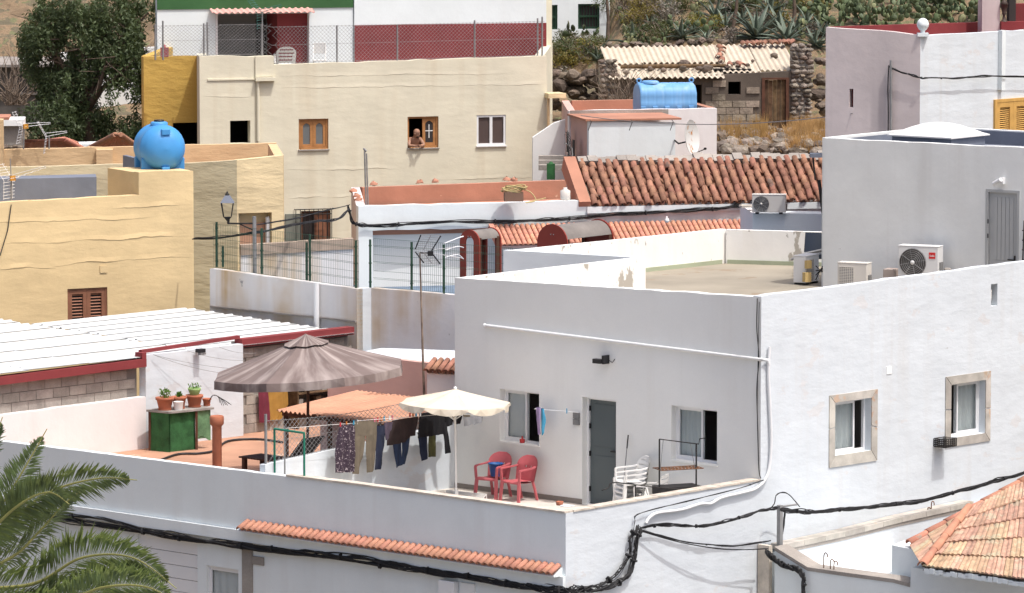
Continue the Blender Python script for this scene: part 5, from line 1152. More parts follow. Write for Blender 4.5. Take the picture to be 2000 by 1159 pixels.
# dry stone piers at both ends
def rockmesh(seed, sub=2):
    bm = bmesh.new(); bmesh.ops.create_icosphere(bm, subdivisions=sub, radius=1.0)
    for v in bm.verts:
        n_ = noise.noise(v.co * 1.1 + Vector((seed * 3.7, seed, 0))) + .4 * noise.noise(v.co * 2.7 + Vector((seed, 5, seed))); v.co *= 1 + .42 * n_
        v.co.x *= 1.15; v.co.z *= .8
    me = bpy.data.meshes.new('rock'); bm.to_mesh(me); bm.free(); return me
RM = [rockmesh(i) for i in range(6)]
for q in RM: q.materials.append(ROCK)
RML = [rockmesh(i + 20) for i in range(5)]
for q in RML: q.materials.append(ROCKL)
def rk(P, s, me=None, parent=None, name='stone'):
    me = me or random.choice(RM)
    M = Matrix.Translation(P) @ Matrix.Rotation(ru(0, 6.28), 4, 'Z') @ Matrix.Rotation(ru(-.4, .4), 4, 'X') @ Matrix.Diagonal((s * ru(.8, 1.3), s * ru(.8, 1.2), s * ru(.7, 1.1), 1))
    if parent is not None: return piece(name, me, parent, M)
    o = bpy.data.objects.new(name, me); COL.objects.link(o); o.matrix_world = M; return o
for (x0, x1, yt, yb, w) in ((1545, 1585, 88, 245, .05), (1170, 1203, 118, 215, .05)):
    r = FH.rect(x0, x1, yt, yb, w)
    MB().fbox(FH, r[0] + .04, r[2] - .04, zg_, r[3] - .08, -.5, .0).build('pier_core', MORTAR, hut)
    z = r[1]
    while z < r[3]:
        uu = r[0]; h = ru(.13, .22)
        while uu < r[2]:
            l = ru(.14, .30); rk(FH.p(min(uu + l / 2, r[2] - .05), z + h / 2, ru(-.03, .0)), l * .46, random.choice(RM + RML + RML), hut, 'stone'); uu += l
        z += h * .85
# roof sheets
RP = math.atan2(.62, 3.0)
def hutsheet(x0, x1, yf, yb, lift, nm='roof_sheet'):
    """corrugated sheet from the front eave (pixel row yf) to yb, on the sloping roof"""
    zf = FH.uv(1350, 147)[1]
    def dist(y):                                   # slope distance whose pixel row is y
        lo, hi = -.6, 4.5
        for _ in range(30):
            m = (lo + hi) / 2; P = FH.p(3, zf + m * math.tan(RP), -m); v = CAM - P; py = 579.5 - FPX * ((P - CAM).dot(_U)) / ((P - CAM).dot(_F))
            if py > y: lo = m
            else: hi = m
        return lo
    d0, d1 = dist(yf), dist(yb); u0, u1 = FH.uv(x0, yf, -d0)[0], FH.uv(x1, yf, -d0)[0]; nw = (u1 - u0) / .168
    N_ = int(nw * 6)
    fn = lambda x, y, o=0: FH.p(lerp(u0, u1, x) , zf + lerp(d0, d1, y) * math.tan(RP) + lift + .03 * math.sin(2 * math.pi * nw * x) + o + .008 * noise.noise(Vector((x * 3, y * 2, x0))), -lerp(d0, d1, y))
    mb = MB().grid(fn, N_, 2); mb.grid(lambda x, y: fn(1 - x, y, -.012), N_, 2)
    mb.add([fn(i / N_, 0) for i in range(N_ + 1)] + [fn(i / N_, 0, -.012) for i in range(N_ + 1)], [(i, N_ + 1 + i, N_ + 2 + i, i + 1) for i in range(N_)])
    mb.build(nm, SHEETC, hut); return zf
for x0, x1, yf, yb, l in ((1190, 1262, 151, 122, .0), (1260, 1340, 150.5, 121, .012), (1338, 1416, 150, 120, .0), (1185, 1258, 126, 94, .05), (1256, 1334, 125, 93, .06), (1332, 1412, 124, 92, .05), (1413, 1488, 142, 89, .03), (1486, 1559, 139.5, 87, .04)): ZH = hutsheet(x0, x1, yf, yb, l)
def onroof(px, py, lift=0.0):
    for i in range(60):
        d = i * .07 - .3; u, z = FH.uv(px, py, -d)
        if z <= ZH + d * math.tan(RP) + .06 or i == 59: return FH.p(u, ZH + d * math.tan(RP) + .06 + lift, -d)
MB().tube([onroof(1212, 135, .05), onroof(1300, 134, .06), onroof(1418, 133, .05)], [.06, .07, .05], 7).build('wooden_beam', WOODOLD, None, 'old wooden beam weighing down the hut roof sheets', 'beam')
RST = [(1336, 127, .14), (1334, 138, .11), (1270, 138, .10), (1296, 141, .09), (1366, 138, .10), (1381, 138, .13), (1420, 134, .08), (1512, 113, .10), (1550, 91, .09), (1549, 100, .10), (1553, 128, .12), (1223, 146, .10), (1432, 128, .07), (1442, 131, .07), (1460, 130, .06), (1470, 121, .05), (1408, 96, .06)]
for i, (x, y, s) in enumerate(RST):
    o = rk(onroof(x, y, s * .45), s, name='roof_stone'); tag(o, 'dark stone on the cream hut roof, %s counting from the bank of rocks' % ORD[sorted(RST).index((x, y, s))], 'stone', 'stones on the hut roof')
for i in range(17):
    x = 1192 + i * 14; o = rk(PY(x + ru(-4, 4), 88 + ru(-5, 4) - (i > 9) * 4, 153.3), ru(.09, .15), name='ridge_stone'); tag(o, 'dark stone in the row behind the hut roof, %s from the bank of rocks' % ORD[i], 'stone', 'stones behind the hut roof')
ht = half_tile(.36, .085, .10, .016, 6).mesh('loose_tile'); ht.materials.append(TILE)
for i, (x, y) in enumerate([(1403, 95), (1408, 103), (1406, 111), (1411, 119), (1425, 129), (1440, 128)] + [(1450 + 9 * j, 84 - j * .3) for j in range(12)]):
    o = bpy.data.objects.new('roof_tile', ht); COL.objects.link(o); o.matrix_world = Matrix.Translation(onroof(x, y, .05) if i < 6 else PY(x, y, 153.2)) @ Matrix.Rotation(ru(-.5, .5) + math.pi, 4, 'Z') @ Matrix.Rotation(-RP, 4, 'X')
    tag(o, 'loose clay tile lying on the hut roof, %s from the ridge down' % ORD[i] if i < 6 else 'clay tile in the row along the hut ridge, %s counting towards the stone pier' % ORD[i - 6], 'roof tile', 'tiles on the hut roof' if i < 6 else 'tiles along the hut ridge')
# ================================================================== FAR HOUSE WITH GREEN WINDOWS, LEFT SHEDS, SMALL RED ROOFS
FWh = Fr(PY(1130, 40, 160.0), 8)
fh = thing('far_white_house', 'small white house with dark green windows among the cacti', 'house', FWh.p(0, 4))
a, b = FWh.rect(1071, 1089, 10, 58), FWh.rect(1129, 1171, 8, 57)
MB().wall(FWh, [(FWh.uv(1040, 0)[0], 3), (FWh.uv(1191, 0)[0], 3), (FWh.uv(1191, 0)[0], 9.5), (FWh.uv(1040, 0)[0], 9.5)], [a, b], .25).build('wall', WHITE_SM, fh)
GRW = mat('dark_green_joinery', (.02, .055, .03), var=.1, rough=.5)
for r in (a, b):
    mb = MB(); t = .06
    for q in ((r[0], r[0] + t, r[1], r[3]), (r[2] - t, r[2], r[1], r[3]), (r[0] + t, r[2] - t, r[1], r[1] + t), (r[0] + t, r[2] - t, r[3] - t, r[3]), (r[0] + t, r[2] - t, (r[1] + r[3]) / 2 - .03, (r[1] + r[3]) / 2 + .03)): mb.fbox(FWh, *q, -.12, -.05)
    w_ = mb.build('window', GRW, fh); MB().fbox(FWh, r[0], r[2], r[1], r[3], -.16, -.125).build('pane', DGLASS, w_)
    ns = 6
    for i in range(ns): u_ = lerp(r[0] + t, r[2] - t, (i + .5) / ns); MB().fbox(FWh, u_ - .012, u_ + .012, r[1] + t, r[3] - t, -.124, -.10).build('bar', GRW, w_)
MB().prism([(q.x, q.y) for q in (FWh.p(-1.5, 0, -.26), FWh.p(1, 0, -.26), FWh.p(1, 0, -4), FWh.p(-1.5, 0, -4))], 3, 9.3).build('rear_block', WHITE_SM, fh)
FSh = Fr(PY(100, 150, 155.0), -6)
sh_ = thing('dark_shed', 'dark grey shed with small panes behind the pepper tree', 'shed', FSh.p(0, 2.5))
pw_ = [FSh.rect(36 + i * 26, 58 + i * 26, 148, 180) for i in range(3)]
MB().wall(FSh, [(FSh.uv(-40, 0)[0], 1), (FSh.uv(118, 0)[0], 1), (FSh.uv(118, 0)[0], FSh.uv(118, 128)[1]), (FSh.uv(-40, 0)[0], FSh.uv(0, 132)[1])], pw_, .2).build('wall', mat('dark_grey_render', (.12, .11, .10), var=.2, vscale=2), sh_)
for r in pw_: MB().fbox(FSh, r[0], r[2], r[1], r[3], -.1, -.08).build('pane', DGLASS, sh_); 
MB().fbox(FSh, FSh.uv(-40, 0)[0], FSh.uv(110, 0)[0], FSh.uv(50, 181)[1] - .06, FSh.uv(50, 181)[1], 0, .08).build('sill', CONC, sh_)
MB().prism([(q.x, q.y) for q in (FSh.p(-8, 0, .3), FSh.p(FSh.uv(122, 0)[0], 0, .3), FSh.p(FSh.uv(122, 0)[0], 0, -4), FSh.p(-8, 0, -4))], FSh.uv(100, 131)[1], FSh.uv(100, 126)[1]).build('roof_slab', CONC, sh_)
FWl = Fr(PY(200, 150, 158.0), 4)
wl = MB().wall(FWl, [(FWl.uv(112, 0)[0], 1), (FWl.uv(310, 0)[0], 1), FWl.uv(310, 92), FWl.uv(112, 104)], (), .3, jit=.02).build('white_yard_wall', GREYW, None, 'pale yard wall glimpsed through the pepper tree', 'wall')
def hiproof(name, label, pts, z, par_w):
    """four-sided tiled roof over pixel corners; rows of round tiles as ridged geometry"""
    a, b, c, d, r0, r1 = pts
    t = thing(name, label, 'roof', (a + b) / 2)
    for nm, q in (('front_slope', (a, b, r1, r0)), ('side_slope', (d, a, r0, r0)), ('side_slope', (b, c, r1, r1))):
        A, B, C_, D = q; up = (B - A).cross(D - A).normalized(); up = up if up.z > 0 else -up; nn = max(3, int((B - A).length / .22))
        def fn(x, y): 
            w_ = .045 * abs(math.sin(math.pi * nn * x)) + .02 * ((y * 4) % 1)
            return A.lerp(B, x).lerp(D.lerp(C_, x), y) + up * w_
        MB().grid(fn, nn * 6, 12).build(nm, TILER, t)
    MB().tube([d + (r0 - d) * .0, r0, r1, c], .07, 7).tube([a, r0], .07, 7).tube([b, r1], .07, 7).build('ridge', TILER, t)
    MB().prism([(q.x, q.y) for q in (a + Vector((.2, .2, 0)), b + Vector((-.2, .2, 0)), c, d)], a.z - 2.5, a.z - .04).build('wall', WHITE_SM, t)
hiproof('small_red_roof', 'low red hip roof behind the tan parapet, nearer the pepper tree trunk', [PZ(2, 297, 3.5), PZ(172, 296, 3.5), PZ(150, 281, 3.5), PZ(20, 281, 3.5), PZ(34, 277, 3.9), PZ(125, 272, 3.95)], 0, 0)
hiproof('small_red_roof', 'steep weathered red hip roof beside the blue round tank', [PZ(160, 297, 3.5), PZ(285, 297, 3.5), PZ(258, 284, 3.5), PZ(185, 284, 3.5), PZ(225, 263, 4.25), PZ(236, 263, 4.25)], 0, 0)
MB().wall(Fr(PY(200, 290, 144), 4), [(-2.6, 1), (2.2, 1), (2.2, 3.55), (-2.6, 3.45)], (), 1.0).build('white_flat_roof', WHITE_SM, None, 'white flat roof edge under the pepper tree', 'roof')
FLb = Fr(PY(25, 260, 139), 3)
lb_ = thing('stone_outbuilding', 'dark volcanic stone outbuilding with pale flat roof', 'outbuilding', FLb.p(0, 1)); 
MB().fbox(FLb, -1.6, .25, 1, FLb.uv(20, 246)[1], -.8, -.02).build('wall_core', MORTAR, lb_)
for i in range(7):
    for j in range(5): rk(FLb.p(-.6 + i * .13 + (j % 2) * .06, 3.3 + j * .12, -.02), .085, None, lb_, 'stone')
MB().fbox(FLb, -1.8, .3, FLb.uv(20, 246)[1] + .002, FLb.uv(20, 234)[1], -1.2, .12).build('roof_slab', GREYW, lb_)
MB().fbox(FLb, -1.85, -.1, FLb.uv(20, 234)[1] + .002, FLb.uv(20, 229)[1], -1.2, .12).build('roof_tiles', TILER, lb_)
# ================================================================== VEGETATION
def pad_mesh():
    mb = MB(); n = 8; vs = [Vector((0, 0, 0))]; rings = [(.35, .10), (.85, .30), (1.0, .60), (.75, .86)]
    for r, z in rings:
        for j in range(n): a = 2 * math.pi * j / n; vs.append(Vector((math.cos(a) * r * .42, math.sin(a) * r * .075, z)))
    vs.append(Vector((0, 0, 1.0))); fs = [(0, 1 + (j + 1) % n, 1 + j) for j in range(n)]
    for i in range(3):
        for j in range(n): a, b = 1 + i * n + j, 1 + i * n + (j + 1) % n; fs.append((a, b, b + n, a + n))
    fs += [(1 + 3 * n + j, 1 + 3 * n + (j + 1) % n, len(vs) - 1) for j in range(n)]
    return mb.add(vs, fs, smooth=True)
PADS = []
for m_ in (OPUN, OPUN2):
    me = pad_mesh().mesh('pad'); me.materials.append(m_); PADS.append(me)
def opuntia(P, size, npads, kind, label, group):
    t = thing('prickly_pear', label, 'cactus', P, group); stack = []
    for i in range(max(2, npads // 7)):
        M = Matrix.Translation(P + Vector((ru(-.5, .5) * size, ru(-.3, .3) * size, -.05))) @ Matrix.Rotation(ru(0, 6.28), 4, 'Z') @ Matrix.Rotation(ru(-.5, .5), 4, 'Y') @ Matrix.Rotation(ru(-.3, .3), 4, 'X'); stack.append((M, size * ru(.42, .55), 0))
    cnt = 0
    while stack and cnt < npads:
        M, s, lv = stack.pop(0); piece('pad', PADS[kind if rnd() < .9 else 1 - kind], t, M @ Matrix.Diagonal((s, s, s, 1))); cnt += 1
        for k in range(2 if rnd() < .6 else 1 if rnd() < .7 else 3):
            a = ru(-1.1, 1.1); top = Vector((math.sin(a) * .36 * s, 0, s * (.62 + .36 * math.cos(a))))
            stack.append((M @ Matrix.Translation(top) @ Matrix.Rotation(ru(-.9, .9), 4, 'Z') @ Matrix.Rotation(a * .8, 4, 'Y') @ Matrix.Rotation(ru(-.45, .45), 4, 'X'), s * ru(.8, .98), lv + 1))
    return t
def agave_leaf():
    mb = MB(); vs = []; st = [(0, .055, 0), (.25, .075, .01), (.55, .06, .02), (.82, .03, .01), (1.0, .002, 0)]
    for x, w_, z in st:
        zz = z + .16 * x * x * -1.0
        vs += [Vector((x, -w_, zz + w_ * .45)), Vector((x, 0, zz)), Vector((x, w_, zz + w_ * .45)), Vector((x, 0, zz - w_ * .35))]
    fs = []
    for i in range(4):
        for j in range(4): fs.append((4 * i + j, 4 * i + (j + 1) % 4, 4 * i + 4 + (j + 1) % 4, 4 * i + 4 + j))
    return mb.add(vs, [tuple(reversed(f)) for f in fs], smooth=True)
AGL = agave_leaf().mesh('agave_leaf'); AGL.materials.append(AGAVE)
def agave(P, R, n, label, tilt=0.0, group='agaves on the slope'):
    t = thing('agave', label, 'agave', P, group)
    for i in range(n):
        az = i * 2.39996 + ru(-.2, .2); el = lerp(1.35, .05, (i / n) ** .8) + ru(-.12, .12); s = R * ru(.8, 1.12)
        M = Matrix.Translation(P + Vector((0, 0, .05))) @ Matrix.Rotation(tilt, 4, 'X') @ Matrix.Rotation(az, 4, 'Z') @ Matrix.Rotation(-el, 4, 'Y') @ Matrix.Rotation(ru(-.3, .3), 4, 'X') @ Matrix.Diagonal((s, s * ru(1.0, 1.35), s * ru(.6, 1.5), 1))
        piece('leaf', AGL, t, M)
    return t
def leaves(mb, c, r, n, size, droop=0.0, flat=1.0, asp=.42):
    for _ in range(n):
        while True:
            d = Vector((ru(-1, 1), ru(-1, 1), ru(-1, 1)))
            if .15 < d.length < 1: break
        p = c + Vector((d.x * r.x, d.y * r.y, d.z * r.z)); a = Vector((ru(-1, 1), ru(-1, 1), ru(-1, 1) - droop)).normalized(); b = a.orthogonal().normalized(); b = (Matrix.Rotation(ru(0, 6.28), 3, a) @ b)
        s = size * ru(.6, 1.35); mb.add([p - b * s * asp * .5, p + a * s * .5 - b * s * asp * .35, p + a * s, p + a * s * .5 + b * s * asp * .5], [(0, 1, 2, 3)])
def shrub(P, rx, rz, n, m, label, cat='shrub', group='scrub bushes on the slope', size=.10, stem=TWIG):
    t = thing('scrub_bush', label, cat, P, group); mb = MB()
    k = max(4, n // 60)
    for i in range(k):
        c = P + Vector((ru(-.7, .7) * rx, ru(-.6, .6) * rx, rz * ru(.25, .8))); leaves(mb, c, Vector((rx * .42, rx * .42, rz * .34)), n // k, size, asp=.34)
    mb.build('foliage', m, t); sm = MB()
    for i in range(7): sm.tube([P + Vector((ru(-.08, .08), ru(-.08, .08), -.1)), P + Vector((ru(-.4, .4) * rx, ru(-.4, .4) * rx, rz * .5)), P + Vector((ru(-.9, .9) * rx, ru(-.7, .7) * rx, rz * ru(.75, 1.05)))], [.02, .014, .005], 4)
    sm.build('stem', stem, t); return t
# prickly pears on the upper right slope, behind the mauve house
OP = []
for y0, xs in ((42, range(1600, 1920, 27)), (26, range(1612, 1925, 30)), (8, range(1560, 1930, 33)), (-8, range(1300, 1930, 44))):
    for k, x in enumerate(xs): OP.append((x + ru(-8, 8), y0 + ru(-5, 5), {42: 'front', 26: 'second', 8: 'third', -8: 'rear'}[y0], k))
for i, (x, y, rw_, k) in enumerate(OP):
    if 1430 < x < 1560 and y > 5: continue
    opuntia(onground(x, y + 14, 154), .55 if y > 0 else .6, 16, 0, ('prickly pear, %s row of the thicket above the mauve house, %s from the hut' if x > 1590 else 'prickly pear at the top of the slope, %s row, %s from the far white house') % (rw_, ORD[k]), 'prickly pears above the mauve house' if x > 1590 else 'prickly pears at the top of the slope')
for x, y, s, n, lab in ((1098, 82, .55, 12, 'prickly pear just below the green window of the far white house'), (1120, 74, .6, 14, 'prickly pear between the two green windows'), (1212, 92, .5, 10, 'pale prickly pear at the corner of the hut roof'), (1226, 76, .5, 10, 'yellowish prickly pear up the bank behind the hut'),
                    (1345, 24, .55, 12, 'prickly pear beside the yellow scrub on the slope'), (1580, 64, .55, 10, 'prickly pear at the right end of the hut'), (1330, 66, .5, 10, 'prickly pear above the middle of the hut roof'), (1600, 30, .6, 12, 'prickly pear left of the thicket'), (1140, 66, .5, 9, 'small prickly pear by the house wall')):
    opuntia(onground(x, y + 12, 154), s, n, 1 if 'pale' in lab or 'yellow' in lab else 0, lab, 'prickly pears round the hut')
for x, y, R, n, lab in ((1478, 72, 1.15, 26, 'largest blue grey agave above the hut roof'), (1535, 78, .95, 20, 'agave with long drooping leaves at the hut corner'), (1398, 36, .85, 16, 'blue agave left of the largest agave'), (1556, 62, .8, 16, 'agave in front of the prickly pear thicket'), (1166, 116, .8, 15, 'agave hanging over the bank left of the hut'), (1330, 70, .75, 14, 'small agave behind the hut roof middle'), (1440, 14, .8, 15, 'agave near the top of the slope'), (1505, 22, .9, 16, 'upper agave behind the largest agave'), (1590, 84, .8, 14, 'agave leaning over the stone pier')):
    agave(onground(x, y + 8, 153.8), R, n, lab)
AGX = [(1268, 50), (1300, 20), (1355, 62), (1418, 52), (1450, 40), (1520, 50), (1575, 46), (1608, 66), (1235, 84), (1380, 76), (1600, 92)]
for i, (x, y) in enumerate(AGX): agave(onground(x, y + 6, 153.8), ru(.5, .85), 13, 'smaller grey green agave in the scrub above the hut, %s from the far white house' % ORD[sorted(AGX).index((x, y))])
for k, (x, y) in enumerate(((1222, 34), (1256, 62), (1310, 60), (1350, 44), (1395, 64), (1415, 20), (1460, 6), (1530, 12), (1570, 30), (1270, 84), (1300, 84), (1585, 8))): opuntia(onground(x, y + 10, 153.8), ru(.4, .5), 11, 0, 'small prickly pear in the scrub, ' + ('upslope of the hut corner', 'over the cream sheets near the bank', 'over the middle sheets', 'beside the low yellow bush', 'above the loose tiles', 'left of the upper agave', 'right of the upper agave', 'near the thin dark trunk', 'left of the thicket', 'close behind the hut ridge stones', 'close behind the hut beam', 'at the frame top beside the thicket')[k], 'small prickly pears above the hut')
for x, y, rx, rz, n, m, lab in ((1236, 44, .7, .7, 700, SHRUBY, 'yellow flowering scrub bush near the far house'), (1262, 26, .7, .8, 700, SHRUBY, 'tall yellow scrub bush by the tree trunk'), (1300, 44, .75, .9, 800, SHRUBG, 'grey leafless bush on the slope'), (1282, 14, .7, .7, 600, SHRUBG, 'upper grey bush near the frame top'), (1375, 50, .65, .5, 600, SHRUBY, 'low yellow bush above the hut'), (1250, 70, .6, .5, 500, SHRUBN, 'green low bush behind the roof corner'), (1110, 108, .8, .7, 800, SHRUBN, 'green brown bush on the bank by the cream house'), (1095, 124, .6, .5, 500, SHRUBY, 'yellowish bush at the bank edge'), (1145, 94, .7, .6, 600, SHRUBN, 'bush below the far house wall'), (1290, 76, .7, .5, 500, SHRUBN, 'bush right behind the hut ridge'), (1585, 20, .7, .8, 600, SHRUBY, 'yellow green bush left of the thicket'), (1420, 76, .6, .4, 400, SHRUBG, 'dry bush above the loose tiles'), (1360, 12, .7, .6, 500, SHRUBN, 'green bush near the frame top'), (1210, 12, .8, .9, 700, SHRUBN, 'dark bush beside the far house'), (1195, 40, .5, .8, 500, SHRUBN, 'narrow bush against the far house corner'), (1085, 140, .5, .4, 400, SHRUBG, 'dry bush over the rock face')):
    shrub(onground(x, y + 10, 153.6), rx, rz, n, m, lab)
SCN = {}
for i in range(46):
    x, y = (ru(1195, 1600), ru(-4, 84)) if i < 34 else (ru(1078, 1170), ru(78, 130)); P = onground(x, y, 153.6); m_ = random.choice((SHRUBN, SHRUBN, SHRUBG, SHRUBY, SHRUBG))
    SCN[m_] = SCN.get(m_, -1) + 1; sw = 'between agaves' if 1380 < x < 1560 else 'nearer the far white house' if x < 1300 else 'above the cream roof sheets' if x < 1400 else 'near the thicket'; sw += ', low down' if y > 55 else ', halfway up' if y > 25 else ', high up'
    shrub(P, ru(.3, .55), ru(.25, .5), 260, m_, {SHRUBN: 'low green scrub bush on the slope ' + sw, SHRUBG: 'low grey dry scrub bush on the slope ' + sw, SHRUBY: 'low yellowish scrub bush on the slope ' + sw}[m_] if i < 34 else 'low scrub bush on the bank beside the cream house, ' + ('lower ' if y > 105 else 'upper ') + ('near the wall' if x < 1115 else 'near the hut'))
# bare trunks on the slope
for x0, y0, x1, y1, lab in ((1186, 88, 1184, -20, 'thin bare trunk beside the far house'), (1428, 60, 1442, -30, 'leaning bare trunk between the agaves'), (1548, 60, 1550, -30, 'thin dark trunk before the thicket')):
    P = onground(x0, y0 + 6, 153.8); Qp = PY(x1, y1, P.y + .3)
    MB().tube([P - Vector((0, 0, .2)), P.lerp(Qp, .5) + Vector((.05, 0, 0)), Qp], [.07, .055, .04], 7).build('tree_trunk', BARK, None, lab, 'trunk')
# rock face left of the hut and stones on the dry ground
for i in range(80):
    x, y = ru(1078, 1180), ru(142, 215); o = rk(PY(x, y, 152.4 + ru(0, .5)), ru(.09, .24), name='bank_rock'); tag(o, 'dark basalt rock in the bank left of the hut', 'rock', 'rocks in the bank')
for i in range(14):
    x, y = ru(1583, 1612), ru(100, 250); o = rk(PY(x, y, 151.6), ru(.10, .22), name='bank_rock'); tag(o, 'rock in the bank right of the hut pier', 'rock', 'rocks right of the hut')
def nearground(px, py):
    r = ray(px, py); t = 139.0
    while t < 153:
        P = CAM + r * (t / r.y)
        if P.z < hgt(P.x, P.y): return P
        t += .05
    return P
for i in range(150):
    x = ru(1402, 1612); y = ru(262, 302) if rnd() < .8 else ru(248, 262); P = nearground(x, y); o = rk(P + Vector((0, 0, .03)), ru(.07, .25) * (1 if y > 262 else .7), random.choice(RM + RML + RML + RML), name='field_stone'); tag(o, 'loose stone on the dry ground below the hut', 'stone', 'stones below the hut')
def grass(name, n, xr, yr, lab, h=.28, m=DRYG):
    mb = MB()
    for i in range(n):
        P = nearground(ru(*xr), ru(*yr))
        for k in range(9):
            a = Vector((ru(-.10, .10), ru(-.10, .10), 0)); tip = P + a * 2.2 + Vector((ru(-.08, .08), ru(-.08, .08), h * ru(.5, 1.3))); w_ = Vector((.008, .004, 0))
            mb.add([P + a - w_, P + a + w_, tip], [(0, 1, 2)])
    mb.build(name, m, None, lab, 'grass', kind='stuff', loc=PY((xr[0] + xr[1]) / 2, 260, 147))
grass('dry_grass', 420, (1400, 1614), (246, 300), 'dry straw coloured grass below the hut', .20); grass('dry_weeds', 130, (1410, 1500), (240, 275), 'taller dry weeds by the hut wall', .5, DRYG)
grass('hut_dead_grass', 200, (1540, 1612), (246, 300), 'dead grass by the stone pier', .4)
# bare twiggy bush left of the blue cistern, and one far left
def twigs(P, n, L, lab):
    mb = MB()
    for i in range(n):
        p = P + Vector((ru(-.3, .3), ru(-.2, .2), 0)); d = Vector((ru(-.8, .8), ru(-.4, .4), ru(.5, 1.2))).normalized(); pts = [p]
        for k in range(5): d = (d + Vector((ru(-.5, .5), ru(-.4, .4), ru(-.35, .25)))).normalized(); p = p + d * L / 5; pts.append(p)
        mb.tube(pts, [.018, .014, .011, .008, .006, .003], 4)
    mb.build('bare_bush', TWIG, None, lab, 'bush', loc=P)
twigs(PY(1215, 214, 146.5), 40, 1.5, 'tangle of bare brown twigs left of the blue cistern'); twigs(PY(30, 205, 152), 60, 1.9, 'bare grey bush in front of the dark shed'); twigs(PY(250, 130, 152), 30, 1.3, 'bare twigs behind the pepper tree')
# pepper tree ------------------------------------------------------------------
def pepper():
    B0 = PY(165, 330, 147.0); t = thing('pepper_tree', 'large drooping dark green pepper tree behind the yellow houses', 'tree', B0)
    tr = MB(); limbs = []
    j = PY(170, 215, 147); tr.tube([B0 - Vector((0, 0, 1)), B0.lerp(j, .5) + Vector((.1, 0, 0)), j], [.24, .20, .17], 9)
    for x, y, dy in ((95, 70, -.6), (150, 20, .4), (215, 30, -.4), (265, 60, .5), (250, 130, -.8), (85, 140, .6), (205, 130, -1.0), (290, 25, .2), (160, 90, -.9), (60, 30, .3)):
        e = PY(x, y, 147 + dy); m_ = j.lerp(e, .5) + Vector((ru(-.2, .2), ru(-.2, .2), ru(0, .35))); tr.tube([j, m_, e], [.11, .07, .025], 6); limbs.append((m_, e))
        for q in range(5): a = m_.lerp(e, ru(.2, 1)); tr.tube([a, a + Vector((ru(-.5, .5), ru(-.5, .5), ru(-.1, .4))), a + Vector((ru(-.9, .9), ru(-.8, .8), ru(-.5, .3)))], [.03, .018, .006], 4)
    tr.build('trunk', BARK, t)
    blobs = [(100, 95, 52, 62, 1.0), (155, 55, 62, 62, 1.0), (225, 70, 60, 65, 1.0), (262, 115, 40, 70, .9), (130, 160, 62, 48, 1.0), (205, 175, 80, 68, 1.3), (245, 225, 45, 55, 1.0), (120, 225, 70, 52, 1.2), (185, 245, 90, 42, 1.2), (85, 40, 48, 42, .8), (180, -5, 110, 42, 1.0), (285, 20, 40, 50, .8), (75, 215, 35, 40, .8), (280, 190, 22, 70, .7), (60, 80, 24, 40, .6)]
    mb = MB()
    for (x, y, rx, ry, dep) in blobs:
        k = int(rx * ry / 17)
        for i in range(k):
            while True:
                a, b, c = ru(-1, 1), ru(-1, 1), ru(-1, 1)
                if .45 < a * a + b * b + c * c < 1: break
            P = PY(x + a * rx, y + b * ry, 147 + c * dep * 1.1)
            if noise.noise(P * .75) < -.12 or noise.noise(P * 2.1) < -.38: continue
            L = ru(.35, .85)
            for q in range(32):                                        # a hanging spray of narrow leaflets
                f = rnd(); p = P + Vector((ru(-.11, .11) * (1 - f * .4), ru(-.11, .11), -L * f)); a2 = Vector((ru(-1, 1), ru(-1, 1), ru(-1.4, .1))).normalized(); s = ru(.09, .17); b2 = a2.cross(Vector((ru(-1, 1), ru(-1, 1), .3))).normalized() * s * .16
                mb.add([p - b2 * .5, p + a2 * s * .5 - b2, p + a2 * s, p + a2 * s * .5 + b2], [(0, 1, 2, 3)])
    mb.build('crown', PEPPER, t)
pepper()
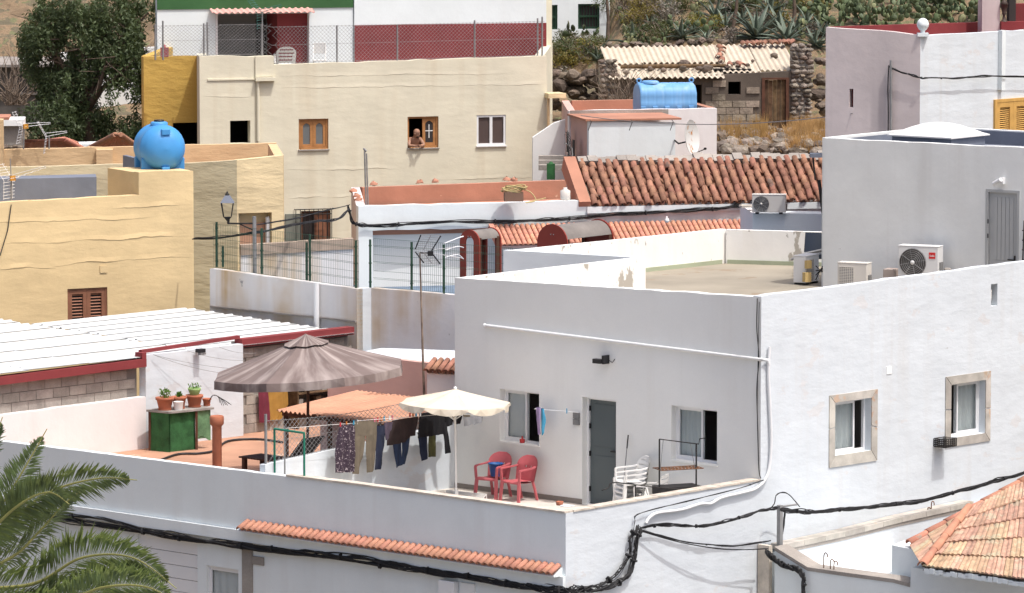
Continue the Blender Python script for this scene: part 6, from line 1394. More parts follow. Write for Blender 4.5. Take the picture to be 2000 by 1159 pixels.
# palm in the foreground ------------------------------------------------------------------
def palm():
    C0 = PY(-95, 1135, 62.0); t = thing('palm_tree', 'date palm with arching feather fronds in the near corner', 'palm', (C0.x, C0.y, -4))
    MB().tube([(C0.x - .1, C0.y, -4.05), C0.lerp(Vector((C0.x - .1, C0.y, -4)), .5), C0], [.30, .26, .24], 12).build('trunk', BARK, t)
    fr = [  # pixel path of the midrib with depth offsets, leaflet length in metres
        ([(-95, 1130), (-30, 1035), (30, 945), (92, 838)], (0, -.3, -.5, -.5), .34), ([(-95, 1130), (0, 1040), (90, 965), (190, 935), (268, 938)], (0, .2, .3, .3, .2), .40),
        ([(-95, 1130), (-20, 1040), (40, 985), (95, 962), (135, 985)], (0, -.6, -.9, -1.1, -1.2), .34), 
        ([(-95, 1140), (20, 1090), (75, 1040), (125, 985), (170, 950)], (0, .4, .6, .7, .8), .36), ([(-95, 1165), (40, 1190), (120, 1165), (190, 1160), (250, 1185)], (0, -.2, -.3, -.4, -.5), .46), ([(-95, 1150), (60, 1142), (160, 1090), (260, 1090), (345, 1150)], (0, -.3, -.6, -.9, -1.1), .50), ([(-95, 1160), (90, 1185), (200, 1148), (290, 1148), (360, 1190)], (0, -.9, -1.4, -1.7, -1.9), .44),
        ([(-95, 1130), (-60, 1000), (-25, 900), (5, 815)], (0, .3, .5, .6), .36), ([(-95, 1140), (-10, 1075), (20, 1010), (40, 950)], (0, .9, 1.2, 1.3), .34), ([(-95, 1130), (-150, 1000), (-200, 930), (-270, 910)], (0, 0, .1, .2), .4), ([(-95, 1130), (-180, 1080), (-280, 1080), (-350, 1150)], (0, -.4, -.6, -.8), .42)]
    for k, (pth, dz, LL) in enumerate(fr):
        pts = smoothpath([PY(x, y, 62 + d) for (x, y), d in zip(pth, dz)], 14); n = len(pts); fd = thing_part = MB()
        fd.tube(pts, [lerp(.028, .005, i / n) for i in range(n)], 5)
        o = fd.build('frond', PALMR, t); lm = MB(); tot = sum((pts[i + 1] - pts[i]).length for i in range(n - 1)); m_ = int(tot / .0125)
        for i in range(int(m_ * .10), m_):
            f = i / m_ * (n - 1); a = int(f); g = f - a; P = pts[a].lerp(pts[min(a + 1, n - 1)], g); T = (pts[min(a + 1, n - 1)] - pts[max(a - 1, 0)]).normalized()
            S = T.cross(Vector((0, 0, 1))).normalized(); N_ = S.cross(T); rl = (1.0, .9, 1.15, .8, 1.0, 1.0, .9, 1.1, .9, 1, 1, 1)[k]; S, N_ = S * math.cos(rl) + N_ * math.sin(rl), N_ * math.cos(rl) - S * math.sin(rl); env = (math.sin(math.pi * min(1, .12 + .95 * i / m_)) ** .5) * (1 - .55 * (i / m_) ** 3)
            for sg in (1, -1):
                L = LL * 1.35 * env * ru(.85, 1.1); lift = ru(-.10, .35)
                d = (S * sg * ru(.75, 1.0) + T * ru(.55, .85) + N_ * lift).normalized(); tip = P + d * L - Vector((0, 0, L * L * ru(.25, .5))); md = P + d * L * .5; w_ = T.cross(d).normalized().cross(d).normalized() * .0125
                lm.add([P - w_ * .5, md - w_, tip, md + w_], [(0, 1, 2, 3)])
        lm.build('leaflets', PALM, o)
palm()
# ================================================================== PARASOLS
def canvas_mat(name, base, pale, amt):
    m = mat(name, base, rough=.95, var=.06, vscale=2); nt = m.node_tree; N = nt.nodes; L = nt.links; b = N['Principled BSDF']
    uv = N.new('ShaderNodeUVMap'); mp = N.new('ShaderNodeMapping'); mp.inputs['Scale'].default_value = (34, 1.3, 1); L.new(uv.outputs[0], mp.inputs[0])
    t = N.new('ShaderNodeTexNoise'); t.inputs['Scale'].default_value = 1.0; t.inputs['Detail'].default_value = 5; L.new(mp.outputs[0], t.inputs['Vector'])
    r = N.new('ShaderNodeMapRange'); r.inputs[1].default_value = .46; r.inputs[2].default_value = .68; r.inputs[4].default_value = amt; L.new(t.outputs['Fac'], r.inputs[0])
    x = N.new('ShaderNodeMix'); x.data_type = 'RGBA'; L.new(r.outputs[0], x.inputs[0]); x.inputs[7].default_value = (*pale, 1)
    src = b.inputs['Base Color'].links[0].from_socket; L.new(src, x.inputs[6]); L.new(x.outputs[2], b.inputs['Base Color']); return m
BROWNC = canvas_mat('sun_bleached_brown_canvas', (.175, .135, .125), (.42, .365, .34), .75)
CREAMC = canvas_mat('cream_parasol_canvas', (.63, .56, .45), (.69, .64, .55), .5)
def parasol(label, apex, R, drop, nseg, ph, vh, tilt, m, pole_m, zbase, scallop, vent, pr=.022, tname='parasol'):
    t = thing(tname, label, 'parasol', (apex.x, apex.y, zbase)); RT = Matrix.Rotation(tilt, 3, 'Y')
    def pt(a, f, dz=0.0):
        k = a / (2 * math.pi / nseg); g = abs((k - math.floor(k)) - .5) * 2; rr = R * f * (math.cos(math.pi / nseg) / math.cos((k - math.floor(k) - .5) * 2 * math.pi / nseg))
        sag = .03 * R * (1 - g) * math.sin(math.pi * min(f, .999)) * .5 + .015 * R * (1 - g * g) * f
        v = Vector((rr * math.cos(a + ph), rr * math.sin(a + ph), -drop * (f ** .92) - sag + dz)); return apex + RT @ v
    def ring(f0, f1, nr, dz0=0.0, under=True, name='canopy'):
        na = nseg * 6; vs = []; fs = []; uvs = []
        for i in range(nr + 1):
            f = lerp(f0, f1, i / nr)
            for j in range(na + 1): a = 2 * math.pi * j / na; vs.append(pt(a, f, dz0)); uvs.append((j / na, f))
        for i in range(nr):
            for j in range(na): q = i * (na + 1) + j; fs.append((q, q + na + 1, q + na + 2, q + 1))
        n0 = len(vs)
        if f1 == 1.0:
            for j in range(na + 1):
                a = 2 * math.pi * j / na; k = (a / (2 * math.pi / nseg)) % 1; s_ = (math.sin(math.pi * k) ** .6) * scallop if scallop else (0.15 if min(k, 1 - k) < .02 else 1)
                p = pt(a, 1.0); d = Vector((p.x - apex.x, p.y - apex.y, 0)).normalized(); vs.append(p + RT @ Vector((0, 0, -vh * (1.0 if scallop == 0 else .35 + .65 * s_))) + d * (.012 + .02 * math.sin(j * 2.1))); uvs.append((j / na, 1.06))
            for j in range(na): q = nr * (na + 1) + j; fs.append((q, n0 + j, n0 + j + 1, q + 1))
        n1 = len(vs); vs += [v - Vector((0, 0, .006)) for v in vs]; uvs += uvs; fs += [tuple(reversed([i + n1 for i in f])) for f in fs]
        mb = MB().add(vs, fs, smooth=False); o = mb.build(name, m, t); me = o.data; uvl = me.uv_layers.new(name='UVMap')
        for lp in me.loops: uvl.data[lp.index].uv = uvs[lp.vertex_index]
        return o
    ring(.16 if vent else .0, 1.0, 6)
    if vent: ring(0.0, .24, 2, .045, name='vent_cap')
    for k in range(nseg): MB().tube([pt(2 * math.pi * k / nseg, .03, -.03), pt(2 * math.pi * k / nseg, .5, -.03), pt(2 * math.pi * k / nseg, .99, -.03)], .012, 4).build('rib', pole_m, t)
    hub = apex + RT @ Vector((0, 0, -drop - .35))
    for k in range(nseg): MB().tube([hub, pt(2 * math.pi * k / nseg, .55, -.04)], .010, 4).build('strut', pole_m, t)
    MB().lathe(apex + Vector((0, 0, -.01)), [(.035, 0), (.04, .02), (.03, .05), (0, .06)], 8).build('finial', WHITEC if vent is False else m, t)
    MB().tube([Vector((apex.x + .02, apex.y, zbase)), apex + RT @ Vector((0, 0, -drop)), apex], pr, 8).build('pole', pole_m, t)
    MB().lathe((apex.x + .02, apex.y, zbase), [(.26, 0), (.26, .05), (.10, .08), (.05, .10), (.04, .25), (.03, .26)], 14).build('base', CONC if vent else WHITEC, t)
    return t
ap1 = PY(597, 657, 101.6)
parasol('large faded brown parasol over the orange terrace', ap1, 2.0, .68, 8, .40, .16, math.radians(-4.2), BROWNC, WOODB, ZO, 0, True, .03)
ap2 = PY(889, 760, 100.3)
parasol('small cream parasol over the washing on the tiled terrace', ap2, 1.12, .27, 8, .25, .13, math.radians(1.5), CREAMC, WHITEC, ZF, 1.0, False, .021)
# ================================================================== CHAIRS
def monobloc(name, label, m, group, solid):
    """stacking plastic armchair: front faces -Y, stands on z=0"""
    t = thing(name, label, 'chair', (0, 0, 0), group)
    MB().grid(lambda x, y: Vector(((x - .5) * lerp(.46, .40, y), lerp(-.24, .20, y), .42 + .03 * (y < .12) * -1 * (1 - y / .12) - .015 * math.sin(math.pi * y) + .012 * (2 * x - 1) ** 2 - .03 * y)), 10, 10).grid(lambda x, y: Vector(((.5 - x) * lerp(.46, .40, y), lerp(-.24, .20, y), .395 + .03 * (y < .12) * -1 * (1 - y / .12) - .015 * math.sin(math.pi * y) - .03 * y)), 10, 10).grid(lambda x, y: Vector(((x - .5) * .46, -.24, lerp(.36, .39 + .012 * (2 * x - 1) ** 2, y))), 8, 1).build('seat', m, t)
    bk = MB(); bz = lambda x, y: Vector((x, .20 + .12 * y - .05 * (1 - (x / .27) ** 2) * -1 - .05, .38 + .50 * y))
    hw_ = lambda y: .245 * (1.05 + .15 * y) * (1 if y < .55 else math.sqrt(max(.02, 1 - ((y - .55) / .47) ** 2.4)))
    def panel(y0, y1, x0=-1, x1=1, nx=10, ny=4):
        f = lambda x, y: bz(lerp(x0, x1, x) * hw_(lerp(y0, y1, y)), lerp(y0, y1, y)); bk.grid(f, nx, ny); bk.grid(lambda x, y: f(1 - x, y) + Vector((0, .02, 0)), nx, ny)
        bk.grid(lambda x, y: f(x, 1) + Vector((0, .02 * y, 0)), nx, 1); bk.grid(lambda x, y: f(1 - x, 0) + Vector((0, .02 * y, 0)), nx, 1)
    if solid:
        panel(.0, .52, ny=4); panel(.60, 1.0, ny=6); panel(.52, .60, -1, -.32, 4, 1); panel(.52, .60, -.18, -.04, 2, 1); panel(.52, .60, .04, .18, 2, 1); panel(.52, .60, .32, 1, 4, 1)
    else:
        for y0, y1 in ((.10, .22), (.29, .41), (.48, .60), (.67, .79), (.86, 1.0)): panel(y0, y1, ny=2)
        panel(.05, .93, -1, -.78, 2, 8); panel(.05, .93, .78, 1, 2, 8)
    bk.build('backrest', m, t)
    for s in (-1, 1):
        def strip(pts, w, th, nm):
            mb = MB(); pts = smoothpath(pts, 5)
            for a, b in zip(pts, pts[1:]):
                d = (b - a).normalized(); X = Vector((1, 0, 0)); X = (X - d * X.dot(d)).normalized(); Y_ = d.cross(X); mb.add([a - X * w / 2 - Y_ * th / 2, a + X * w / 2 - Y_ * th / 2, a + X * w / 2 + Y_ * th / 2, a - X * w / 2 + Y_ * th / 2, b - X * w / 2 - Y_ * th / 2, b + X * w / 2 - Y_ * th / 2, b + X * w / 2 + Y_ * th / 2, b - X * w / 2 + Y_ * th / 2], [(0, 1, 5, 4), (1, 2, 6, 5), (2, 3, 7, 6), (3, 0, 4, 7), (3, 2, 1, 0), (4, 5, 6, 7)])
            mb.build(nm, m, t)
        strip([Vector((s * .25, -.23, .40)), Vector((s * .262, -.235, .55)), Vector((s * .27, -.22, .635)), Vector((s * .275, -.05, .65)), Vector((s * .265, .12, .66)), Vector((s * .24, .22, .68))], .055, .025, 'armrest')
        strip([Vector((s * .235, -.225, .41)), Vector((s * .25, -.245, .2)), Vector((s * .262, -.265, 0))], .07, .03, 'leg'); strip([Vector((s * .20, .18, .40)), Vector((s * .215, .24, .2)), Vector((s * .225, .29, 0))], .05, .03, 'leg')
    return t
TH = math.radians(-43)
rch = monobloc('armchair', 'faded red plastic armchair holding the blue bucket', REDC, 'red plastic armchairs', True)
c1 = FB.p(FB.uv(962, 930, .52)[0], ZF, .50); c2 = FB.p(FB.uv(1012, 940, .52)[0], ZF, .50); rch.location = c1; rch.rotation_euler = (0, 0, TH + .12)
copy_tree(rch, c2, TH - .05, 'faded red plastic armchair standing nearer the grey door')
bkt = c1 + FB.n * .0 + Vector((.05, .04, .42)); MB().lathe(bkt, [(.10, 0), (.145, .25), (.16, .25), (.155, .265), (.135, .262), (.09, .02)], 18).build('bucket', BLUEB, None, 'dark blue plastic bucket on a red armchair', 'bucket')
wch = monobloc('garden_chair', 'white slatted garden chair at the bottom of the stack', WHITEC, 'stacked white chairs', False)
cw = FB.p(FB.uv(1232, 950, .5)[0], ZF, .52); wch.location = cw; wch.rotation_euler = (0, 0, math.radians(-70))
for i, nm in enumerate(('second from the bottom', 'third from the bottom', 'at the top')): copy_tree(wch, cw + Vector((.012 * i + .01, .01 * i, .09 * (i + 1))), math.radians(-70 + ru(-2, 2)), 'white slatted garden chair in the stack, ' + nm)
cw2 = FB.p(FB.uv(1272, 950, .5)[0], ZF, .50); 
copy_tree(wch, cw2, math.radians(-115), 'white slatted garden chair right beside the stack')
# two far chairs on the cream roof
fch = copy_tree(wch, FC.p(FC.uv(557, 120, -.7)[0], FC.uv(557, 130)[1] - .36, -.7), math.radians(190), 'white plastic armchair behind the cream roof parapet'); fch['group'] = 'chairs on the cream roof'
fd2 = thing('folding_chair', 'white folding chair standing against the upper white wall', 'chair', FC.p(FC.uv(624, 118, -1.2)[0], FC.uv(620, 126)[1] - .4, -1.2)); b_ = OFF[fd2]
MB().cbox(b_ + Vector((0, 0, .42)), .36, .34, .03).build('seat', WHITEC, fd2); MB().cbox(b_ + Vector((0, .2, .62)), .36, .02, .30).build('backrest', WHITEC, fd2, bevel=.009)
for s in (-1, 1): MB().bar(b_ + Vector((s * .17, -.2, 0)), b_ + Vector((s * .17, .2, .9)), .025).build('leg', WHITEC, fd2); MB().bar(b_ + Vector((s * .16, .25, 0)), b_ + Vector((s * .16, -.15, .44)), .025).build('leg', WHITEC, fd2)
cn = FC.p(FC.uv(318, 108, -.6)[0], FC.uv(318, 112)[1] - .02, -.4); MB().cbox(cn, .22, .14, .26).lathe(cn + Vector((0, 0, .26)), [(.05, 0), (.03, .03), (.03, .08), (0, .085)], 8).build('fuel_canister', mat('faded_pink_plastic', (.50, .16, .17), var=.08), None, 'faded pinkish red canister at the ochre roof corner', 'canister')
# ================================================================== WASHING
FLn = FD.off(.32)
CL = {k: mat('cloth_' + k, c, rough=.95, var=.10, vscale=5) for k, c in dict(khaki=(.15, .125, .092), navy=(.022, .028, .055), blackish=(.014, .014, .017), brown=(.040, .027, .027), mauve=(.09, .07, .10), olive=(.085, .085, .035), white=(.55, .56, .58), lilac=(.40, .30, .50), cyan=(.07, .32, .50), wine=(.17, .03, .05), mustard=(.40, .22, .05), grey=(.30, .31, .33), denim=(.03, .045, .09)).items()}
FLOR = mat('floral_print', (.045, .030, .045), var=.12, vscale=10, patch=((.42, .36, .38), 30.0, .585, (1, 1, 1)), rough=.95)
FLW = mat('floral_print_spots', (.06, .04, .06), var=.1)
def garment(name, label, m, strips, F=FLn, group='washing on the long line', th=.02, wob=.022, dw=0.0, cat='clothing'):
    """cloth panels hung on the line; each strip is rows of (left px, right px, y) and becomes a double-walled panel"""
    t = None; mb = MB(); sd = rnd() * 50
    for rows in strips:
        L = [F.uv(a[0], a[2] if len(a) == 3 else a[2], dw) for a in rows]; R_ = [F.uv(a[1], a[3] if len(a) > 3 else a[2], dw) for a in rows]; n = len(rows) - 1
        def P(x, y, side):
            k = min(int(y * n), n - 1); g = y * n - k; l = Vector(L[k]).lerp(Vector(L[k + 1]), g); r = Vector(R_[k]).lerp(Vector(R_[k + 1]), g); q = l.lerp(r, x); e = 4 * x * (1 - x); 
            w_ = wob * math.sin(q[0] * 34 + sd + 1.5 * noise.noise(Vector((q[0] * 5, q[1] * 3, sd)))) * (.4 + .6 * y) + .5 * wob * noise.noise(Vector((q[0] * 9, q[1] * 9, sd))) + side * th * (.15 + .85 * e ** .5)
            return F.p(q[0], q[1], dw + w_)
        nx, ny = 14, max(6, 4 * n); mb.grid(lambda x, y: P(x, 1 - y, 1), nx, ny); mb.grid(lambda x, y: P(1 - x, 1 - y, -1), nx, ny)
        for x in (0, 1): mb.grid(lambda s, y: P(x, 1 - y, (1 - 2 * s) * (1 if x else -1)), 1, ny)
        mb.grid(lambda x, s: P(x, 1, 1 - 2 * s) if False else P(x, 1, -1 + 2 * s), nx, 1)
    o = mb.build(name, m, None, label, cat, group); return o
garment('floral_skirt', 'long dark skirt with small pale flower print at the end of the line', FLOR, [[(664, 691, 830, 829), (660, 692, 850, 849), (656, 692, 890, 889), (655, 690, 924, 922)]], wob=.035)
garment('trousers', 'khaki trousers hanging by the waist beside the floral skirt', CL['khaki'], [[(693, 735, 823.5, 822), (693, 735, 842, 841), (693, 735, 852, 851)], [(693, 713, 852, 851), (692, 709, 885, 884), (689, 700, 926, 926)], [(715, 735, 851, 850), (716, 733, 885, 884), (718, 731, 924, 919)]])
garment('jeans', 'single dark navy jeans leg beside the khaki trousers', CL['navy'], [[(735, 753, 832, 831), (734, 751, 872, 871), (731, 743, 918, 917)]])
garment('shirt', 'thin mauve shirt folded over the line beside the brown sweater', CL['mauve'], [[(750, 767, 826, 824), (751, 765, 842, 840), (752, 761, 860, 858)]])
garment('sweater', 'brown sweater pegged by its hem', CL['brown'], [[(765, 803, 822, 816), (762, 802, 842, 838), (757, 800, 862, 855), (757, 790, 871, 864)]])
garment('jeans', 'dark jeans hanging under the brown sweater', CL['denim'], [[(767, 783, 858, 858), (770, 784, 885, 884), (773, 785, 914, 908)], [(784, 801, 856, 850), (785, 797, 880, 878), (784, 792, 907, 907)]], dw=-.05)
garment('top', 'small dark brown top beside the brown sweater', CL['brown'], [[(803, 817, 816, 813), (803, 815, 835, 833), (801, 811, 853, 850)]])
garment('jumper', 'black jumper hanging under the cream parasol', CL['blackish'], [[(818, 868, 808, 803), (817, 868, 830, 828), (815, 866, 856, 848)], [(862, 873, 826, 824), (866, 876, 855, 853), (871, 879, 887, 884)]])
garment('jeans', 'navy jeans hanging behind the black jumper', CL['navy'], [[(815, 834, 845, 848), (818, 835, 870, 868), (825, 836, 901, 894)]], dw=-.05)
garment('leggings', 'olive and black leggings behind the black jumper', CL['olive'], [[(837, 851, 850, 848), (836, 850, 868, 868), (835, 851, 893, 892)]], dw=-.05)
garment('vest', 'small dark top beside the parasol pole', CL['blackish'], [[(868, 888, 802, 800), (868, 886, 818, 816), (870, 884, 834, 830)]])
FLn2 = FD.off(.85)
garment('underwear', 'black underwear on the line nearest the house wall', CL['blackish'], [[(886, 903, 806, 807), (888, 901, 818, 818), (890, 899, 829, 828)]], F=FLn2, group='washing by the house wall')
garment('t_shirt', 'pale grey t-shirt on the line nearest the house wall', CL['grey'], [[(906, 943, 815, 814), (907, 942, 822, 821), (908, 940, 833, 826)]], F=FLn2, group='washing by the house wall')
garment('cloth', 'beige cloth on the line nearest the house wall', CL['khaki'], [[(904, 920, 809, 810), (905, 918, 818, 817)]], F=FLn2, dw=-.06, group='washing by the house wall')
cl = thing('clothes_line', 'long washing line with coloured pegs above the white dividing wall', 'clothes line', FLn.p(-2, ZF))
lp = [FLn.p(*FLn.uv(x, y), 0) for x, y in ((640, 828), (662, 829), (735, 824), (768, 821), (818, 811), (886, 799))]; lp[0] = FLn.p(-5.1, lp[0].z + .02)
MB().tube(lp, .004, 4).tube([FLn2.p(*FLn2.uv(x, y), 0) for x, y in ((700, 822), (800, 815), (886, 808), (946, 813))], .004, 4).build('line', WHITEC, cl)
pc = [mat('peg_' + k, c, rough=.5, var=.02) for k, c in dict(red=(.45, .04, .05), blue=(.04, .25, .40), pink=(.50, .14, .20), orange=(.45, .14, .03), white=(.6, .6, .6)).items()]
for i, x in enumerate((664, 676, 690, 698, 731, 737, 744, 750, 760, 766, 800, 806, 812, 820, 846, 866)):
    y = 829 - (x - 664) * .133; P = FLn.p(*FLn.uv(x, y), .01); MB().cbox(P - Vector((0, 0, .045)), .016, .03, .085, -.8).build('peg', pc[i * 3 % 5], cl)
MB().bar(FLn.p(-5.12, .3), FLn.p(-5.12, lp[0].z + .05), .03).build('line_post', GALV, cl)
# short wall line by the door
wlr = thing('wall_clothes_rail', 'short wall clothes rail beside the door', 'clothes rail', FB.p(-5.2, .8)); ra_, rb2 = FB.uv(1044, 799, .25), FB.uv(1131, 806, .12)
MB().tube([FB.p(*ra_, .25), FB.p(*rb2, .12)], .007, 5).tube([FB.p(*ra_, .25), FB.p(ra_[0], ra_[1], 0)], .008, 5).build('rail', ALU, wlr); q_ = FB.rect(1122, 1133, 806, 830); MB().fbox(FB, q_[0], q_[2], q_[1], (q_[1] + q_[3]) / 2 - .005, .002, .05).fbox(FB, q_[0], q_[2], (q_[1] + q_[3]) / 2 + .005, q_[3], .002, .05).build('switch_box', ACG, wlr)
garment('cloth', 'lilac cloth hanging from the wall rail', CL['lilac'], [[(1047, 1057, 796, 797), (1047, 1057, 820, 821), (1049, 1055, 850, 848)]], F=FB, dw=.25, group='cloths on the wall rail', wob=.03); garment('cloth', 'turquoise cloth hanging from the wall rail', CL['cyan'], [[(1056, 1063, 798, 799), (1056, 1066, 818, 820), (1059, 1064, 851, 846)]], F=FB, dw=.245, group='cloths on the wall rail', wob=.03)
MB().cbox(FB.p(FB.uv(1107, 802, .17)[0], FB.uv(1107, 803, .17)[1] - .05, .17), .02, .03, .10).build('blue_peg', pc[1], wlr)
FTw = FBk.off(.12)
garment('towel', 'wine red towel hanging on the block wall', CL['wine'], [[(505, 523, 760, 760), (506, 525, 790, 790), (508, 527, 826, 825)]], F=FTw, group='towels on the block wall'); garment('towel', 'mustard yellow towel hanging on the block wall', CL['mustard'], [[(521, 561, 757, 757), (522, 562, 790, 790), (524, 548, 822, 820)]], F=FTw, dw=-.04, group='towels on the block wall')
# ================================================================== CHAIN FENCE ON THE DIVIDING WALL, GREEN FRAME
cf2 = thing('chain_fence', 'sagging chain link fence on the white dividing wall', 'fence', FD.p(-2.6, .6, -.07)); Fd = FD.off(-.07)
ua, ub = FD.uv(505, 860)[0] - .02, FD.uv(872, 800)[0]
chain(Fd, max(ua, -5.2), ub, lambda u: lerp(.885, .56, u / -5.34), lambda u: lerp(FD.uv(872, 768)[1], FD.uv(505, 822)[1], (u - ub) / (ua - ub)) - .12 * math.sin(math.pi * (u - ua) / (ub - ua)), cf2, s=.12, r=.0046)
for px, yt in ((507, 812), (700, 800)): u, z = FD.uv(px, yt); u = max(u, -5.25); MB().tube([Fd.p(u, .5), Fd.p(u, z if px < 600 else z - .2)], .028, 8).build('post', GALV, cf2)
gf = thing('steel_hoop', 'teal green steel goal shaped hoop standing on the parapet', 'hoop', FQ.p(*FQ.uv(565, 925, -.09), -.09)); a, b = FQ.uv(536, 838, -.09), FQ.uv(594, 846, -.09)
for u, z in (a, b): MB().tube([FQ.p(u, ztop(u) + .03, -.09), FQ.p(u, z, -.09)], .022, 8).build('leg', TEAL, gf)
MB().tube([FQ.p(a[0], a[1], -.09), FQ.p(b[0], b[1], -.09)], .022, 8).build('crossbar', TEAL, gf)
# ================================================================== ORANGE TERRACE THINGS
cp0 = PZ(424, 902, ZO); cz = FQ.p(FQ.uv(424, 900, -.8)[0], ZO, -.8); hz = lambda px, py, P: CAM.z + (ray(px, py) * (P.y / ray(px, py).y)).z
zt = hz(424, 812, cz); MB().lathe(cz, [(.095, 0), (.095, zt - ZO - .22), (.11, zt - ZO - .2), (.14, zt - ZO - .16), (.14, zt - ZO - .02), (.12, zt - ZO), (.10, zt - ZO - .01)], 16).build('clay_chimney', TERRA, None, 'upright terracotta chimney pipe behind the grey parapet', 'chimney')
gc = thing('green_cupboard', 'low bench cupboard clad in green shade netting', 'cupboard', PZ(345, 880, ZO)); FGc = Fr(PZ(331, 884, ZO), 40); FGl = Fr(PZ(331, 884, ZO), -35)
zc_ = FGc.uv(331, 808)[1]; ug = FGc.uv(384, 850)[0]; ug2 = FGc.uv(412, 840)[0]; ulc = FGl.uv(291, 850)[0]
MB().grid(lambda x, y: FGl.p(lerp(ulc, 0, x), lerp(ZO, zc_, y), .012 * math.sin(x * 17 + y * 5)), 10, 8).grid(lambda x, y: FGl.p(lerp(0, ulc, x), lerp(ZO, zc_, y), -.03), 4, 2).build('net_side', NETG, gc)
MB().grid(lambda x, y: FGc.p(lerp(0, ug, x), lerp(ZO, zc_, y), .01 * math.sin(x * 15 + y * 4) - .04), 10, 8).grid(lambda x, y: FGc.p(lerp(ug, 0, x), lerp(ZO, zc_, y), -.07), 4, 2).build('net_front', NETG, gc); MB().grid(lambda x, y: FGc.p(lerp(ug, ug2, x), lerp(ZO + .22 + .06 * math.sin(x * 5), zc_, y), .012 * math.sin(x * 11)), 8, 6).grid(lambda x, y: FGc.p(lerp(ug2, ug, x), lerp(ZO + .22, zc_, y), -.02), 8, 2).build('net_flap', NETG2, gc)
tt = [FGl.p(ulc - .03, 0, .05), FGl.p(.02, 0, .05), FGc.p(.02, 0, .06), FGc.p(ug2 + .05, 0, .05), FGc.p(ug2 + .05, 0, -.62), FGl.p(ulc - .03, 0, -.5)]; MB().prism([(q.x, q.y) for q in tt], zc_ + .003, zc_ + .045).build('board_top', mat('grey_weathered_board', (.30, .28, .26), var=.15, vscale=4), gc); MB().bar(FGc.p(ug, ZO), FGc.p(ug, zc_), .05).bar(FGl.p(ulc + .02, ZO), FGl.p(ulc + .02, zc_), .05).build('leg', WOODB, gc)
def pot(px, py, r, h, label, m=TERRA, plant=None, group='pots on the green cupboard'):
    P = FGc.p(*[FGc.uv(px, py, -.25)[0], zc_ + .046], -.25); t = thing('flower_pot', label, 'flower pot', P, group)
    MB().lathe(P, [(r * .68, 0), (r * .95, h * .78), (r * 1.08, h * .8), (r * 1.1, h), (r * .98, h), (r * .9, h * .82), (0, h * .8)], 16).build('pot', m, t)
    if m is TERRA: MB().lathe(P + Vector((0, 0, .001)), [(r * .8, 0), (r * .85, .03)], 14).build('saucer', TERRA, t)
    if plant:
        mb = MB(); leaves(mb, P + Vector((0, 0, h + plant * .5)), Vector((plant * .7, plant * .7, plant * .55)), 90, .07, asp=.6); mb.build('foliage', POTG, t); sm = MB()
        for i in range(6): sm.tube([P + Vector((0, 0, h * .8)), P + Vector((ru(-.1, .1), ru(-.1, .1), h + plant * .8))], .006, 4)
        sm.build('stem', TWIG, t)
pot(322, 806, .18, .27, 'large terracotta pot with a small leafy plant', plant=.16); pot(350, 801, .15, .26, 'terracotta pot standing behind the white tub', plant=.05); pot(380, 805, .17, .26, 'terracotta pot carrying the pale green bowl'); pot(404, 800, .09, .16, 'smallest terracotta pot at the cupboard end')
P = FGc.p(FGc.uv(380, 800, -.25)[0], zc_ + .31, -.25); MB().lathe(P, [(.09, 0), (.135, .10), (.14, .14), (.12, .14), (.08, .03)], 16).build('bowl', mat('pale_green_plastic', (.28, .42, .16), var=.03), None, 'pale green plastic bowl stacked on a terracotta pot', 'bowl'); mb = MB(); leaves(mb, P + Vector((0, 0, .17)), Vector((.12, .1, .06)), 60, .06, asp=.6); mb.build('seedlings', POTG, None, 'leafy seedlings in the pale green bowl', 'plant')
P = FGc.p(FGc.uv(352, 810, .0)[0], zc_ + .046, -.06); MB().lathe(P, [(.085, 0), (.105, .17), (.11, .18), (.09, .18), (.08, .02)], 16).build('tub', WHITEC, None, 'small white plastic tub in front of the pots', 'tub')
tw = MB(); P = FGc.p(ug2 + .02, zc_ + .15, -.1)
for k in range(7): tw.tube(smoothpath([P, P + Vector((.10, 0, .14)), P + Vector((.20 + .02 * k, ru(-.03, .03), .10 - .01 * k)), P + Vector((.24 + .04 * k, ru(-.05, .05), -.04 + ru(-.04, .04)))], 4), .006, 4)
tw.build('dried_plant', IRON, None, 'dead drooping stems beside the small pot', 'dead plant')
hs = smoothpath([PZ(300, 905, ZO + .03), PZ(345, 888, ZO + .03), PZ(388, 886, ZO + .03), PZ(420, 880, ZO + .03), PZ(445, 862, ZO + .03), PZ(500, 858, ZO + .03), PZ(552, 864, ZO + .03)], 8); MB().tube(hs, .025, 7).build('hose', BLACK, None, 'black hose lying across the orange terrace floor', 'hose')
# sun lounger
LF = Fr(FQ.p(FQ.uv(515, 905, -2.1)[0], 0, -2.1), -43); lg = thing('sun_lounger', 'dark slatted sun lounger with raised back', 'sun lounger', LF.p(0, ZO)); zs = ZO + .46
for i in range(16): MB().fbox(LF, -.72 + i * .085, -.72 + i * .085 + .07, zs, zs + .03, -.62, 0).build('slat', WOODB, lg)
for u in (-.65, .55): 
    for w_ in (-.56, -.06): MB().fbox(LF, u, u + .08, ZO, zs, w_ - .04, w_ + .04).build('leg', WOODB, lg)
for i in range(8):
    a = .66 + i * .075; MB().box(LF.p(.66 + i * .06, zs + .05 + i * .062, 0), -LF.n * .62, LF.u * .045 + Vector((0, 0, .048)), (LF.u * -.02 + Vector((0, 0, .02)))).build('back_slat', BLACK, lg)
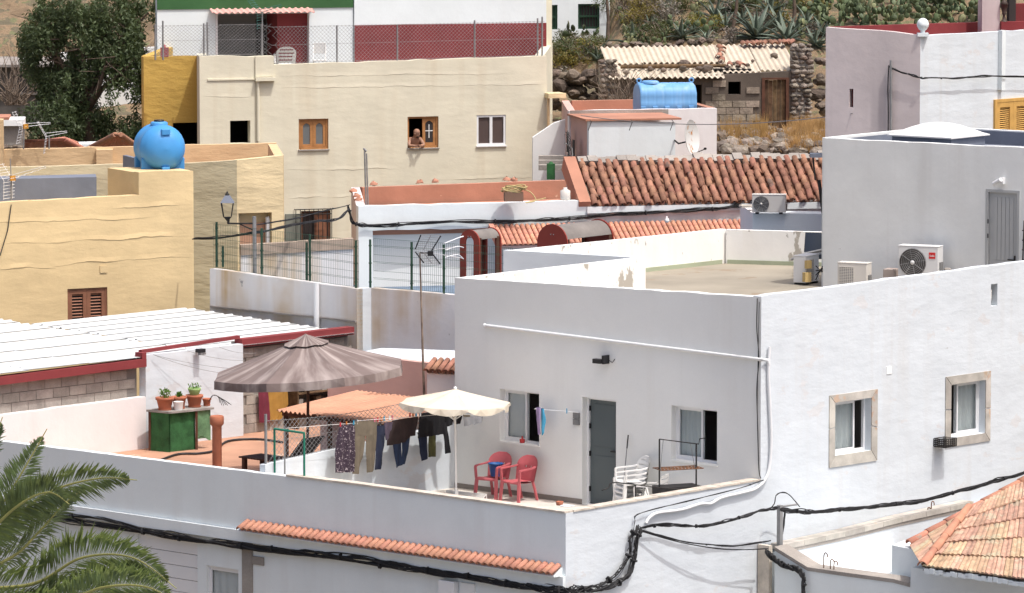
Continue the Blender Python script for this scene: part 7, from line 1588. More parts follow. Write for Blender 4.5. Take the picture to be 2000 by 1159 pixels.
# lean-to with orange corrugated sheets
e_a = PY(548, 803, 104.6); ze_ = e_a.z; FPg = Fr(e_a, -43); Lp = 2.35; pg = thing('lean_to', 'low lean-to with orange corrugated roof behind the chain fence', 'lean-to', FPg.p(1.2, ZO)); bk_ = Vector((math.cos(math.radians(47)), math.sin(math.radians(47)), 0)); ue = 3.3
nw = 26
for s in range(3):
    a0, a1 = ue * s / 3, ue * (s + 1) / 3 + (.02 if s < 2 else 0); fn = lambda x, y, o=0: FPg.p(lerp(a0, a1, x), ze_ + .02 + .005 * s + .20 * y + .022 * math.sin(2 * math.pi * nw / 3 * x) + o) + bk_ * (Lp * y - .12)
    MB().grid(fn, 90, 3).grid(lambda x, y: fn(1 - x, y, -.01), 90, 3).build('roof_sheet', SHEETO, pg)
for u in (.08, 1.35, 2.7): MB().bar(FPg.p(u, ZO) + bk_ * .08, FPg.p(u, ze_ - .02) + bk_ * .08, .10).build('post', WOODB, pg)
MB().bar(FPg.p(0, ze_ - .06) + bk_ * .08, FPg.p(ue, ze_ - .06) + bk_ * .08, .08).build('beam', WOODB, pg); MB().wall(Fr(FPg.p(0, 0) + bk_ * 1.0, -43), [(.15, ZO), (ue - .1, ZO), (ue - .1, ze_ + .0), (.15, ze_ + .0)], [(1.35, ZO + .05, 1.75, ze_ - .25)], .1).build('back_wall', MAUVE, pg)
# clutter behind the brown parasol
cb = thing('crate_shelf', 'rack of small crates against the block wall', 'rack', FBk.p(uG1 + 2.2, ZO, .25)); 
for z in (.5, .75, 1.0): MB().fbox(FBk.off(.3), uG1 + 1.5, uG1 + 2.9, ZO + z, ZO + z + .03, -.25, .05).build('shelf_board', WOODOLD, cb)
for u in (1.5, 2.87): MB().fbox(FBk.off(.3), uG1 + u, uG1 + u + .04, ZO, ZO + 1.35, -.25, .05).build('upright', WOODOLD, cb)
for i in range(7): MB().fbox(FBk.off(.3), uG1 + 1.58 + i * .18, uG1 + 1.72 + i * .18, ZO + (.53, .78, 1.03)[i % 3] + .003, ZO + (.53, .78, 1.03)[i % 3] + .12 + .02 * (i % 2), -.2, .0).build('crate', random.choice((BLOCK, WOODOLD, CONC)), cb)
# ================================================================== LAMPS ON WALLS
fl = thing('floodlight', 'black floodlight on the tall white terrace wall', 'floodlight', FE.p(*FE.uv(392, 690), .0)); u, z = FE.uv(391, 686, .12); MB().fbox(FE, u - .09, u + .09, z - .03, z + .05, .06, .2).build('housing', BLACK, fl, bevel=.01); MB().fbox(FE, u - .075, u - .005, z - .075, z - .03, .12, .22).fbox(FE, u + .005, u + .075, z - .075, z - .03, .12, .22).build('lens', ACG, fl); MB().fbox(FE, u - .02, u + .02, z - .02, z + .03, .0, .06).build('bracket', BLACK, fl)
bl = thing('wall_floodlight', 'small black floodlight on the shaded facade above the door', 'floodlight', FB.p(*FB.uv(1180, 705), 0)); u, z = FB.uv(1173, 706, .15); MB().fbox(FB, u - .16, u + .05, z - .045, z + .045, .10, .22).build('housing', BLACK, bl, bevel=.008); MB().fbox(FB, u + .055, u + .10, z - .05, z + .12, .0, .18).build('bracket', BLACK, bl); MB().tube([FB.p(u + .1, z + .02, .02), FB.p(u + .2, z - .02, .03), FB.p(u + .25, z + .05, .01)], .008, 5).build('cable', CABLE, bl)
# ================================================================== AIR CONDITIONERS
def ac(label, P, rz, w_, d_, h_, m, fan=True, badge=None, group='outdoor air conditioner units'):
    t = thing('air_conditioner', label, 'air conditioner', P, group); F = Fr(P, math.degrees(rz)); z = P.z
    MB().fbox(F, -w_ / 2, w_ / 2, z + .04, z + h_, -d_, 0).build('casing', m, t, bevel=.012); MB().fbox(F, -w_ / 2 - .006, w_ / 2 + .006, z + h_ + .001, z + h_ + .022, -d_ - .006, .006).build('lid', m, t, bevel=.006)
    for u in (-w_ * .35, w_ * .35): MB().fbox(F, u - .04, u + .04, z, z + .039, -d_, .01).build('foot', BLACK, t)
    r = h_ * .42; c = F.p(-w_ / 2 + r + .03, z + .04 + (h_ - .04) / 2, 0)
    if fan:
        MB().lathe(c + F.n * .001, [(r, 0), (r, .006), (r * .985, .006)], 28, axis=F.n).build('fan_recess', DGLASS, t); gm = MB()
        for k in range(7):
            rr = r * (.16 + .135 * k); gm.tube([c + F.n * .02 + (F.u * math.cos(a) + Vector((0, 0, 1)) * math.sin(a)) * rr for a in [2 * math.pi * i / 28 for i in range(29)]], .0065, 4, cap=False)
        for k in range(8): a = k * math.pi / 4 + .2; dv = F.u * math.cos(a) + Vector((0, 0, 1)) * math.sin(a); gm.tube([c + F.n * .018 + dv * r * .14, c + F.n * .018 + dv * r], .006, 4)
        gm.build('fan_grille', GALV, t); MB().lathe(c + F.n * .02, [(r * .16, 0), (r * .15, .012), (0, .016)], 14, axis=F.n).build('fan_hub', m, t)
    else:
        g = MB()
        for k in range(12): zz = z + .08 + (h_ - .16) * k / 11; g.fbox(F, -w_ / 2 + .04, -w_ / 2 + .04 + w_ * .5, zz, zz + .012, .002, .014)
        for k in range(8): uu = -w_ / 2 + .04 + w_ * .5 * k / 7; g.fbox(F, uu - .004, uu + .004, z + .08, z + h_ - .08, .002, .012)
        g.build('front_grille', ACW, t); MB().fbox(F, -w_ / 2 + .05, -w_ / 2 + .03 + w_ * .5, z + .085, z + h_ - .085, .0, .0015).build('grille_back', GALV, t)
    MB().fbox(F, w_ / 2 + .001, w_ / 2 + .03, z + .1, z + h_ * .55, -d_ * .75, -d_ * .25).build('valve_cover', ACG, t)
    if badge:
        b0 = (w_ / 2 - .20, z + h_ * .66); MB().fbox(F, b0[0], b0[0] + .14, b0[1], b0[1] + .13, .002, .006).build('badge', REDL, t); lt = MB()
        for i, (u0, v0, u1, v1) in enumerate(((.02, .045, .032, .085), (.032, .045, .045, .055), (.05, .045, .062, .07), (.066, .045, .078, .07), (.082, .045, .094, .085), (.098, .045, .11, .07), (.114, .045, .122, .07))): lt.fbox(F, b0[0] + u0, b0[0] + u1, b0[1] + v0, b0[1] + v1, .0065, .008)
        lt.build('badge_lettering', WHITEC, t)
    return t
RZ_ = RZ + .003
def onfl(px, py): return PZ(px, py, RZ_)
MB().cbox(FT.p(FT.uv(1793, 500, .62)[0], RZ_, .55), .8, .2, .358, math.radians(-24)).build('unit_plinth', CONC, None, 'low concrete plinth under the big roof unit', 'plinth')
Pb = FT.p(FT.uv(1793, 500, .62)[0], RZ_ + .36, .62); ac('big white air conditioner with round fan and red badge on the roof', Pb, math.radians(-24), .88, .32, .70, ACW2, True, True)
MB().cbox(FT.p(FT.uv(1664, 540, .95)[0], RZ_, .85), .55, .2, .128, math.radians(-26)).build('unit_plinth', CONC, None, 'low concrete plinth under the ivory roof unit', 'plinth')
Pm = FT.p(FT.uv(1664, 540, .95)[0], RZ_ + .13, .95); ac('ivory air conditioner with square grille in front of the stair tower', Pm, math.radians(-26), .66, .28, .52, ACW, False)
for k, (dz, rr) in enumerate(((0, 0), (.27, .05))): MB().cbox(FT.p(FT.uv(1741, 530, .35)[0], RZ_ + dz, .35), .26, .3, .265, math.radians(-30) + rr).build('concrete_block', mat('rust_stained_block', (.45, .38, .34), var=.1, streak=((.30, .14, .08), .8, 6)) if k == 0 else MATS['rust_stained_block'], None, 'rust stained concrete block beside the big air conditioner, ' + ('lower' if k == 0 else 'upper') + ' one', 'block', 'rust stained blocks', bevel=.015)
MB().cbox(FT.p(FT.uv(1851, 520, .2)[0], RZ_, .2), .16, .12, .62, .2).build('mortar_post', CONC, None, 'rough mortar stub against the stair tower wall', 'stub', bevel=.04); MB().lathe(FT.p(FT.uv(1874, 540, .25)[0], RZ_, .25), [(.09, 0), (.09, .2), (.04, .24), (.05, .3), (.02, .36), (0, .37)], 8).build('pipe_stub', RUST, None, 'small rusty pipe stub near the rooftop door', 'pipe')
Pl = onfl(1588, 557) + Vector((0, .25, 0)); acl = ac('air conditioner seen edge on at the corner of the stair tower', Pl, math.radians(60), .62, .30, .60, ACW2, False); 
MB().cbox(Pl + Vector((-.17, -.20, .32)), .10, .10, .2).build('yellow_cover', WOODY, acl) if False else None
q = Pl + Vector((-.14, -.36, 0)); MB().cbox(q + Vector((0, 0, .08)), .15, .12, .2, .5).cbox(q + Vector((.03, .05, .36)), .13, .08, .17, .5).build('switch_cover', mat('ivory_yellow_plastic', (.55, .40, .17), var=.05), None, 'yellowed plastic switch covers beside the edge-on air conditioner', 'switch box')
cc = MB()
for k in range(4): cc.tube(smoothpath([Pl + Vector((.05, -.35, .12 + .1 * k)), Pl + Vector((.22, -.5, .45 - .05 * k)), Pl + Vector((.42, -.62, .30 + .06 * k)), Pl + Vector((.62, -.62, .12 + .06 * k))], 5), .011, 5)
cc.build('ac_cable', CABLE, None, 'loose black cables between the two ivory roof units', 'cable')
MB().cbox(onfl(1563, 540), .16, .18, .36, .3).build('concrete_block', BLOCK, None, 'grey block standing on the roof beside the edge-on unit', 'block', bevel=.01)
oc = thing('office_chair', 'dark blue reclined chair back behind the roof unit', 'chair', onfl(1590, 535)); B0 = onfl(1590, 535) + Vector((.05, .5, 0)); MB().grid(lambda x, y: B0 + Vector((lerp(-.24, .30, x) * (1 - .15 * y), .12 * y + .05 * (2 * x - 1) ** 2, .42 + .42 * y)), 8, 8).grid(lambda x, y: B0 + Vector((lerp(.30, -.24, x) * (1 - .15 * y), .05 + .12 * y + .05 * (2 * x - 1) ** 2, .42 + .42 * y)), 8, 8).build('backrest', mat('dark_blue_leatherette', (.02, .028, .045), rough=.4, var=.1, spec=.5), oc, bevel=.01); MB().cbox(B0 + Vector((.03, -.05, .30)), .5, .5, .1).build('seat', MATS['dark_blue_leatherette'], oc); MB().tube([B0 + Vector((0, 0, 0)), B0 + Vector((0, 0, .3))], .03, 8).build('leg', IRON, oc)
ap = [B0 + Vector((-.55, -.45, .30)), B0 + Vector((-.3, -.5, .42)), B0 + Vector((.1, -.55, .52)), B0 + Vector((.5, -.6, .62))]; MB().tube(smoothpath(ap, 5), .03, 7).build('arm', GALV, oc)
Pa = PY(1500, 416, 124.1) ; ac('ivory air conditioner on the annex under the old tile roof', Vector((Pa.x + .02, Pa.y, FX.uv(1500, 417)[1])), math.radians(-6), .82, .3, .46, ACW, True)
MB().cbox(PY(1459, 405, 125.0), .34, .3, .05, .2).build('stone_slab', STONE, None, 'flat pale slab on the annex corner', 'slab')
# ladder by the rooftop door
ld = thing('roof_ladder', 'thin steel ladder at the stair tower edge', 'ladder', FT.p(FT.uv(1997, 500, .2)[0], RZ, .2)); u = FT.uv(1996, 470, .2)[0]
for du in (0, .3): MB().tube([FT.p(u + du, RZ, .2), FT.p(u + du, RZ + 1.7, .12)], .016, 6).build('rail', IRON, ld)
for k in range(8): MB().tube([FT.p(u, RZ + .2 * (k + .5), .19), FT.p(u + .3, RZ + .2 * (k + .5), .19)], .012, 5).build('rung', IRON, ld)
# ================================================================== TANKS AND DISH
tk = thing('water_tank', 'round bright blue plastic water tank on the yellow roof plinth', 'water tank', PY(322, 335, 117.6)); ax = Vector((-.30, .95, 0)).normalized(); c0 = PY(325, 292, 117.25); Rr = .53
MB().lathe(c0, [(0, -.02), (.22, .0), (.38, .07), (.48, .19), (Rr, .36), (Rr + .012, .40), (Rr, .44), (Rr, .95), (Rr + .012, .99), (Rr, 1.03), (.48, 1.2), (.36, 1.31), (.2, 1.38), (0, 1.4)], 32, axis=ax).build('shell', BLUEP, tk)
MB().lathe(c0 + ax * .7 + Vector((0, 0, Rr - .03)), [(.2, 0), (.2, .07), (.17, .09), (0, .1)], 16).build('lid', BLUEP, tk); MB().lathe(c0 + ax * .7 + Vector((0, 0, Rr + .07)), [(.12, 0), (.12, .035), (0, .04)], 12).build('cap', BLACK, tk)
S_ = ax.cross(Vector((0, 0, 1))).normalized()
for f in (.32, .95): MB().box(c0 + ax * f - S_ * Rr * .96 + Vector((0, 0, -Rr - .02)), S_ * Rr * 1.92, ax * .12, Vector((0, 0, Rr * .62))).build('saddle', BLUEP, tk, bevel=.02)
MB().box(c0 - S_ * .10 + Vector((0, 0, Rr * .62)) + ax * .0, S_ * .2, ax * .14, Vector((0, 0, .13))).build('boss', BLUEP, tk, bevel=.012); MB().box(c0 - S_ * .09 + Vector((0, 0, -Rr - .02)) + ax * .03, S_ * .18, ax * .12, Vector((0, 0, .14))).build('outlet_boss', BLUEP, tk, bevel=.012)
t2 = thing('water_cistern', 'long faded blue plastic cistern on the pink house roof', 'water tank', FP2.p(FP2.uv(1306, 217, -1.2)[0], zq0 - .3, -1.2)); Fc = FP2.off(-.95); a, b = Fc.uv(1248, 190)[0], Fc.uv(1365, 190)[0]; zc0, zc1 = Fc.uv(1306, 226)[1], Fc.uv(1306, 163)[1]; hh = zc1 - zc0
def cis(x, y):
    u = lerp(a, b, x); e = min(x, 1 - x); k = min(1, (e / .05)) ** .5; an = math.pi * (y * 1.0); prof = [(0, 0), (.02, .16), (-.01, .32), (.03, .5), (.03, .68), (.10, .84), (.24, .95), (.42, 1.0), (.5, 1.0)]
    f = y * 16; s = -1
    if f > 8: f = 16 - f; s = 1
    i = min(int(f), 7); g = f - i; w_ = lerp(prof[i][0], prof[i + 1][0], g); v = lerp(prof[i][1], prof[i + 1][1], g)
    cr = .007 * (1 if (x * 7) % 1 < .12 else 0)
    return Fc.p(lerp((a + b) / 2, u, .94 + .06 * k), zc0 + hh * (v * (.88 + .10 * k) + .01) - cr, (.0 - w_ * .95 if s < 0 else -.95 + w_ * .95) * 1.0 - (.02 if s < 0 else -.02) * (1 - k) - (cr if s < 0 else -cr))
MB().grid(cis, 56, 32).add([cis(0, i / 16) for i in range(17)], [tuple(range(16, -1, -1))]).add([cis(1, i / 16) for i in range(17)], [tuple(range(17))]).build('shell', BLUEF, t2)
for x in (.06, .94): MB().tube([Fc.p(lerp(a, b, x) + .06 * math.cos(q * .7), zc1 + .05 + .06 * math.sin(q * .7), -.45) for q in range(10)], .022, 6).build('lifting_eye', BLUEF, t2)
MB().lathe(Fc.p(lerp(a, b, .25), zc1 - .03, -.45), [(.24, 0), (.24, .06), (.2, .08), (0, .09)], 16).build('hatch', BLUEF, t2)
for i in range(5): u = lerp(a, b, (i + .5) / 5); MB().fbox(Fc, u - .12, u + .02, zc0 - .02, zc0 + .26, -.03, .035).build('foot_rib', BLUEF, t2, bevel=.01)
ds = thing('satellite_dish', 'rust stained white satellite dish on the pale pink wall', 'satellite dish', FP.p(*FP.uv(1346, 270, .2), .2)); dc = PY(1346, 269, 136.3); dn_ = Vector((.90, -.42, .12)).normalized()
MB().lathe(dc, [(0, 0), (.15, .008), (.28, .03), (.40, .065), (.47, .092), (.475, .095), (.47, .082), (.40, .053), (.28, .018), (.15, -.004), (0, -.012)], 26, axis=dn_).build('reflector', SAT, ds)
lo = dc - Vector((0, 0, .46)) + dn_ * .08; MB().tube([lo, lo + dn_ * .42 + Vector((.0, 0, .12))], .014, 5).build('feed_arm', IRON, ds); MB().lathe(lo + dn_ * .42 + Vector((0, 0, .12)), [(.03, 0), (.035, .05), (0, .08)], 8, axis=-dn_).build('feed_horn', IRON, ds); MB().tube([dc - dn_ * .01 - Vector((0, 0, .1)), dc - dn_ * .2 - Vector((.1, -.1, .15)), Vector((dc.x - .35, FP.p(FP.uv(1318, 280)[0], 0).y + .0, dc.z - .16))], .022, 6).build('wall_mount', IRON, ds)
# ================================================================== ANTENNAS
def yagi(label, base, top, d, L, n, el, m=ALU, grid=False, mast=GALV, r=.012, acc=None):
    t = thing('tv_antenna', label, 'antenna', base); d = d.normalized(); MB().tube([base, top], r * 1.5, 6).build('mast', mast, t); S = d.cross(Vector((0, 0, 1))).normalized(); U_ = S.cross(d); bm = MB()
    for k in (0, .09): bm.tube([top - d * .1 + U_ * k, top + d * L + U_ * k * .4], r * .6, 5)
    bm.build('boom', m, t); e = MB()
    for i in range(n): p = top + d * L * (i + .5) / n; w_ = el * (1 - .4 * i / n); e.tube([p - S * w_, p + S * w_], r * .4, 4)
    e.build('elements', m, t); rf = MB()
    for sg in (1, -1):
        for i in range(6): p = top - d * .08 + (U_ * sg * .05 + (U_ * sg - d * .35) * .07 * i); rf.tube([p - S * el * 1.3, p + S * el * 1.3], r * .45, 4)
        rf.tube([top - S * el - d * .08, top - S * el - d * .08 + (U_ * sg - d * .35) * .42], r * .5, 4); rf.tube([top + S * el - d * .08, top + S * el - d * .08 + (U_ * sg - d * .35) * .42], r * .5, 4)
    rf.build('reflector', m, t)
    if acc: MB().cbox(top + d * .04 - Vector((0, 0, .05)), .12, .09, .11, .4).build('dipole_box', acc, t)
ORP = mat('orange_plastic', (.55, .26, .04), var=.03)
yagi('weathered aerial with orange box behind the tan parapet', PY(46, 292, 131.0), PY(47, 248, 131.0), Vector((1, -.15, .12)), .70, 5, .16, acc=ORP); yagi('small low aerial by the red roofs', PY(96, 291, 131.0), PY(96, 266, 131.0), Vector((1, -.1, .2)), .48, 6, .07)
yagi('white aerial standing before the slate blue roof block', PY(22, 400, 117.5), PY(22, 350, 117.5), Vector((1, -.4, .35)), .95, 5, .22, m=WHITEC, acc=ORP); MB().tube([PY(22, 350, 117.5), PY(20, 310, 117.5)], .012, 5).build('aerial_rod', GALV, None, 'bare rod above the white aerial', 'rod')
pr0, pr1 = PZ(829, 800, ZO), None; Bp = PY(829, 790, 104.9); Tp = PY(820, 494, 104.9); MB().tube([Bp, PY(826, 700, 104.9), PY(823, 600, 104.9), Tp], [.028, .024, .02, .017], 8).build('aerial_pole', mat('stained_pole', (.27, .215, .17), var=.25, vscale=5), None, 'tall stained pole leaning beside the white house', 'pole')
gpn = thing('panel_aerial', 'flat grid panel aerial on top of the stained pole', 'antenna', Tp); fa = [PY(x, y, 104.8) for x, y in ((822, 459), (861, 461), (843, 490), (811, 487))]; fb = [PY(x, y, 104.8) for x, y in ((811, 492), (843, 494), (860, 516), (828, 514))]
for q in (fa, fb):
    g = MB()
    for i in range(8): f = i / 7; g.tube([q[0].lerp(q[3], f), q[1].lerp(q[2], f)], .005, 4)
    for i in range(3): f = i / 2; g.tube([q[0].lerp(q[1], f), q[3].lerp(q[2], f)], .008, 4)
    g.build('grid_reflector', GALV, gpn); MB().tube([q[0], q[3]], .014, 5).tube([q[1], q[2]], .014, 5).build('grid_edge', BLACK, gpn)
MB().tube([Tp, Tp + Vector((.18, -.02, 0))], .015, 5).cbox(Tp + Vector((.22, -.06, -.06)), .12, .1, .1).build('bracket', BLACK, gpn); MB().tube([Tp + Vector((.25, -.03, 0)), PY(905, 505, 104.6)], .006, 4).tube([Tp + Vector((.25, -.03, .06)), PY(900, 482, 104.6)], .006, 4).build('boom', ALU, gpn)
TEAA = mat('teal_aerial', (.06, .17, .15), var=.1)
yagi('greenish aerial in front of the shaded porch', FC.p(FC.uv(513, 105, -.2)[0], FC.uv(513, 112)[1], -.2), FC.p(FC.uv(512, 22, -.2)[0], FC.uv(513, 25)[1], -.2), Vector((1, -.3, .35)), .6, 4, .2, m=TEAA)
# wires and poles by the pink house
wp = thing('wire_pole', 'crooked thin pole with wires between cream and pink houses', 'pole', PY(1118, 340, 136.6)); MB().tube([PY(1122, 370, 136.6), PY(1117, 290, 136.6), PY(1103, 279, 136.6)], .018, 5).tube([PY(1106, 375, 136.6), PY(1112, 300, 136.6), PY(1109, 255, 136.6)], .014, 5).tube([PY(1111, 370, 136.5), PY(1103, 262, 136.5)], .01, 5).build('pole', GALV, wp); w_ = MB()
for k in range(5): w_.tube(smoothpath([PY(1104 + k, 258 + k * 5, 136.5), PY(1112 + ru(-5, 5), 270 + k * 8, 136.5), PY(1106 + ru(-4, 6), 290 + k * 8, 136.5), PY(1113 + ru(-4, 4), 330 + 6 * k, 136.5)], 4), .007, 4)
w_.build('wires', CABLE, wp)
MB().tube(catenary(PY(1135, 226, 136.8), PY(1665, 222, 121.5), .25, 24), .011, 5).build('overhead_wire', GALV, None, 'single wire strung from the pink house to the mauve house', 'wire')
for px in (1152, 1232, 1312): MB().tube([PY(px, 234, 136.7), PY(px + 3, 238, 136.6), PY(px - 3, 255, 136.75)], .010, 5).build('wire_bracket', IRON, None, {1152: 'wire bracket at the near corner of the white annex', 1232: 'middle wire bracket on the white annex', 1312: 'wire bracket nearest the satellite dish'}[px], 'bracket', 'wire brackets on the annex')
# ================================================================== PLAYHOUSES
def playhouse(label, px0, px1, ytop, ybot, dep, Lr, hole, tname='playhouse'):
    P0 = PY(px0, ybot, dep); F = Fr(P0, -38); u1 = F.uv(px1, ytop + 20)[0]; zt = F.uv((px0 + px1) / 2, ytop)[1]; zb = 1.22; r = u1 / 2; t = thing(tname, label, 'playhouse', F.p(r, zb)); zs = zt - r; N_ = 14
    arch = lambda rr: [(r + rr * math.cos(math.pi * i / N_), zs + rr * math.sin(math.pi * i / N_)) for i in range(N_ + 1)]
    for k, w_ in enumerate((0, -Lr)):
        out = [(0, zb + .1), (2 * r, zb + .1)] + arch(r)
        hol = [[(r - r * .42, zb + .45), (r + r * .42, zb + .45)] + [(r + r * .42 * math.cos(math.pi * i / 8), zs + .0 + r * .42 * math.sin(math.pi * i / 8)) for i in range(9)]] if hole else []
        MB().wall(F.off(w_), out, hol, .035).build('arch_panel', PLAYR, t)
    rf = MB(); rr = r * .93
    fn = lambda x, y, o=0: F.p(r + (rr + o) * math.cos(math.pi * (.08 + .84 * x)), zs + (rr + o) * math.sin(math.pi * (.08 + .84 * x)), -.036 - (Lr - .037) * y)
    rf.grid(fn, 16, 2).grid(lambda x, y: fn(1 - x, y, -.02), 16, 2); rf.build('curved_roof', PLAYG, t)
    for u in (.04, 2 * r - .04):
        for w_ in (-.08, -Lr + .05): MB().bar(F.p(u, zb, w_), F.p(u, zs + .1, w_), .07).build('post', WOODB, t)
    MB().fbox(F, .03, 2 * r - .03, zb + .35, zb + .42, -Lr, -.04).build('deck', WOODB, t); MB().tube([F.p(2 * r, zb + .75, -.1), F.p(2 * r, zb + .75, -Lr - .5)], .02, 6).build('rail', WOODB, t)
    for q in range(2): MB().lathe(F.p(r + (q - .5) * .08, zs + r * .45, .002), [(.014, 0), (.012, .008), (0, .009)], 8, axis=F.n).build('bolt', GALV, t)
playhouse('small red arched playhouse with grey curved roof behind the fence', 898, 936, 449, 548, 115.2, .78, True); playhouse('larger red arched playhouse half hidden by the roof parapet', 1049, 1108, 438, 560, 117.5, 1.75, False)
pipe = MB(); 
for k in range(3): pipe.tube(smoothpath([PY(905, 462 + k * 22, 114.8), PY(893, 466 + k * 16, 114.6), PY(868, 476 + k * 14, 114.4)], 4), .014, 6)
pipe.build('play_rail', ALU, None, 'white curved hand rails of the small playhouse', 'rail')
# ================================================================== ORANGE ROOF CLUTTER
cr = thing('hose_box', 'brown box with a yellow hose coiled on top on the orange roof', 'box', PY(1003, 392, 126.6)); P = PY(1003, 393, 126.6); MB().cbox(P, .46, .35, .22, .1).build('box', mat('brown_box', (.22, .13, .09), var=.15), cr); hz_ = MB()
YH = mat('yellow_hose', (.52, .42, .20), var=.1)
for k in range(7): hz_.tube([P + Vector((.26 * math.cos(a) * ru(.8, 1.1) + .02 * k - .05, .17 * math.sin(a), .25 + .02 * k + .03 * math.sin(a * 2 + k))) for a in [2 * math.pi * i / 18 for i in range(19)]], .014, 5)
hz_.tube(smoothpath([P + Vector((.2, 0, .3)), P + Vector((.42, 0, .22)), P + Vector((.55, -.05, .02)), P + Vector((.3, -.1, -.03)), P + Vector((.8, .2, .06))], 6), .014, 5); hz_.build('hose', YH, cr)
MB().lathe(PY(1104, 390, 127.5), [(.12, 0), (.13, .05), (.13, .22), (.05, .26), (.05, .30), (0, .30)], 12).build('jerrycan', ACW, None, 'ivory plastic can at the corner of the orange roof', 'can')
cam_ = PY(1303, 430, 124.6); MB().lathe(cam_, [(.05, 0), (.055, .05), (.03, .1), (0, .1)], 10, axis=(0, -1, -.3)).tube([cam_, cam_ + Vector((0, .3, .05))], .02, 6).build('security_camera', WHITEC, None, 'small white round security camera above the pink canopy', 'camera')
# hanging lantern at the stair tower edge
hl = thing('hanging_lantern', 'black lantern on a bracket beside the stair tower corner', 'lantern', PY(1596, 300, 122)); P = PY(1600, 303, 122); MB().prism([(P.x - .22, P.y - .2), (P.x + .25, P.y - .2), (P.x + .25, P.y + .2), (P.x - .22, P.y + .2)], P.z - .05, P.z + .04).build('hood', SLATE, hl); mb = MB()
for sx in (-.15, .18):
    for sy in (-.14, .14): mb.bar(P + Vector((sx, sy, -.05)), P + Vector((sx * .6, sy * .6, -.6)), .03)
mb.build('lantern_frame', IRON, hl); MB().tube([P + Vector((0, 0, -.6)), P + Vector((0.1, 0, -1.4))], .04, 6).build('pole', IRON, hl)
# ================================================================== TERRACE CLUTTER
gr = thing('barbecue_grill', 'black iron grill frame with rusty hanging grate', 'grill', FA.p(FA.uv(1325, 960, -.7)[0], ZF, -.7)); FGr = Fr(FA.p(FA.uv(1288, 950, -.75)[0], 0, -.75), 22); ua_, za_ = FGr.uv(1288, 858); ub_, zb2 = FGr.uv(1360, 868)
MB().tube([FGr.p(ua_, ZF), FGr.p(ua_, za_)], .016, 6).build('post', IRON, gr); MB().tube([FGr.p(ub_, ZF), FGr.p(ub_, zb2)], .016, 6).build('post', IRON, gr); MB().tube([FGr.p(ua_, za_), FGr.p(ub_ + .05, zb2 - .0), FGr.p(ub_ + .07, zb2 + .10), FGr.p(ub_ + .2, zb2 + .11)], .011, 6).build('crank_bar', IRON, gr)
zg2 = FGr.uv(1325, 915)[1]; g = MB()
for i in range(13): f = i / 12; g.tube([FGr.p(lerp(ua_ - .03, ub_ + .07, f), zg2, .16), FGr.p(lerp(ua_ - .03, ub_ + .07, f), zg2, -.22)], .008, 4)
for w_ in (.16, -.22, -.03): g.tube([FGr.p(ua_ - .04, zg2, w_), FGr.p(ub_ + .08, zg2, w_)], .012, 5)
g.build('grate', RUST, gr); MB().tube([FGr.p(ua_ + .08, za_ - .01), FGr.p(ua_ + .02, zg2)], .006, 4).tube([FGr.p(ub_ - .12, zb2 + .01), FGr.p(ub_ - .03, zg2)], .006, 4).build('chain', GALV, gr); zb3 = FGr.uv(1320, 950)[1]; MB().fbox(FGr, ua_ - .02, ub_ + .05, zb3 - .16, zb3, -.3, .15).build('fire_box', IRON, gr)
MB().tube(smoothpath([FA.p(*FA.uv(x, y, -.3), -.3) for x, y in ((1176, 958), (1188, 953), (1192, 945), (1205, 943), (1240, 947), (1300, 954), (1370, 958))], 4), .012, 6).tube([FA.p(*FA.uv(1241, 947, -.3), -.3), FA.p(*FA.uv(1241, 985, -.3), -.3)], .012, 6).build('bent_rail', IRON, None, 'bent black iron rail behind the stone parapet', 'rail')
mp_ = thing('mop', 'mop with dark handle leaning on the white wall', 'mop', FB.p(FB.uv(1212, 980, .3)[0], ZF, .3)); a, b = FB.p(*FB.uv(1227, 850, .06), .06), FB.p(FB.uv(1213, 970, .25)[0], ZF + .05, .25); MB().tube([a, a.lerp(b, .18)], .013, 6).build('grip', BLACK, mp_); MB().tube([a.lerp(b, .18), b], .009, 6).build('handle', GALV, mp_); MB().tube([a.lerp(b, .56), a.lerp(b, .62)], .022, 6).build('collar', mat('blue_collar', (.05, .25, .45), var=0), mp_); MB().lathe(b - Vector((0, 0, .045)), [(.08, 0), (.06, .06), (.015, .12)], 8).build('mop_head', CL['grey'], mp_)
cr2 = thing('drying_rack', 'flat folded white drying rack on the terrace floor', 'drying rack', PZ(905, 966, ZF)); g = MB(); zz = ZF + .12; q = [PZ(872, 958, zz), PZ(950, 966, zz), PZ(942, 975, zz), PZ(880, 966, zz)]
for i in range(4): g.tube([q[i], q[(i + 1) % 4]], .010, 5)
for i in range(1, 7): f = i / 7; g.tube([q[0].lerp(q[3], f), q[1].lerp(q[2], f)], .006, 4)
g.build('rack_frame', WHITEC, cr2)
for p in q: MB().tube([p, Vector((p.x, p.y, ZF))], .010, 5).build('leg', WHITEC, cr2)
Pp = FQ.p(FQ.uv(1110, 992, -.1)[0], ztop(0) + .037, -.1) + FA.u * .0; Pp = PZ(1108, 990, .47); MB().lathe(Pp, [(.06, 0), (.13, .008), (.14, .022), (.125, .02), (.05, .008)], 20).build('plate', WHITEC, None, 'white enamel plate on the parapet corner', 'plate'); MB().lathe(PZ(1093, 987, .47), [(.06, 0), (.075, .07), (.06, .075), (.05, .02)], 10).build('clay_dish', TERRA, None, 'small brown clay dish beside the white plate', 'dish')
rt = FB.p(FB.uv(1018, 860, -.02)[0], w1[1] + .006, -.05); MB().lathe(rt, [(.05, 0), (.055, .07), (.05, .075), (.02, .08), (.015, .13), (0, .14)], 12).build('red_tin', mat('red_tin_paint', (.45, .05, .05), var=.05), None, 'little red tin on the window sill', 'tin')
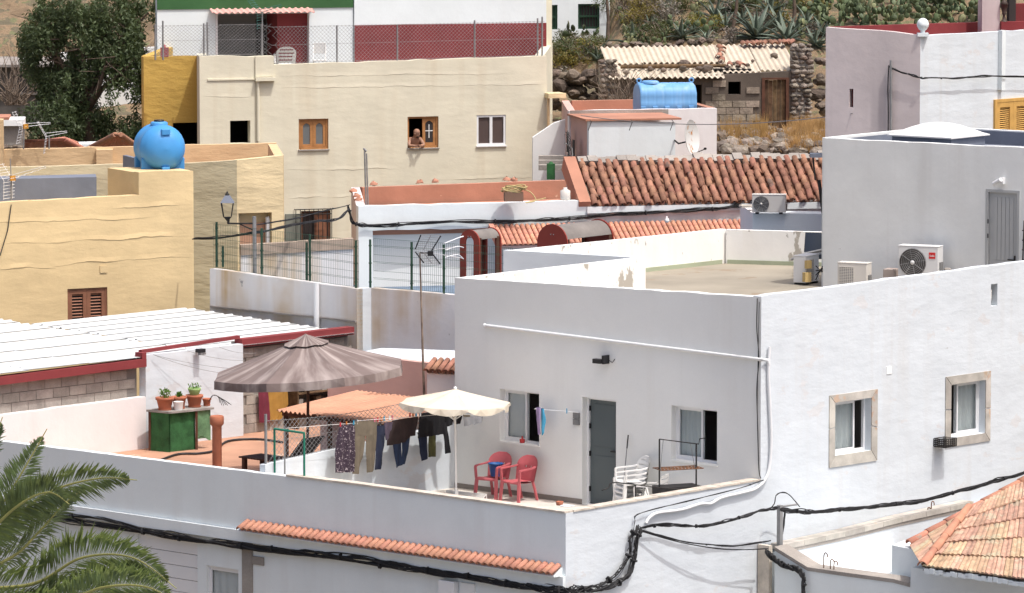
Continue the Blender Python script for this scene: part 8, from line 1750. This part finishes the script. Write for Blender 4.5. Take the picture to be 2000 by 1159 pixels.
# wire basket bracket on the sunny facade
bk = thing('wall_basket', 'dark wire basket bracket below the window on the sunny facade', 'basket', FA.p(*FA.uv(1836, 868), 0)); u0b, zb_ = FA.uv(1823, 872); u1b = FA.uv(1843, 868)[0]; z0, z1 = zb_ - .0, zb_ + .16; g = MB(); D_ = .30
for k in range(5): f = k / 4; g.tube([FA.p(u0b, lerp(z0, z1, f), .02), FA.p(u1b, lerp(z0, z1, f), .02), FA.p(u1b + .03, lerp(z0, z1, f), D_), FA.p(u0b - .03, lerp(z0, z1, f), D_), FA.p(u0b, lerp(z0, z1, f), .02)], .009, 4)
for k in range(7):
    f = k / 6; g.tube([FA.p(lerp(u0b, u1b, f), z0, .02), FA.p(lerp(u0b, u1b, f), z0, D_)], .011, 4); g.tube([FA.p(lerp(u0b - .03, u1b + .03, f), z0, D_), FA.p(lerp(u0b - .03, u1b + .03, f), z1, D_)], .009, 4); g.tube([FA.p(u0b, z0, D_ * f + .01), FA.p(u0b, z1, D_ * f + .01)], .009, 4); g.tube([FA.p(u1b, z0, D_ * f + .01), FA.p(u1b, z1, D_ * f + .01)], .009, 4)
g.build('wire_basket', IRON, bk); MB().fbox(FA, u0b + .02, u1b - .02, z0 - .012, z0 - .002, .03, D_ - .02).build('tray', RUST, bk)
# ================================================================== PERSON AT THE WINDOW
def person():
    F = FC; u0, v0, u1, v1 = win2; um = u0 + (u1 - u0) * .28; S = v0 + .02
    t = thing('person', 'shirtless person leaning on the window sill with folded forearms', 'person', F.p(um, S - 1.17, -.45))
    J = dict(pel=(0, -.34, -.48), spine=(0, -.10, -.32), chest=(0, .11, -.15), neck=(.01, .255, -.06), head0=(.015, .33, -.03), head1=(.02, .41, -.02), shL=(-.175, .20, -.13), shR=(.175, .20, -.13), elL=(-.215, .05, .02), elR=(.215, .05, .02), wrL=(-.06, .045, .14), wrR=(.07, .045, .15), haL=(.01, .035, .19), haR=(.0, .04, .20), hipL=(-.1, -.40, -.5), hipR=(.1, -.40, -.5), knL=(-.11, -.78, -.46), knR=(.11, -.78, -.46), anL=(-.11, -1.15, -.5), anR=(.11, -1.15, -.5))
    R_ = dict(pel=.14, spine=.14, chest=.145, neck=.06, head0=.07, head1=.082, shL=.075, shR=.075, elL=.048, elR=.048, wrL=.036, wrR=.036, haL=.042, haR=.042, hipL=.1, hipR=.1, knL=.07, knR=.07, anL=.05, anR=.05)
    E_ = [('pel', 'spine'), ('spine', 'chest'), ('chest', 'neck'), ('neck', 'head0'), ('head0', 'head1'), ('chest', 'shL'), ('shL', 'elL'), ('elL', 'wrL'), ('wrL', 'haL'), ('chest', 'shR'), ('shR', 'elR'), ('elR', 'wrR'), ('wrR', 'haR'), ('pel', 'hipL'), ('hipL', 'knL'), ('knL', 'anL'), ('pel', 'hipR'), ('hipR', 'knR'), ('knR', 'anR')]
    ks = list(J); off = OFF[t]; me = bpy.data.meshes.new('body'); me.from_pydata([tuple(F.p(um + J[k][0], S + J[k][1], J[k][2]) - off) for k in ks], [(ks.index(a), ks.index(b)) for a, b in E_], []); o = bpy.data.objects.new('body', me); COL.objects.link(o); o.parent = t; OFF[o] = off; me.materials.append(SKIN)
    sk = o.modifiers.new('skin', 'SKIN'); sv = me.skin_vertices[0].data
    for i, k in enumerate(ks): sv[i].radius = (R_[k], R_[k] * (.8 if k in ('chest', 'spine', 'pel') else 1)); sv[i].use_root = (k == 'pel')
    ss = o.modifiers.new('sub', 'SUBSURF'); ss.levels = 2; ss.render_levels = 2
    hc = F.p(um + .02, S + .385, -.02); fd_ = (F.n * .75 + F.u * .65 - Vector((0, 0, .1))).normalized(); sd_ = fd_.cross(Vector((0, 0, 1))).normalized()
    MB().lathe(hc - Vector((0, 0, .125)), [(.03, 0), (.072, .03), (.088, .09), (.092, .15), (.085, .20), (.055, .24), (0, .255)], 14).build('head', SKIN, t)
    MB().lathe(hc - Vector((0, 0, .13)) + fd_ * .03, [(.02, 0), (.060, .02), (.068, .05), (.064, .06)], 12).build('beard', mat('cropped_beard', (.09, .055, .04), rough=.8, var=.1), t)
    MB().lathe(hc - Vector((0, 0, .125)), [(.0885, .09), (.0935, .13), (.0925, .165), (.08, .18)], 14).build('hair', mat('shaved_hair', (.20, .11, .075), var=.1, rough=.8), t)
    MB().lathe(hc + fd_ * .085 - Vector((0, 0, .03)), [(.016, 0), (.012, .02), (.004, .05)], 6, axis=(0, 0, 1)).build('nose', SKIN, t)
    for s in (-1, 1): MB().lathe(hc + fd_ * .082 + sd_ * .03 * s + Vector((0, 0, .025)), [(.010, 0), (.007, .006), (0, .008)], 6, axis=fd_).build('eye', HAIR, t); MB().lathe(hc + sd_ * .088 * s - Vector((0, 0, .01)), [(.02, 0), (.024, .012), (.012, .02), (0, .02)], 8, axis=sd_ * s).build('ear', SKIN, t)
    for k, (bx, sg) in enumerate((('haL', 1), ('haR', -1))):
        b0 = F.p(um + J[bx][0], S + J[bx][1], J[bx][2])
        for i in range(4): p = b0 + F.u * sg * .02 + Vector((0, 0, .03 - .018 * i)); MB().tube([p, p + F.u * sg * .035 + F.n * .01, p + F.u * sg * .06 - F.n * .01 - Vector((0, 0, .012))], [.011, .010, .007], 5).build('finger', SKIN, t)
        MB().tube([b0 + Vector((0, 0, .03)), b0 + F.n * .03 + F.u * sg * .02 + Vector((0, 0, .045))], [.012, .008], 5).build('thumb', SKIN, t)
person()
# ================================================================== CABLES
def cab(label, pts, k, R, r, seed, n=4, parent=None):
    path = smoothpath(pts, 8); bundle(path, k, R, r, seed, n).build('cable_bundle', CABLE, None, label, 'cable', 'cable bundles on the house walls')
q = lambda x, y, w_=.09: FQ.p(*FQ.uv(x, y, w_), w_); fa = lambda x, y, w_=.10: FA.p(*FA.uv(x, y, w_), w_)
cab('heavy black cable bundle under the white ledge', [q(-30, 985), q(120, 1012), q(280, 1038), q(420, 1060), q(560, 1077), q(700, 1092), q(820, 1112), q(940, 1132), q(1030, 1147), q(1100, 1153), fa(1125, 1152, .12), fa(1180, 1147), fa(1222, 1130), fa(1238, 1095), fa(1243, 1055), fa(1252, 1034)], 12, .10, .012, 3)
cab('second thinner cable bundle sagging below the ledge', [q(60, 1003), q(200, 1014), q(350, 1052), q(480, 1066), q(620, 1082), q(780, 1112), q(900, 1122), q(1010, 1146), q(1090, 1150)], 6, .08, .009, 8)
cab('cables climbing the corner of the sunny facade', [fa(1165, 1150), fa(1205, 1120), fa(1228, 1085), fa(1232, 1050), fa(1246, 1030)], 7, .10, .010, 12); cab('cable bundle from the wall corner to the steel post', [fa(1250, 1031), fa(1300, 1026, .14), fa(1360, 1028, .2), fa(1420, 1018, .26), fa(1480, 1000, .3), fa(1518, 992, .34)], 6, .05, .012, 15)
cab('lower slack cable bundle towards the front house', [fa(1252, 1036), fa(1310, 1052, .2), fa(1380, 1064, .3), fa(1440, 1066, .34), fa(1505, 1056, .36)], 4, .025, .011, 19); cab('thin pair of slack cables below the others', [fa(1252, 1038), fa(1330, 1060, .2), fa(1420, 1073, .3), fa(1500, 1072, .36)], 2, .012, .008, 22)
cab('thick cable bundle rising along the facade above the tiled roof', [fa(1524, 995, .4), fa(1580, 1000, .4), fa(1640, 996, .4), fa(1720, 988, .4), fa(1800, 978, .4), fa(1880, 958, .4), fa(1950, 938, .4), fa(2030, 915, .4)], 8, .06, .013, 25)
cab('cable loop over the top of the steel post', [fa(1500, 998, .36), fa(1512, 985, .36), fa(1516, 968, .36), fa(1530, 962, .36), fa(1545, 970, .36), fa(1562, 990, .36)], 3, .014, .011, 28)
pole = thing('cable_post', 'short galvanised post carrying the cable bundles', 'post', FAf.p(FAf.uv(1523, 1062)[0], FAf.uv(1523, 1066)[1])); u, zb_ = FA.uv(1523, 1064, .36); MB().fbox(FA, u - .045, u + .045, zb_ - .1, FA.uv(1523, 987, .36)[1], .32, .40).build('post', GALV, pole); MB().tube([FA.p(u, FA.uv(1523, 990, .36)[1], .36), FA.p(u + .5, FA.uv(1523, 991, .36)[1], .36)], .02, 6).build('arm', GALV, pole); bundle(smoothpath([fa(1533, 1000, .38), fa(1530, 1030, .38), fa(1524, 1060, .38)], 6), 6, .03, .012, 31).build('down_cables', CABLE, pole)
ffp = lambda x, y, w_=.08: FF.p(*FF.uv(x, y, w_), w_)
cab('coil of thick cables draped over the front house corner', [FAf.p(*FAf.uv(1497, 1076, .06), .06), ffp(1512, 1092), ffp(1530, 1104), ffp(1556, 1112), ffp(1568, 1124), ffp(1570, 1150), ffp(1570, 1185)], 12, .075, .017, 34)
for k, (x, y, h_, lab) in enumerate(((1609, 1108, 28, 'tall bent rebar hook on the front wall head'), (1622, 1109, 16, 'small bent rebar loop on the front wall head'), (1629, 1110, 14, 'second small rebar loop on the front wall head'), (1812, 1002, 10, 'small rebar hook on the sloping coping'), (1819, 1002, 22, 'tall rebar hook on the sloping coping'))):
    fr2 = (FF if x < 1700 else FAf); p0 = fr2.uv(x, y, -.1); p1 = fr2.uv(x + 1, y - h_, -.1); MB().tube(smoothpath([fr2.p(p0[0], p0[1] - .1, -.1), fr2.p(p0[0], lerp(p0[1], p1[1], .7), -.1), fr2.p(p0[0] + .03, p1[1], -.1), fr2.p(p0[0] + .08, p1[1] - .02, -.1), fr2.p(p0[0] + .09, p1[1] - .08, -.1)], 4), .011, 5).build('rebar', RUST, None, lab, 'rebar', 'rebar ends')
f8 = lambda x, y, w_=.08: F8.p(*F8.uv(x, y, w_), w_)
cab('black cable bundle along the orange roof house wall', [f8(680, 402, .1), f8(684, 420, .1), f8(696, 438), f8(740, 440), f8(860, 435), f8(1000, 432), f8(1100, 428), f8(1200, 420), f8(1320, 412), f8(1400, 408), f8(1448, 400)], 9, .08, .012, 41)
cab('slack cables from the street lantern to the orange roof house', [PY(376, 468, 116.5), PY(440, 463, 115.5), PY(497, 455, 114.8), PY(560, 442, 118), PY(620, 432, 121), PY(660, 428, 124), f8(682, 408, .1)], 6, .035, .013, 44); cab('thin upper wires to the orange roof house corner', [PY(500, 440, 114.8), PY(580, 426, 119), PY(650, 408, 124), f8(683, 400, .1)], 3, .03, .008, 47)
fk = lambda x, y: FKl.p(*FKl.uv(x, y, .08), .08); fr3 = lambda x, y, w_=.16: FKr.p(*FKr.uv(x, y, w_), w_)
cab('cable running down the mauve side wall', [fk(1736, 128), fk(1734, 170), fk(1735, 220), fk(1735, 262)], 3, .02, .012, 50); cab('twisted cable along the pink corner house front', [fk(1735, 130), fk(1750, 138), fk(1775, 145), fk(1795, 151), fr3(1810, 153), fr3(1850, 153), fr3(1900, 150), fr3(1950, 149), fr3(2020, 151)], 3, .03, .013, 52)
MB().tube([fk(1740, 118), fk(1740, 262)], .03, 6).build('wall_pipe', GALV, None, 'grey pipe on the mauve side wall', 'pipe')
fbp = lambda x, y: FB.p(*FB.uv(x, y, .03), .03); MB().tube(smoothpath([fbp(1479, 583), fbp(1478, 640), fbp(1482, 700), fbp(1478, 760), fbp(1480, 840), fbp(1482, 915), fbp(1486, 935)], 6), .010, 5).tube(smoothpath([fbp(1483, 590), fbp(1481, 680), fbp(1479, 800), fbp(1481, 900)], 6), .006, 4).build('corner_cable', CABLE, None, 'thin black cable down the shaded corner', 'cable')
cab('thin cables along the terrace parapet', [fa(1492, 938, .06), fa(1440, 955, .06), fa(1340, 980, .06), fa(1250, 1003, .06), fa(1240, 1020, .06), fa(1236, 1045, .06)], 2, .02, .007, 55)
wl2 = MB()
for a_, b_ in (((299, 693), (475, 722)), ((299, 693), (440, 730)), ((365, 685), (478, 705)), ((428, 678), (500, 690))): wl2.tube(catenary(FE.p(*FE.uv(*a_, .06), .06), FE.p(*FE.uv(*b_, .5), .5), .05), .004, 4)
wl2.build('wash_lines', GALV, None, 'empty thin washing lines by the tall white wall', 'clothes line')
MB().tube([FY.p(*FY.uv(22, 400, .03), .03), FY.p(*FY.uv(15, 450, .03), .03), FY.p(*FY.uv(0, 500, .03), .03)], .012, 5).build('aerial_lead', CABLE, None, 'thin cable hanging down the yellow wall', 'cable')
